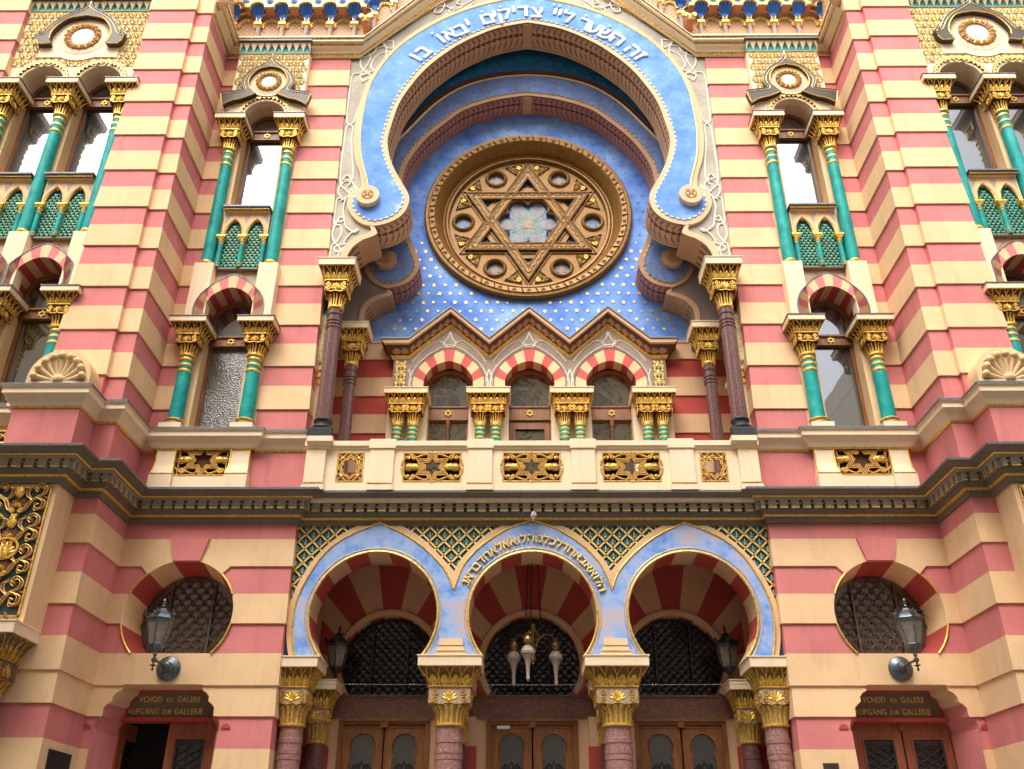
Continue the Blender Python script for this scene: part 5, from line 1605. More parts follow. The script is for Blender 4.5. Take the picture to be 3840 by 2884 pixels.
# white interlace on the arabesque field
mb = MB()
for c in (-1.36, 0, 1.36):
    for r_ in (.66,):
        a = arc(c, 7.30, r_, -.25, pi + .25, 40, .12); mb.tube(y3(a, YL - .004), .013, 4)
    for s in (-1, 1):
        mb.tube(y3([(c + s * .05, 8.02), (c + s * .12, 8.10), (c + s * .04, 8.20), (c, 8.34)], YL - .004), .014, 4)
        mb.tube(y3(smooth([(c + s * .62, 7.75), (c + s * .45, 7.98), (c + s * .2, 8.16), (c, 8.02)], 3), YL - .004), .012, 4)
        mb.tube(y3(smooth([(c + s * .66, 7.15), (c + s * .62, 7.35), (c + s * .68, 7.6)], 3), YL - .004), .012, 4)
part('white_interlace', mb, LINE, log, False)
# gable moulding: sloping painted cove between fillets
mb = MB()
GP = [(YL - .005, 0, 0), (YL - .02, .02, 0), (YL - .05, .05, 3), (YL - .054, .055, 3), (YL - .17, .20, 1), (YL - .20, .22, 0), (YL - .20, .28, 0), (YL - .22, .295, 2), (YL - .22, .325, 2), (YL + .1, .335, 2)]
def zrow(d):
    # shift of the corners keeps the bands parallel
    return [(x + (.20 * min(1, d / .3) if abs(x) > 2.2 else 0) * (1 if x > 0 else -1), z + d) for x, z in zigl]
for (y0, d0, m0), (y1, d1, m1) in zip(GP, GP[1:]):
    A_, B_ = zrow(d0), zrow(d1)
    for k in range(len(A_) - 1):
        mb.add([(A_[k][0], y0, A_[k][1]), (A_[k + 1][0], y0, A_[k + 1][1]), (B_[k + 1][0], y1, B_[k + 1][1]), (B_[k][0], y1, B_[k][1])], [(0, 1, 2, 3)], m1)
for s in (-1, 1):
    A_ = [(s * (2.32 + .20 * min(1, d / .3)), y, 7.79 + d) for y, d, m in GP]
    for a, b in zip(A_, A_[1:]): mb.add([a, b, (b[0], 1.5, b[2]), (a[0], 1.5, a[2])], [(0, 1, 2, 3)], 1)
# palmettes and buds along the cove
for k in range(len(zigl) - 1):
    (xa, za), (xb, zb) = zigl[k], zigl[k + 1]
    L = math.hypot(xb - xa, zb - za); n = max(1, round(L / .155))
    t = Vector((xb - xa, 0, zb - za)).normalized()
    up = Vector((0, -.11, .14)).normalized()
    for j in range(n):
        f = (j + .5) / n
        o = Vector((xa + (xb - xa) * f, YL - .062, za + (zb - za) * f + .062))
        P = plane(o, t * (1 if t.x > 0 else -1), up, Vector((0, -.14, -.11)).normalized())
        palmette(mb, P, 0, .02, .105, .006, 4, 7, 1.15)
        mb.ball(P(0, .016, .004), .011, 6, 4, 3)
        leaf(mb, P, .078, .13, -pi / 2, .09, .035, .004, 5)
part('gable_moulding', mb, [TAN, BROWN, LEAD, GOLD, RUST, plaster('muted blue paint', (.05, .09, .20), .1)], log, False)
# gilded pilaster panels at both ends
for s in (1, -1):
    mb = MB(); cx = s * 2.17
    mb.box(cx - .095, cx + .095, YL - .015, YL, 7.12, 7.76, 1)
    P = plane((cx, YL - .018, 7.12), (1, 0, 0), (0, 0, 1), (0, -1, 0))
    for j in range(4):
        z = .02 + j * .155
        leaf(mb, P, 0, z + .02, pi / 2, .12, .07, .022, 0)
        for v in (-1, 1):
            scroll(mb, P, v * .05, z + .04, .04, -pi / 2, 1.4, .009, .012, 0, v, 12)
            scroll(mb, P, v * .055, z + .115, .03, pi / 2, 1.2, .008, .012, 0, -v, 10)
        mb.ball(P(0, z, .01), .018, 6, 4, 0)
    part('gilded_panel', mb, [GOLDL, LACE], log, False)
# paired columns
for cx in (-2.02, -.68, .68, 2.02):
    mb = MB()
    for d in (-.125, .125):
        mb.lathe([(.082, 4.84), (.08, 6.50)], cx + d, 1.22, 18, 0)
        for z in (6.24, 6.32, 6.40, 6.47): mb.lathe([(.078, z - .02), (.09, z - .01), (.09, z + .01), (.078, z + .02)], cx + d, 1.22, 18, 1)
    o = part('paired_columns', mb, [TEAL, GOLD], log, False)
    cm = MB()
    mb = MB(); mb.box(cx - .33, cx + .33, 1.38, 1.62, 4.84, 7.06); mb.box(cx - .36, cx + .36, 1.28, 1.60, 7.0, 7.085)
    part('pier', mb, CREAM, log, False)
    capital('capital', cx, 1.24, 6.49, 7.09, .082, .355, log, [GOLD, MAROON, CREAM, CREAM], dxs=(-.125, .125), hwy=.20, n=6, lead=False, flutes=7)
# loggia windows
for c, mid in ((-1.36, True), (0, False), (1.36, True)):
    mb = MB(); Y = 1.58
    zs_ = [4.84, 6.78, 6.98]
    hw = .37
    mb.prism([(c - hw, 4.84), (c + hw, 4.84), (c + hw, 7.0)] + arc(c, 7.28, .42, -.3, pi + .3, 24) + [(c - hw, 7.0)], Y, Y + .05,
             [[(c - hw + .06, 4.9), (c - hw + .06, 6.72), (c + hw - .06, 6.72), (c + hw - .06, 4.9)], [(c + .34, 6.99)] + arc(c, 7.28, .36, -.2, pi + .2, 20) + [(c - .34, 6.99)]])
    mb.box(c - hw, c + hw, Y - .03, Y, 6.76, 6.97)
    mb.box(c - hw, c + hw, Y - .05, Y, 6.965, 6.99); mb.box(c - hw, c + hw, Y - .045, Y, 6.735, 6.76)
    if mid:
        mb.lathe([(.03, 4.84), (.028, 6.6), (.04, 6.64), (.045, 6.74)], c, Y - .0, 10)
        for z in (6.45, 6.55, 6.62): mb.lathe([(.026, z - .015), (.04, z), (.026, z + .015)], c, Y, 10)
    else:
        mb.prism([(c - hw + .05, 4.9), (c + hw - .05, 4.9), (c + hw - .05, 6.70), (c - hw + .05, 6.70)], Y - .015, Y, [[(c - hw + .13, 4.95), (c - hw + .13, 6.58), (c + hw - .13, 6.58), (c + hw - .13, 4.95)]])
    o = part('loggia_window', mb, WOOD, log, False)
    g = MB(); g.box(c - hw + .03, c + hw - .03, Y + .03, Y + .036, 4.86, 6.75); g.prism([(c + .36, 6.96)] + arc(c, 7.28, .39, -.4, pi + .4, 24) + [(c - .36, 6.96)], Y + .03, Y + .036)
    part('pane', g, GLASSO, log, False)
    star_emblem(c, 6.865, Y - .035, .06, log)

# ================================================================== balustrade of the balcony
YB = -.06
mb = MB()
xs = [(-.53, -.41), (.41, .53), (.93, 1.01), (1.83, 1.955), (2.33, 2.40), (2.785, 2.93)]
slots = [(-.415, .415), (1.005, 1.835), (2.395, 2.785)]
allx = sorted([(-b, -a) for a, b in slots[1:]] + [(a, b) for a, b in slots])
prev = -3.24
for a, b in allx + [(3.24, 3.24)]:
    mb.box(prev, a, YB, YB + .14, 4.83, 5.50, 0); prev = b
for a, b in allx:
    mb.box(a, b, YB, YB + .14, 4.83, 4.965, 0); mb.box(a, b, YB, YB + .14, 5.425, 5.50, 0)
mb.sweep([(-3.26, YB), (3.26, YB)], [(0, 5.46), (.02, 5.47), (.03, 5.50), (.05, 5.51), (.05, 5.585), (-.17, 5.60)], [0] * 5)
mb.box(-3.24, 3.24, YB + .139, YB + .19, 5.47, 5.60, 0)
mb.sweep([(-3.26, YB), (3.26, YB)], [(.028, 4.82), (.028, 4.905), (.0, 4.915)], [0, 1])
bal = part('balustrade', mb, [CREAM, GOLD], mirror=False)
for c, h in ((-2.14, .19), (-.735, .19), (.735, .19), (2.14, .19), (-3.08, .155), (3.08, .155)):
    mb = MB()
    big = abs(c) > 3
    e = .02 if big else 0
    mb.box(c - h, c + h, YB - .055 - e, YB + .2, 4.83, 4.925, 0)
    mb.tube([(c - h + .01, YB - .058 - e, 4.93), (c + h - .01, YB - .058 - e, 4.93)], .008, 5, 1)
    mb.box(c - h + .02, c + h - .02, YB - .04 - e, YB + .19, 4.925, 5.47, 0)
    if big:
        mb.sweep([(c - h + .02, YB + .1), (c - h + .02, YB - .06), (c + h - .02, YB - .06)] if c > 0 else [(c - h + .02, YB - .06), (c + h - .02, YB - .06), (c + h - .02, YB + .1)], [(.0, 5.45), (.02, 5.46), (.03, 5.50), (.07, 5.53), (.09, 5.54), (.09, 5.62), (-.2, 5.64)], [1, 0, 0, 0, 0, 2])
        mb.box(c - h + .02, c + h - .02, -.1, .25, 5.50, 5.635, 0)
    else:
        mb.box(c - h, c + h, YB - .06, YB + .2, 5.47, 5.60, 0); mb.box(c - h + .01, c + h - .01, YB - .05, YB + .2, 5.60, 5.615, 0)
    part('pedestal', mb, [CREAM, GOLD, LEAD], bal, False)
for c in (-1.42, 0, 1.42): openwork(c, 4.965, 5.425, .415, YB + .01, bal)
for c in (-2.59, 2.59): openwork(c, 4.965, 5.425, .195, YB + .01, bal, 'rosette')

# ================================================================== portal: three horseshoe arches
YP = .23
PC = 2.145
PR, PZ, PB = .862, 3.165, 2.60
MIDB = [(1.075, 3.76), (.98, 3.94), (.68, 4.26), (.32, 4.475), (0, 4.585)]
SIDB = [(1.075, 3.76), (1.26, 3.96), (1.50, 4.20), (1.80, 4.40), (2.15, 4.555)]
SIDB2 = [(2.15, 4.555), (2.50, 4.40), (2.76, 4.23), (3.01, 3.96), (3.18, 3.65), (3.285, 3.33), (3.30, 3.05), (3.27, 2.80), (3.22, 2.60)]
BMID = [(1.075, 3.49), (1.0, 3.72), (.90, 3.91), (.67, 4.15), (.33, 4.37), (0, 4.49)]
BSID = [(1.075, 3.49), (1.16, 3.70), (1.28, 3.87), (1.52, 4.10), (1.80, 4.29), (2.15, 4.455)]
BSID2 = [(2.15, 4.455), (2.46, 4.32), (2.70, 4.18), (2.92, 3.96), (3.09, 3.65), (3.20, 3.33), (3.215, 3.05), (3.19, 2.80), (3.14, 2.60)]
def arcade(mid, s1, s2): return S1(mid[::-1], 4)[:-1] + S1(s1, 4)[:-1] + S1(s2, 4)     # centre -> right end
holes = [horseshoe(c, PZ, PR, PB, 44) for c in (-PC, 0, PC)]
def plate(half, rr, y0, y1, mi, mb):
    """arcade plate with notches for the openings (they reach the bottom edge)"""
    bot = []
    for c in (-PC, 0, PC): bot += horseshoe(c, PZ, rr, PB, 44)[::-1]
    right = half
    poly = bot + [right[-1]] + right[::-1][1:] + mir(right[1:])
    mb.prism(poly, y0, y1, mi=mi)
# structural wall with the openings, soffits in coloured stones
mb = MB()
bot = []
for c in (-PC, 0, PC): bot += horseshoe(c, PZ, PR + .012, PB, 44)[::-1]
mb.prism([(-3.32, PB)] + bot + [(3.32, PB), (3.32, 4.47), (-3.32, 4.47)], YP + .05, .72, mi=0)
for c in (-PC, 0, PC):
    d = math.asin((PZ - PB) / PR); n = 13
    for k in range(n):
        for j in range(5):
            a0 = -d + (pi + 2 * d) * (k + j / 5) / n; a1 = -d + (pi + 2 * d) * (k + (j + 1) / 5) / n
            p, q = (c + PR * math.cos(a0), PZ + PR * math.sin(a0)), (c + PR * math.cos(a1), PZ + PR * math.sin(a1))
            mb.add([(p[0], YP, p[1]), (q[0], YP, q[1]), (q[0], .73, q[1]), (p[0], .73, p[1])], [(0, 1, 2, 3)], 1 + k % 2)
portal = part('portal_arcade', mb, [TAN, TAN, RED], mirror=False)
mb = MB(); plate(arcade(MIDB, SIDB, SIDB2), PR + .02, YP - .01, YP + .06, 0, mb)
part('arcade_border', mb, [BEIGE], portal, False)
mb = MB(); plate(arcade(BMID, BSID, BSID2), PR + .01, YP - .026, YP + .02, 0, mb)
part('blue_arcade_field', mb, [BLUE2], portal, False)
mb = MB()
h = arcade(BMID, BSID, BSID2)
for s in (1, -1): mb.tube([(s * x, YP - .028, z) for x, z in h], .014, 6)
for c in (-PC, 0, PC): mb.tube(y3(horseshoe(c, PZ, PR + .008, PB, 60), YP - .03), .017, 8)
for c in (-PC, 0, PC): mb.tube(y3(horseshoe(c, PZ, PR + .055, PB, 60), YP - .026), .008, 6)
part('gilded_edge', mb, [GOLD], portal, False)
# tiled lattice ground above the arches
def border_r(x, z):     # inside the bordered arcade?
    pts = arcade(MIDB, SIDB, SIDB2); ax = abs(x)
    for (x0, z0), (x1, z1) in zip(pts, pts[1:]):
        if x0 <= ax <= x1 or x1 <= ax <= x0:
            if z < z0 + (z1 - z0) * ((ax - x0) / (x1 - x0) if abs(x1 - x0) > 1e-6 else 0): return True
    return False
mb = MB(); bt = []
for c in (-PC, 0, PC): bt += horseshoe(c, PZ, PR + .05, PB, 44)[::-1]
mb.prism([(-3.33, PB)] + bt + [(3.33, PB), (3.33, 4.50), (-3.33, 4.50)], YP + .028, YP + .05, mi=0)
p = .205
rng = random.Random(5)
for i in range(-17, 18):
    for j in range(-1, 11):
        cx, cz = i * p, 4.50 - j * p
        for ox, oz in ((0, 0), (p / 2, -p / 2)):
            x, z = cx + ox, cz + oz
            if abs(x) > 3.34 or border_r(x, z + .12): continue
            P = plane((x, YP + .028, z), (1, 0, 0), (0, 0, 1), (0, -1, 0))
            leaf(mb, P, 0, -.03, pi / 2, .088, .030, .010, 2)
            for sg in (-1, 1):
                leaf(mb, P, sg * .004, -.028, pi / 2 - sg * .75, .072, .026, .009, 2)
                leaf(mb, P, sg * .006, -.034, pi / 2 - sg * 1.45, .055, .022, .008, 4)
            mb.box(x - .016, x + .016, YP + .014, YP + .028, z - .042, z - .03, 3)
            mb.tube([P(0, -.03, .012), P(0, .035, .014)], .006, 4, 3)
for i in range(-36, 37):
    for sg in (1, -1):
        x = i * p
        zt = 4.455
        # bar running down from the top edge
        prev = None
        for k in range(0, 44):
            xx, zz = x + p / 2 + sg * k * p / 4, 4.50 - p / 2 * 0 - k * p / 4 + .1025 - .1025
            ok = abs(xx) < 3.33 and not border_r(xx, zz + .06) and zz > 2.7
            if ok and prev is None: prev = (xx, zz)
            if not ok and prev is not None:
                mb.bar((prev[0], YP + .016, prev[1]), (xx, YP + .016, zz), .026, .018, 1); prev = None
part('lattice_tiles', mb, [cloudy('blue green glazed ground', (.014, .055, .17), (.02, .11, .18), None, 9, .4, .6, .4), GOLDL, plaster('turquoise glaze', (.06, .36, .38), .2, .4), GOLDL, plaster('teal blue glaze', (.03, .20, .30), .2, .4)], portal, False)

# gold inscription round the middle arch
mb = MB()
TXT = 'הלואאבאחדלכלנוהלואאלאחדבראנ'
a0, a1 = rad(17.5), rad(157)
wd = {'ל': .8, 'ו': .45, 'נ': .62, 'ח': 1.05, 'א': 1.0, 'ה': 1.0, 'ב': .95, 'ד': .9, 'כ': .9, 'ר': .85}
tot = sum(wd[c] for c in TXT)
acc = 0
for ch in TXT:
    t = (acc + wd[ch] / 2) / tot; acc += wd[ch]
    a = a0 + (a1 - a0) * t
    r = 1.005 + .055 * max(0, 1 - abs(a - pi / 2) / .9)
    g = letter(ch, r * math.cos(a), PZ + r * math.sin(a), a - pi / 2, .17, YP - .055, .03, .030, 1.06)
    if g: mb.add(g[0], g[1])
part('gold_inscription', mb, GOLDL, portal, False, smooth_=20)

# front columns of the portal
STONECAP = [GOLD, plaster('bronze gold leaf ground', (.20, .115, .03), .2, .5), CREAM, CREAM, plaster('pale capital stone', (.50, .36, .29), .15), plaster('straw gold bell', (.46, .31, .13), .15)]
def portal_col(x, y, r, hw, zc, z1, name='portal_column', mirror=True, shaft=None, zb=GROUND + .35, hwy=None):
    mb = MB()
    mb.lathe([(r * 1.08, zb + .3), (r * 1.05, -.2), (r, z1)], x, y, 32, 0)
    for z in (z1 - .17, z1 - .30, z1 - .37): mb.lathe([(r * .97, z - .034), (r * 1.05, z - .028), (r * 1.05, z + .028), (r * .97, z + .034)], x, y, 32, 0)
    o = part(name, mb, shaft or GRAN, mirror=mirror)
    b = MB(); b.box(x - r * 1.6, x + r * 1.6, y - r * 1.6, y + r * 1.6, GROUND, zb + .12); b.lathe([(r * 1.5, zb + .12), (r * 1.55, zb + .18), (r * 1.2, zb + .24), (r * 1.25, zb + .30)], x, y, 28)
    part('base', b, GRAN, o, False)
    capital('capital', x, y, z1, zc, r * .97, hw, o, STONECAP, n=4, lead=False, hwy=hwy, flutes=8)
    return o
for x in (1.085,): portal_col(x, .44, .172, .415, 2.60, 1.76, hwy=.36)
portal_col(3.135, .47, .150, .315, 2.60, 1.76, hwy=.315)
# flared block on each middle abacus
mb = MB()
prof = [(.155, 2.83), (.16, 2.74), (.185, 2.67), (.20, 2.66), (.20, 2.60)]
for (h0, za), (h1, zb) in zip(prof, prof[1:]):
    mb.add([(1.085 - h0, .155, za), (1.085 + h0, .155, za), (1.085 + h1, .145, zb), (1.085 - h1, .145, zb)], [(0, 1, 2, 3)])
    for s in (-1, 1): mb.add([(1.085 + s * h0, .155, za), (1.085 + s * h0, .22, za), (1.085 + s * h1, .22, zb), (1.085 + s * h1, .145, zb)], [(0, 1, 2, 3)])
mb.add([(1.085 - .155, .155, 2.83), (1.085 + .155, .155, 2.83), (1.085 + .155, .22, 2.83), (1.085 - .155, .22, 2.83)], [(0, 1, 2, 3)])
part('impost_block', mb, BEIGE)
# inner columns at the back of the porch
portal_col(2.97, 1.28, .125, .25, 2.47, 1.66, 'inner_column', True, GRAND)
portal_col(1.05, 1.32, .125, .25, 2.47, 1.66, 'inner_column', True, GRAND)

# porch: back wall with three lunettes, side walls, vault, floor
YK = 1.62
LR, LZ, LB = .70, 2.80, 2.36
SX = 2.09
mb = MB()
bt = []
for c in (-SX, 0, SX): bt += horseshoe(c, LZ, LR, LB, 40)[::-1]
mb.prism([(-3.32, LB)] + bt + [(3.32, LB), (3.32, 4.6), (-3.32, 4.6)], YK, YK + .25, mi=0)
for c in (-SX, 0, SX):
    d = .55; n = 13
    for k in range(n):
        for j in range(4):
            t0 = -d + (pi + 2 * d) * (k + j / 4) / n; t1 = -d + (pi + 2 * d) * (k + (j + 1) / 4) / n
            f = lambda r, t: (min(c + 1.04, max(c - 1.04, c + r * math.cos(t))), YK - .006, min(4.27, LZ + r * math.sin(t)))
            mb.add([f(.80, t0), f(1.55, t0), f(1.55, t1), f(.80, t1)], [(0, 1, 2, 3)], 0 if k % 2 else 1)
            g = lambda t, y: (c + (LR - .003) * math.cos(t), y, LZ + (LR - .003) * math.sin(t))
            mb.add([g(t0, YK), g(t1, YK), g(t1, YK + .25), g(t0, YK + .25)], [(0, 1, 2, 3)], 1 if k % 2 else 0)
    mb.lathe([(LR, YK), (LR, YK - .05), (LR + .03, YK - .06), (LR + .08, YK - .06), (LR + .10, YK - .02), (LR + .11, YK)], c, LZ, 40, 0, axis='y', a0=-.6, a1=pi + .6)
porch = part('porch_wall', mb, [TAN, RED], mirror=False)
for c in (-SX, 0, SX):
    g = MB(); g.prism(horseshoe(c, LZ, LR + .02, LB, 36), YK + .16, YK + .17); part('lunette_pane', g, GLASSL, porch, False)
    k = MB(); scales(k, c, LZ, LR, LB + .02, YK + .10, .125, .010, .085)
    for x in (c - .26, c + .26): k.box(x - .015, x + .015, YK + .08, YK + .10, LB, LZ + .62)
    part('scale_grille', k, IRON, porch, False)
mb = MB()
mb.box(-3.32, 3.32, YK - .02, YK + .25, 2.04, 2.36, 0)
mb.box(-3.32, 3.32, YK - .05, YK, 2.335, 2.36, 0)
part('granite_lintel', mb, granite('brown granite', (.13, .055, .04), (.21, .10, .075), .35, 40), porch, False)
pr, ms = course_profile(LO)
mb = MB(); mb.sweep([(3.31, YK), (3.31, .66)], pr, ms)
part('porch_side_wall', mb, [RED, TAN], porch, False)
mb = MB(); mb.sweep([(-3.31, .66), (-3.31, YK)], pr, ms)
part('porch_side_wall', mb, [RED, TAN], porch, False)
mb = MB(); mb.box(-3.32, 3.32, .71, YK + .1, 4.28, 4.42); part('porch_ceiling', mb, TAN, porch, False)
for s in (-1.05, 1.05):     # wall piers between the doors
    mb = MB(); mb.box(s - .41, s + .41, YK - .0, YK + .3, GROUND + .3, 2.05, 0); mb.box(s - .26, s + .26, YK - .14, YK, GROUND + .3, 2.05, 0)
    mb.box(s - .268, s + .268, YK - .148, YK - .01, GROUND + .3, 1.66, 1)
    part('wall_pier', mb, [TAN, RED], porch, False)
for s in (-1, 1):
    mb = MB(); mb.box(min(s * 2.71, s * 3.31), max(s * 2.71, s * 3.31), YK, YK + .3, GROUND + .3, 2.05, 0); mb.box(min(s * 2.86, s * 3.31), max(s * 2.86, s * 3.31), YK - .14, YK, GROUND + .3, 2.05, 0)
    mb.box(min(s * 2.852, s * 3.31), max(s * 2.852, s * 3.31), YK - .148, YK - .01, GROUND + .3, 1.66, 1)
    part('wall_pier', mb, [TAN, RED], porch, False)
for c in (-SX, 0, SX):
    mb = MB(); zt = 2.04
    w_ = .64
    mb.prism([(c - w_, GROUND + .3), (c + w_, GROUND + .3), (c + w_, zt), (c - w_, zt)], YK - .03, YK + .06, [[(c - w_ + .06, GROUND + .34), (c - w_ + .06, zt - .08), (c + w_ - .06, zt - .08), (c + w_ - .06, GROUND + .34)]])
    mb.box(c - w_, c + w_, YK - .06, YK - .03, zt - .04, zt, 0)
    mb.box(c - .05, c + .05, YK - .05, YK + .02, zt - .12, zt - .04, 0)
    o = part('porch_door', mb, DOORW, porch, False)
    for s in (-1, 1):
        x0, x1 = (c - w_ + .06, c - .012) if s < 0 else (c + .012, c + w_ - .06)
        m = (x0 + x1) / 2
        d = MB()
        zz = 1.66
        op = [(m + .165, .35), (m + .165, zz - .14), (m + .12, zz - .12)] + arc(m, zz + .01, .165, -.6, pi + .6, 24) + [(m - .12, zz - .12), (m - .165, zz - .14), (m - .165, .35)]
        d.prism([(x0, GROUND + .34), (x1, GROUND + .34), (x1, zt - .085), (x0, zt - .085)], YK, YK + .05, [op])
        for k in range(26):
            a = -.6 + (pi + 1.2) * k / 25
            d.ball((m + .178 * math.cos(a), YK - .004, zz + .01 + .178 * math.sin(a)), .014, 5, 4)
        for q in ((x0 + .015, x0 + .03), (x1 - .03, x1 - .015)): d.box(q[0], q[1], YK - .012, YK, GROUND + .5, zt - .11)
        d.box(x0 + .015, x1 - .015, YK - .012, YK, zt - .125, zt - .11)
        g = MB(); g.prism([(x, z) for x, z in op], YK + .03, YK + .035)
        k = MB()
        P = plane((m, YK + .012, zz), (1, 0, 0), (0, 0, 1), (0, -1, 0))
        for v in (-1, 1):
            scroll(k, P, v * .085, -.27, .06, pi / 2, 1.4, .010, 0, 0, v, 18)
            k.tube([P(v * .085, -.21, 0), P(v * .15, -.30, 0), P(v * .15, -.8, 0)], .010, 5)
        k.tube([P(0, -.17, 0), P(-.03, -.25, 0), P(0, -.8, 0), P(.03, -.25, 0)], .010, 5, 0, True)
        for v in (-.08, 0, .08): k.tube([P(v, -.32, 0), P(v, -1.2, 0)], .008, 4)
        part('door_leaf', d, DOORW, porch, False)
        part('pane', g, glass('greenish door glass', (.035, .035, .028), .12, .2, .05), porch, False)
        part('door_grille', k, IRON, porch, False)
mb = MB(); mb.box(-3.4, 3.4, -.35, 3.0, GROUND - .05, GROUND + .30); mb.box(-3.6, 3.6, -.65, -.35, GROUND - .05, GROUND + .15)
part('entrance_steps', mb, granite('grey granite step', (.12, .11, .10), (.24, .23, .21), .5, 60), mirror=False)

# black boxes behind doors and windows, their colour stands in for unlit rooms
mb = MB(); mb.box(3.35, 5.66, .9, 2.4, GROUND, 4.4); part('unlit_room_box', mb, VOID)
mb = MB(); mb.box(4.15, 5.35, .70, 1.4, 5.7, 13.9); part('unlit_room_box', mb, VOID)
mb = MB(); mb.box(6.8, 9.0, T + .7, 1.0, 5.7, 13.9); part('unlit_room_box', mb, VOID)

# ================================================================== upper cornice with stalactite arches, gable moulding
MUQ = [5.655 - .4655 * k for k in range(6)]
MOULD = [(0, 13.64), (.03, 13.66), (.05, 13.72), (.10, 13.76), (.16, 13.80), (.18, 13.84), (.22, 13.86), (.22, 13.90), (.25, 13.93), (.25, 13.97), (.22, 14.0), (-.2, 14.02)]
MOULD = [(d + 0, z + .02) for d, z in MOULD]
MM = [0, 1, 0, 0, 1, 0, 0, 1, 0, 1, 0]
# gable line: level part then rising to a point above the arch
def gable_sweep(mb, prof, mats):
    line = [(5.69, 0.0), (3.19, 0.0), (2.14, 1.12), (0.0, 3.42)]     # x and rise of the moulding
    # the joint between level and raking part is mitred in the wall plane
    def row(d, z):
        out = []
        for k, (x, rise) in enumerate(line):
            if k == 1: out.append((x - (z - 13.66) * .36, W - d, z))
            elif k >= 2:
                out.append((x, W - d, z + rise * 1.0 - .0))
            else: out.append((x, W - d, z))
        return out
    rows_ = [row(d, z) for d, z in prof]
    for k in range(len(rows_) - 1):
        for j in range(len(line) - 1):
            mb.add([rows_[k][j], rows_[k][j + 1], rows_[k + 1][j + 1], rows_[k + 1][j]], [(0, 1, 2, 3)], mats[k])
mb = MB()
gable_sweep(mb, MOULD, MM)
# return of the moulding along the tower pier
mb.sweep([(5.69, W - .1), (5.69, P1)], MOULD, MM)
part('gable_moulding', mb, [CREAM, GOLDD])
# latticed wall behind the little arches
def lattice_wall_mat():
    m, nt, b = new_mat('studded lattice plaster')
    g = nt.nodes.new('ShaderNodeNewGeometry'); sp = nt.nodes.new('ShaderNodeSeparateXYZ'); nt.links.new(g.outputs['Position'], sp.inputs[0])
    h = math_(nt, 'ADD', sp.outputs[0], sp.outputs[1])
    s = 1 / .105
    a = math_(nt, 'FRACT', math_(nt, 'MULTIPLY', math_(nt, 'ADD', h, sp.outputs[2]), s)); c = math_(nt, 'FRACT', math_(nt, 'MULTIPLY', math_(nt, 'SUBTRACT', h, sp.outputs[2]), s))
    da = math_(nt, 'ABSOLUTE', math_(nt, 'SUBTRACT', a, .5)); dc = math_(nt, 'ABSOLUTE', math_(nt, 'SUBTRACT', c, .5))
    mx = math_(nt, 'MAXIMUM', da, dc)
    col = ramp(nt, mx, [(.0, (.88, .60, .16)), (.17, (.88, .60, .16)), (.19, (.17, .05, .018)), (.34, (.22, .075, .03)), (.36, (.76, .49, .33)), (1, (.82, .56, .40))])
    nt.nodes[-1].color_ramp.interpolation = 'LINEAR'
    nt.links.new(col, b.inputs['Base Color']); b.inputs['Roughness'].default_value = .7
    bump(nt, b, math_(nt, 'GREATER_THAN', mx, .3), .5, .02)
    return m
LATW = lattice_wall_mat()
mb = MB(); mb.prism([(5.69, 13.95), (5.69, 15.6), (1.2, 15.6), (3.16, 13.95)], W - .01, W + .06)
mb.box(5.66, 5.685, P1 + .02, W, 13.98, 15.6)
part('lattice_wall', mb, LATW)
def muq(x, zb, parent=None, z=0):
    """one bay of the stalactite cornice standing on a twisted colonnette"""
    mb = MB()
    y = W - .06
    z += .17
    mb.lathe([(.034, 13.85 + z), (.034, 14.28 + z)], x, y, 10, 3)
    for k in range(-3, 5): mb.tube([(x + .034 * math.cos(a), y + .034 * math.sin(a), 14.05 + z + k * .045 + .045 * (a / 6.28)) for a in [2 * pi * j / 8 for j in range(9)]], .011, 4, 4)
    mb.lathe([(.05, 13.85 + z), (.05, 13.89 + z), (.035, 13.9 + z)], x, y, 10, 0)
    mb.lathe([(.035, 14.26 + z), (.05, 14.29 + z), (.035, 14.31 + z)], x, y, 10, 0)
    mb.box(x - .07, x + .07, y - .07, W, 14.31 + z, 14.36 + z, 0); mb.box(x - .055, x + .055, y - .055, W, 14.36 + z, 14.39 + z, 1)
    mb.ball((x, y - .05, 14.415 + z), .026, 6, 4, 0)
    # shell niche: ribbed half cone leaning outward
    n = 12
    a_ = [(pi * k / (2 * n)) for k in range(2 * n + 1)]
    bot = [(x + .022 * math.cos(t), y - .06 - .02 * math.sin(t), 14.425 + z) for t in a_]
    topr = [.138 + (.014 if k % 2 else 0) for k in range(2 * n + 1)]
    top = [(x + r * math.cos(t), W - .27, 14.565 + z + r * math.sin(t)) for t, r in zip(a_, topr)]
    midp = [((b[0] + t_[0]) / 2 * 1.0, y - .02 - .05, (b[2] * .55 + t_[2] * .45)) for b, t_ in zip(bot, top)]
    for k in range(2 * n):
        mb.add([bot[k], bot[k + 1], midp[k + 1], midp[k]], [(0, 1, 2, 3)], 2 if k % 4 < 2 else 5); mb.add([midp[k], midp[k + 1], top[k + 1], top[k]], [(0, 1, 2, 3)], 2 if k % 4 < 2 else 5)
    for k in range(0, 2 * n + 1, 2): mb.ball(top[k], .013, 5, 3, 0)
    return mb
mq = MB()
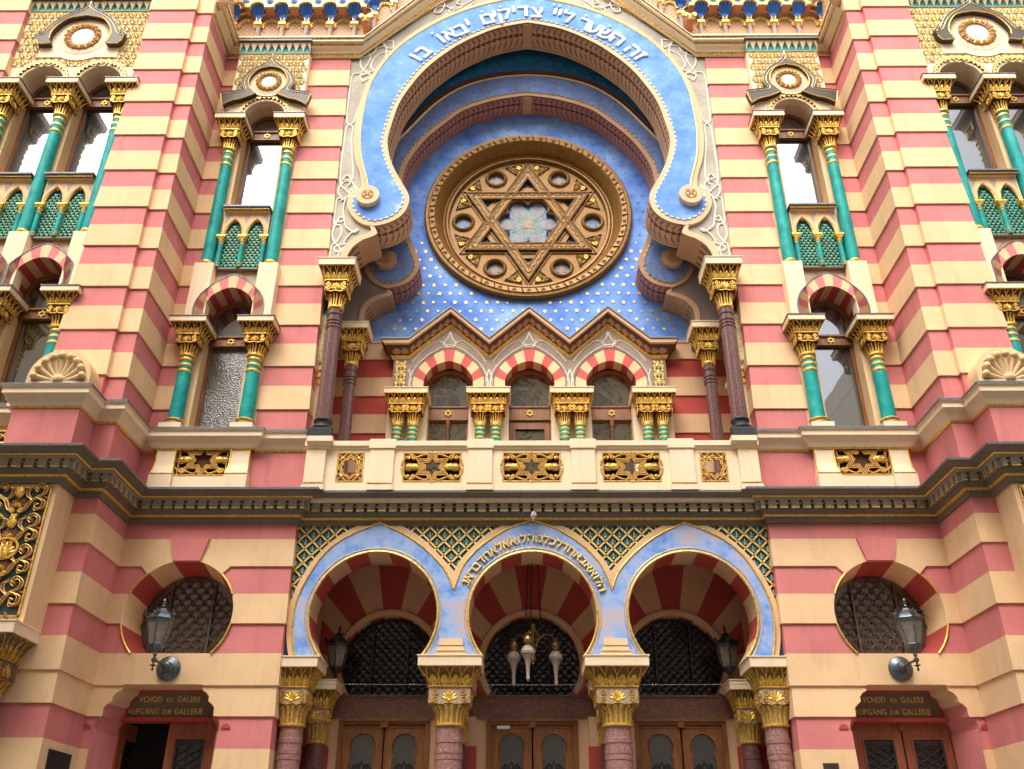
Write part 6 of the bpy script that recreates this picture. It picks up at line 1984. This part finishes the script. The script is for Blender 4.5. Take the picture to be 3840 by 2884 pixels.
# plates: lower row of arches between colonnettes, upper row above them
def arch_row(mb, xs_, zc, r, y0, y1, zt, zb, mi, rise=lambda x: 0):
    for a, b in zip(xs_, xs_[1:]):
        c = (a + b) / 2
        pts = [(b - .03, zb)] + arc(c, zc, r, 0, pi, 16) + [(a + .03, zb)]
        poly = [(a, zb)] + pts[::-1] + [(b, zb), (b, zt), (a, zt)]
        mb.prism([(x, z + rise(c)) for x, z in poly], y0, y1, mi=mi)
        mb.tube([(x, y0 - .004, z + rise(c)) for x, z in pts], .013, 5, 0)
        # hanging gilded fringe behind
        f = arc(c, zc - .06, r * .80, 0, pi, 14)
        mb.tube([(x, y1 + .03, z + rise(c)) for x, z in f], .022, 5, 0)
        for k in range(0, 15, 2): mb.ball((f[k][0] + (c - f[k][0]) * .12, y1 + .03, f[k][1] - .03 + rise(c)), .026, 5, 4, 0)
        for s in (-1, 1): mb.tube([(c + s * r * .80, y1 + .03, zc - .06 + rise(c)), (c + s * r * .85, y1 + .03, zc - .12 + rise(c)), (c + s * r * .72, y1 + .03, zc - .13 + rise(c))], .018, 5, 0)
asc = MUQ[::-1]
arch_row(mq, asc, 14.60, .195, W - .115, W - .06, 14.92, 14.55, 1)
o = part('stalactite_cornice', mq, [GOLDL, RUST, BLUE])
BLS = plaster('ultramarine paint', (.03, .13, .48), .25, .6)
BLSL = plaster('ultramarine rib', (.09, .24, .62), .2, .6)
TWIST = plaster('pale blue colonnette', (.36, .45, .60), .1)
for x in MUQ:
    part('shell_corbel', muq(x, 0), [GOLDL, RUST, BLS, TWIST, CREAM, BLSL], o, False)
mb = MB()
up = [x + .4655 / 2 for x in MUQ] + [MUQ[-1] - .4655 / 2]
up = sorted([min(5.69, u) for u in up])
for a, b in zip(up, up[1:]):
    c = (a + b) / 2
    ar = arc(c, 14.735, .15, 0, pi, 16)
    poly = [(a, 14.725)] + ar[::-1] + [(b, 14.725), (b, 15.4), (a, 15.4)]
    mb.prism(poly, W - .30, W - .22, mi=1)
    mb.tube(y3([(a, 14.74), (c - .185, 14.74)] + arc(c, 14.745, .18, 0, pi, 16)[::-1] + [(c + .185, 14.74), (b, 14.74)], W - .302), .010, 5, 0)
    mb.tube(y3(ar, W - .302), .013, 5, 0)
    for q0, q1 in ((a, c - .15), (c + .15, b)): mb.box(q0, q1, W - .29, W - .1, 14.722, 14.735, 2)
    mb.lathe([(.0, W - .335), (.03, W - .33), (.065, W - .315), (.07, W - .30)], a, 14.89, 14, 3, axis='y')
    mb.ball((a, W - .335, 14.89), .03, 7, 5, 0)
part('cornice_fascia', mb, [GOLDL, CREAM, RUST, BLUE], o, False)
# raking part of the cornice beside the gable: stepped arches following the slope
mb = MB()
for k in range(1, 4):
    x = MUQ[-1] - .36 * k; z = .34 * k - .08
    q = muq(x, 0, None, z)
    mb.v, n0 = mb.v, len(mb.v)
    mb.v += q.v; mb.f += [tuple(i + n0 for i in f) for f in q.f]; mb.m += q.m
    arch_row(mb, [x, x + .36], 14.60, .16, W - .115, W - .06, 14.92, 14.50, 1, lambda c, z=z: z - .1)
part('raking_cornice', mb, [GOLDL, RUST, BLS, TWIST, CREAM, BLSL], o, False)
# acanthus bracket at the knee of the moulding
mb = MB(); mb.box(3.02, 3.16, -.16, W, 14.36, 14.52, 1)
P = plane((3.09, -.165, 14.42), (1, 0, 0), (0, 0, 1), (0, -1, 0))
leaf(mb, P, 0, -.06, pi / 2, .16, .08, .03, 0)
for s in (-1, 1): scroll(mb, P, s * .07, .06, .05, -pi / 2, 1.3, .016, .01, 0, s, 14)
part('bracket', mb, [GOLDL, RUST], o, False)

# ================================================================== tower pilaster with relief panel, shell on its pedestal
def pilaster(px):
    x0, x1 = px - .43, px + .43
    mb = MB()
    mb.box(x0, x1, -1.33, P1 + .01, 2.655, 4.44)
    pil = part('pilaster', mb, BEIGE)
    a0, a1, z0_, z1_ = x0 + .06, x1 - .06, 2.73, 4.37
    mb = MB()
    mb.box(a0, a1, -1.338, -1.33, z0_, z1_, 0)
    for a in ((a0, a0 + .02, z0_, z1_), (a1 - .02, a1, z0_, z1_), (a0, a1, z0_, z0_ + .02), (a0, a1, z1_ - .02, z1_)): mb.box(a[0], a[1], -1.352, -1.33, a[2], a[3], 1)
    P = plane((px, -1.34, 0), (1, 0, 0), (0, 0, 1), (0, -1, 0))
    hw = (a1 - a0) / 2 - .03
    for k, zc in enumerate((4.24, 3.84, 3.44, 3.04)):
        # pine cone, palmette, vase, curling branches
        mb.ball((px, -1.37, zc + .05), .07, 10, 7, 1, (.75, .5, 1.15))
        for r_ in range(5):
            for q in (-1, 0, 1): mb.ball((px + q * .028 + (r_ % 2) * .012, -1.40 + abs(q) * .01, zc - .0 + r_ * .026), .014, 5, 3, 1)
        palmette(mb, P, 0, zc - .16, .16, .03, 2, 9, 1.4); palmette(mb, P, 0, zc - .15, .10, .04, 1, 7, 1.3)
        for s in (-1, 1):
            scroll(mb, P, s * .045, zc - .19, .035, pi / 2, 1.4, .014, .02, 1, -s, 12)
            for th, mi, hh, o_ in ((.034, 2, .0, 0), (.0065, 1, .026, .020), (.0065, 1, .026, -.020)):
                mb.tube(smooth([P(s * .03, zc - .20, hh), P(s * (.10 + o_), zc - .17, hh), P(s * (hw * .50 + o_), zc - .05, hh), P(s * (hw * .86 + o_), zc + .03, hh), P(s * (hw * .90 + o_), zc + .11, hh), P(s * hw * .70, zc + .155 + o_, hh), P(s * hw * .52, zc + .11 + o_, hh), P(s * hw * .64, zc + .07 + o_, hh)], 5), th, 6, mi, taper=lambda t: 1 - .4 * t)
                mb.tube(smooth([P(s * hw * .50, zc - .06, hh), P(s * (hw * .30 + o_), zc + .01, hh), P(s * (hw * .28 + o_), zc + .09, hh), P(s * hw * .44, zc + .125 + o_, hh)], 5), th * .8, 6, mi, taper=lambda t: 1 - .5 * t)
                mb.tube(smooth([P(s * hw * .62, zc - .02, hh), P(s * (hw * .92 + o_), zc - .07, hh), P(s * (hw * .88 + o_), zc - .16, hh), P(s * hw * .66, zc - .17 + o_, hh), P(s * hw * .62, zc - .11 + o_, hh), P(s * hw * .76, zc - .105, hh)], 5), th * .8, 6, mi, taper=lambda t: 1 - .4 * t)
            for (u, v, an, L) in ((.42, .10, .8, .11), (.80, .0, -.4, .10), (.55, -.24, -1.2, .12), (.82, -.17, .3, .09), (.30, -.02, 2.0, .10)):
                leaf(mb, P, s * hw * u, zc + v, an if s > 0 else pi - an, L, .05, .035, 1 if v > 0 else 2)
        mb.prism([(px - .045, zc - .24), (px + .045, zc - .24), (px + .02, zc - .30), (px - .02, zc - .30)], -1.38, -1.338, mi=1)
    # red shell cartouche in the middle
    c = 3.56
    mb.prism([(px + .15 * math.cos(2 * pi * k / 24), c + .13 * math.sin(2 * pi * k / 24)) for k in range(24)], -1.362, -1.338, mi=3)
    mb.tube([(px + .15 * math.cos(2 * pi * k / 24), -1.37, c + .13 * math.sin(2 * pi * k / 24)) for k in range(24)], .018, 5, 1, True)
    P2_ = plane((px, -1.365, c), (1, 0, 0), (0, 0, 1), (0, -1, 0)); palmette(mb, P2_, 0, -.08, .17, .012, 1, 7, 1.2)
    part('relief_panel', mb, [plaster('brown green ground', (.035, .06, .055), .2), GOLD, plaster('terracotta relief', (.30, .135, .075), .15), MAROON], pil, False)
    o = pil
    capital('capital', px, -1.07, 1.78, 2.655, .20, .435, pil, [GOLDD, plaster('dark capital stone', (.16, .12, .08), .2), CREAM, CREAM], n=5, lead=False)
    mb = MB(); mb.lathe([(.22, GROUND), (.21, 1.78)], px, -1.07, 24); part('shaft', mb, GRAND, pil, False)
    # shell block on the pedestal
    mb = MB(); R_ = .43; zs_ = 5.80
    zc_ = 6.02
    outl = [(px - R_, zs_)] + [(px - R_, zc_)] + arc(px, zc_, R_, pi, 0, 30)[1:-1] + [(px + R_, zc_), (px + R_, zs_)]
    ins = arc(px, zc_, R_ - .07, pi, 0, 30)
    hole = ins + [(px + R_ - .07, zc_ - .06), (px - R_ + .07, zc_ - .06)]
    mb.prism(outl, -1.24, -1.20, [hole]); mb.prism(outl, -1.20, P2)
    P = plane((px, -1.20, zc_ - .06), (1, 0, 0), (0, 0, 1), (0, -1, 0))
    for k in range(9):
        a = pi * (k + .5) / 9
        L = .36
        pts = [P(.07 * math.cos(a), .07 * math.sin(a), .02), P(.2 * math.cos(a), .22 * math.sin(a), .025), P(L * .95 * math.cos(a), (L + .02) * math.sin(a) * 1.02, .05)]
        mb.tube(smooth(pts, 4), .05, 8, 0, taper=lambda t: .35 + .7 * t)
        mb.ball(P(L * .93 * math.cos(a), (L + .01) * math.sin(a) * 1.02, .075), .052, 9, 6)
    mb.ball(P(0, .03, .03), .085, 10, 7, 0, (1, .7, .8))
    part('shell_ornament', mb, [plaster('carved sandstone', (.74, .52, .28), .1)])
pilaster(6.435)
pilaster(9.35)
# tower balcony panel between the pilasters
mb = MB(); mb.box(7.0, 8.78, T - .04, T + .02, 4.84, 5.5); tp = part('tower_balustrade', mb, CREAM)
openwork(7.45, 4.98, 5.42, .40, T - .10, tp); openwork(8.33, 4.98, 5.42, .40, T - .10, tp)
mb = MB(); mb.box(6.9, 9.0, T, .5, GROUND, 4.45); part('ground_storey_wall', mb, BEIGE)
mb = MB(); mb.box(8.9, 11, P1, .5, GROUND, 4.45); part('ground_storey_wall', mb, BEIGE)

# ================================================================== mirrored half of the front
LEFT = {}
for o in MIR:
    c = o.copy(); COL.objects.link(c)
    c.scale.x = -1
    LEFT[o.name] = c
    for ch in o.children:
        d = ch.copy(); COL.objects.link(d); d.parent = c
        if o is dw: LEFT[ch.name] = d

# doors and lettering of both gallery entrances (not mirrored)
def sign_text(cx, parent):
    mb = MB(); hold = [mb]
    def line(txt, x, z, size):
        for ch in txt:
            if ch == ' ': x += size * .24; continue
            g = letter(ch, 0, 0, 0, size, 0, .008, .004)
            if not g: continue
            V, F, wdt = g
            k = .78
            hold[-1].add([(x + wdt * k / 2 + vx * k, YD - .012 + vy, z + vz) for vx, vy, vz in V], F)
            x += wdt * k + size * .10
        return x
    x = line('VCHOD', cx - .44, 2.118, .105); x = line('KU', x + .055, 2.112, .078); line('GALERII', x + .055, 2.118, .105)
    part('sign_line', mb, GOLDL, parent, False, smooth_=20)
    mb = MB(); hold.append(mb)
    x = line('AUFGANG', cx - .57, 1.965, .108); x = line('ZUR', x + .03, 1.96, .082); line('GALLERIE', x + .03, 1.965, .108)
    part('sign_line', mb, GOLDL, parent, False, smooth_=20)
dl = LEFT[dw.name]
dw['label'] = 'doorway with both door leaves shut'
dl['label'] = 'doorway with one door leaf standing open'
sign_text(DCX, dw); sign_text(-DCX, dl)
door_leaf(DCX - .62, DCX - .012, 1.83, YD + .02, DOORR, dw)
door_leaf(DCX + .012, DCX + .62, 1.83, YD + .02, DOORR, dw)
door_leaf(-DCX + .012, -DCX + .62, 1.83, YD + .02, DOORR, dl)
door_leaf(-DCX - .62, -DCX - .012, 1.83, YD + .02, DOORR, dl, -DCX - .60, rad(78))
for s, q in ((1, dw), (-1, dl)):
    mb = MB(); mb.box(s * DCX - .66, s * DCX + .66, YD + .0, YD + .08, 1.83, 1.90)
    mb.box(s * DCX - .035, s * DCX + .035, YD - .02, YD + .02, 1.74, 1.83) if s > 0 else None
    mb.box(s * DCX - .66, s * DCX - .62, YD, YD + .1, GROUND, 1.83); mb.box(s * DCX + .62, s * DCX + .66, YD, YD + .1, GROUND, 1.83)
    part('door_frame', mb, DOORR, q, False)
# hammered glass fills the lower light left of the niche
for o in list(LEFT.values()):
    pass
for c in ROOT.children:
    if c.name.startswith('arched_window') and c.scale.x < 0:
        z = [v.co.z for v in c.data.vertices]; x = [v.co.x for v in c.data.vertices]
        if min(z) < 6 and max(x) < 5.5:
            for ch in c.children:
                if ch.name.startswith('pane') and min(v.co.z for v in ch.data.vertices) < 6:
                    ch.data = ch.data.copy(); ch.data.materials.clear(); ch.data.materials.append(HAMMER)

# white closer on the middle door
mb = MB(); mb.box(-.50, -.32, YK - .03, YK + .0, 1.905, 1.945); part('door_closer', mb, WHITE, porch, False)

mb = MB(); mb.box(-3.3, 3.3, YK + .32, 3.2, GROUND, 3.6); part('unlit_room_box', mb, VOID, mirror=False)  # black boxes again in place of unlit rooms, porch and loggia
mb = MB(); mb.box(-2.25, 2.25, 1.70, 2.6, 4.85, 7.9); part('unlit_room_box', mb, VOID, mirror=False)

# ================================================================== separate things
def thing(name, label, cat, loc, group=None, rotz=0):
    o = bpy.data.objects.new(name, None); COL.objects.link(o)
    o.location = loc; o.rotation_euler = (0, 0, rotz)
    o['label'] = label; o['category'] = cat
    if group: o['group'] = group
    return o
def sub(name, mb, mats, parent):          # mesh in the thing's own coordinates
    o = mb.build(name, mats, None)
    o.parent = parent
    return o
def hex_pts(r, z, x=0, y=0, a0=pi / 6): return [(x + r * math.cos(a0 + k * pi / 3), y + r * math.sin(a0 + k * pi / 3), z) for k in range(6)]
def hex_lantern(root, ax, ay, mat):
    """six-sided lantern on an upright axis at (ax, ay), joint at z = 0"""
    f = MB()
    f.lathe([(.0, -.14), (.012, -.125), (.018, -.11), (.008, -.10), (.01, -.08), (.045, -.065), (.012, -.06), (.014, -.03), (.034, -.01), (.034, .015), (.016, .03), (.018, .05), (.028, .06), (.02, .08), (.03, .10), (.062, .125)], ax, ay, 14)
    for (r0, z0), (r1, z1) in (((.062, .125), (.105, .165)), ((.105, .165), (.112, .175)), ((.112, .175), (.10, .185))):
        a, b = hex_pts(r0, z0, ax, ay), hex_pts(r1, z1, ax, ay)
        f.add(a + b, [(k, (k + 1) % 6, 6 + (k + 1) % 6, 6 + k) for k in range(6)])
    lo, hi = hex_pts(.10, .185, ax, ay), hex_pts(.172, .50, ax, ay)
    for a, b in zip(lo, hi): f.tube([a, b], .008, 5)
    f.tube(lo, .009, 5, 0, True); f.tube(hi, .012, 5, 0, True)
    b = hex_pts(.165, .47, ax, ay); f.tube(b, .007, 4, 0, True)
    sub('frame', f, mat, root)
    r = MB()
    pr_ = [(.185, .50), (.178, .515), (.12, .57), (.075, .60), (.05, .635), (.045, .65)]
    for (r0, z0), (r1, z1) in zip(pr_, pr_[1:]):
        a, b = hex_pts(r0, z0, ax, ay), hex_pts(r1, z1, ax, ay)
        r.add(a + b, [(k, (k + 1) % 6, 6 + (k + 1) % 6, 6 + k) for k in range(6)])
    r.lathe([(.05, .645), (.058, .655), (.02, .67), (.013, .69), (.024, .705), (.012, .72), (.022, .74), (.013, .765), (.0, .775)], ax, ay, 12)
    for k in range(6):
        a = pi / 6 + k * pi / 3
        P = plane((ax + .18 * math.cos(a), ay + .18 * math.sin(a), .50), (-math.sin(a), math.cos(a), 0), (math.cos(a) * .25, math.sin(a) * .25, .97), (math.cos(a), math.sin(a), 0))
        for d_ in (-.5, 0, .5): leaf(r, P, 0, 0, pi / 2 + d_, .085 if d_ else .105, .035, .012)
    sub('roof', r, mat, root)
    g = MB()
    a, b = hex_pts(.097, .187, ax, ay), hex_pts(.168, .497, ax, ay)
    g.add(a + b, [(k, (k + 1) % 6, 6 + (k + 1) % 6, 6 + k) for k in range(6)])
    sub('glass', g, PANEG, root)
    bl = MB(); bl.lathe([(.012, .19), (.012, .25), (.02, .27), (.035, .31), (.03, .345), (.0, .365)], ax, ay, 12)
    sub('bulb', bl, LAMPG, root)
for s, wd_ in ((-1, 'left'), (1, 'right')):
    L = thing('wall_lantern', f'bronze six-sided wall lantern above the {"half open" if s < 0 else "closed"} gallery door at the {wd_} of the porch', 'lantern', (s * 4.735, W - .03, 2.43), 'lanterns on the outer walls')
    hex_lantern(L, 0, -.52, PATINA)
    b = MB(); b.lathe([(.155, .02), (.155, .0), (.145, -.012), (.12, -.02), (.10, -.045), (.075, -.055), (.062, -.085), (.04, -.095), (.03, -.12), (.018, -.13)], 0, 0, 32, 0, axis='y')
    b.tube([(0, -.12, 0), (0, -.30, .008), (0, -.52, 0)], .016, 8)
    sub('bracket', b, PATINA, L)
for s, wd_ in ((-1, 'left'), (1, 'right')):
    L = thing('porch_lantern', f'dark iron lantern in the shade of the {wd_} porch arch', 'lantern', (s * 2.77, 1.2, 2.48), 'lanterns inside the porch')
    hex_lantern(L, 0, 0, IRON)
    b = MB(); b.tube([(0, 0, 0), (s * .28, 0, .01), (s * .52, 0, -.02)], .014, 8); b.lathe([(.02, 0), (.09, .0), (.09, .015), (.02, .03)], s * .52, 0, 16)
    b.tube(smooth([(s * .05, 0, .0), (s * .2, 0, -.10), (s * .40, 0, -.14), (s * .52, 0, -.08)], 4), .008, 6)
    sub('bracket', b, IRON, L)

CH = thing('hanging_lamp', 'three-armed brass lamp with pointed glass drops hanging on chains in the middle arch', 'hanging lamp', (.01, .97, 4.28))
c = MB()
def chain(mb, a, b, n):
    a, b = Vector(a), Vector(b); t = (b - a) / n
    d = t.normalized()
    for k in range(n):
        o = a + t * (k + .5)
        side = Vector((1, 0, 0)) if k % 2 else Vector((0, 1, 0))
        pts = [o + d * math.cos(q) * t.length * .62 + side * math.sin(q) * .014 for q in [2 * pi * j / 8 for j in range(8)]]
        mb.tube(pts, .0055, 4, 0, True)
for (x0, y0), (x1, y1, z1) in (((-.05, 0), (-.11, .05, -1.16)), ((0.0, -.02), (-.035, -.12, -1.10)), ((.07, .0), (.12, .05, -1.16))): chain(c, (x0, y0, 0), (x1, y1, z1), 30)
c.lathe([(.0, -.012), (.10, -.012), (.10, 0)], 0, 0, 16)
sub('chain', c, IRON, CH)
BRASS = metal('old brass', (.33, .21, .085), .4, .75, .3)
b = MB()
b.lathe([(.0, -1.63), (.02, -1.61), (.012, -1.58), (.035, -1.55), (.03, -1.53), (.045, -1.51), (.02, -1.49), (.018, -1.2), (.04, -1.12), (.03, -1.09), (.045, -1.07), (.0, -1.05)], 0, 0, 12)
arms = [(-.27, .08), (.32, .08), (-.075, -.26)]
for ax, ay in arms:
    l = math.hypot(ax, ay); ux, uy = ax / l, ay / l
    P = plane((0, 0, -1.3), (ux, uy, 0), (0, 0, 1), (-uy, ux, 0))
    b.tube(smooth([P(.02, .18), P(.08, .10), P(.12, .06), P(.16, .08)], 3), .009, 5)
    b.tube(smooth([P(.02, -.20), P(.06, -.02), P(.12, .06)], 3), .008, 5)
    for (u, v, r_) in ((.05, .09, .03), (.045, .02, .025), (.08, .03, .022), (.04, -.05, .02)): scroll(b, P, u, v, r_, 0, 1.3, .005, 0, 0, 1, 12)
    b.tube(smooth([P(.14, .07), P(.19, .10), P(l - .06, .09), P(l, .03)], 4), .008, 5)
    b.ball(P(.15, .075), .022, 6, 4)
    b.lathe([(.0, .06), (.035, .05), (.05, .04), (.03, .02), (.062, -.02), (.066, -.05), (.055, -.09), (.03, -.115), (.04, -.13), (.06, -.14)], ax, ay, 18, 0, -1.30)
sub('brass_body', b, BRASS, CH)
for ax, ay in arms:
    g = MB(); g.lathe([(.05, -.125), (.085, -.165), (.10, -.20), (.095, -.215), (.102, -.225), (.07, -.27), (.045, -.32), (.030, -.40), (.024, -.50), (.022, -.545), (.028, -.555), (.024, -.575), (.0, -.60)], ax, ay, 22, 0, -1.30)
    sub('glass_shade', g, LAMPG, CH)

SC = thing('security_camera', 'small white tube camera under the cornice above the middle arch', 'camera', (.015, .10, 4.55))
b = MB(); P0, P1_ = Vector((0, .02, -.02)), Vector((.012, -.15, -.085))
b.tube([P0, P1_], .036, 14); b.tube([P0 + (P1_ - P0) * .2 + Vector((0, 0, .03)), P1_ * 1.12 + Vector((0, 0, .03))], .030, 12); b.tube([(0, .04, .0), (0, .04, -.09)], .012, 8)
sub('housing', b, WHITE, SC)
b = MB(); b.tube([P1_ * .99, P1_ * 1.015], .026, 12); sub('lens', b, BLACK, SC)

b = MB(); b.tube([(-3.25, .62, 2.335), (-1.6, .62, 2.325), (0, .62, 2.322), (1.6, .62, 2.325), (3.25, .62, 2.335)], .0035, 5)
for x in (-2.43, -1.62, 1.62, 2.43):
    for d_ in (-.02, .02): b.ball((x + d_, .62, 2.327), .009, 6, 4)
o = b.build('tension_wire', metal('steel wire', (.4, .4, .38), .4, .8)); o['label'] = 'thin steel wire stretched across the porch behind the columns'; o['category'] = 'wire'

b = MB(); b.box(-5.69, -5.650, -.68, -.10, .80, 1.36); b.box(-5.652, -5.645, -.66, -.12, .82, 1.34)
o = b.build('wall_plaque', plaster('dark metal plate', (.025, .028, .032), .2, .45, spec=.5)); o['label'] = 'dark plate on the side of the pier left of the open door'; o['category'] = 'plaque'
b = MB(); b.box(3.555, 3.745, W - .012, W + .01, .95, 1.30); b.box(3.565, 3.735, W - .016, W - .012, .96, 1.29)
for x in (3.57, 3.73): b.ball((x, W - .018, 1.28), .006, 6, 4)
o = b.build('bronze_plaque', plaster('brown bronze plate', (.05, .03, .028), .2, .4, spec=.5)); o['label'] = 'small brown plate on the wall between right portal column and closed gallery door'; o['category'] = 'plaque'

# ================================================================== street, pavements and the houses across (seen only in the panes)
def ground_mat(name, col, s=30):
    m = plaster(name, col, .2, .9, .3, .2); return m
def flat(name, x0, x1, y0, y1, z, mat, thick=.0):
    b = MB()
    if thick: b.box(x0, x1, y0, y1, z - thick, z)
    else: b.add([(x0, y0, z), (x1, y0, z), (x1, y1, z), (x0, y1, z)], [(0, 1, 2, 3)])
    o = b.build(name, mat); o['kind'] = 'structure'; return o
flat('street', -150, 150, -150, 150, GROUND - .12, ground_mat('granite setts', (.22, .21, .20)))
flat('pavement', -60, 60, -3.6, 6, GROUND, ground_mat('paving stone', (.45, .43, .39)), .119)
flat('pavement', -60, 60, -30, -10.4, GROUND, ground_mat('paving stone', (.45, .43, .39)), .119)
def house(x0, x1, h, y, wall, label):
    r = thing('town_house', label, 'house', ((x0 + x1) / 2, y, GROUND))
    b = MB(); hw = (x1 - x0) / 2
    b.box(-hw + .01, hw - .01, -10, 0, 0, h); b.box(-hw, hw, -10.2, .45, h, h + .5); b.box(-hw, hw, -10.1, .25, h - .5, h); b.box(-hw, hw, -10, .12, 4.2, 4.5)
    sub('wall', b, wall, r)
    w0 = None
    n = max(2, int((x1 - x0) / 2.6)); fl = int((h - 1.2) / 3.6)
    for i in range(n):
        for j in range(fl):
            loc = (-hw + (i + .5) * (x1 - x0) / n, .0, 1.0 + j * 3.6)
            if w0 is None:
                b = MB(); b.box(-.6, .6, -.02, .015, 0, 2.1, 0); b.box(-.7, .7, -.02, .08, 2.1, 2.3, 1); b.box(-.7, .7, -.02, .12, -.12, 0, 1); b.box(-.7, -.6, -.02, .06, 0, 2.1, 1); b.box(.6, .7, -.02, .06, 0, 2.1, 1)
                w0 = sub('window', b, [GLASSL, wall], r); w0.location = loc
            else:
                q = w0.copy(); COL.objects.link(q); q.parent = r; q.location = loc
    return r
house(-30, -7, 20.5, -13.6, plaster('ochre house paint', (.68, .58, .44), .1), 'tall ochre house across the street to the left, seen only in the window panes')
house(-7, 6.6, 20.0, -13.6, plaster('grey house paint', (.66, .62, .55), .1), 'grey house straight across the street, seen only in the loggia panes')
house(6.6, 13.5, 11.2, -13.6, plaster('pale house paint', (.55, .50, .42), .1), 'low pale house across the street to the right, seen only in the window panes')
house(13.5, 34, 20.0, -13.6, plaster('brown house paint', (.56, .48, .38), .1), 'brown house far right across the street, seen only in the tower panes')
bpy.context.view_layer.update()
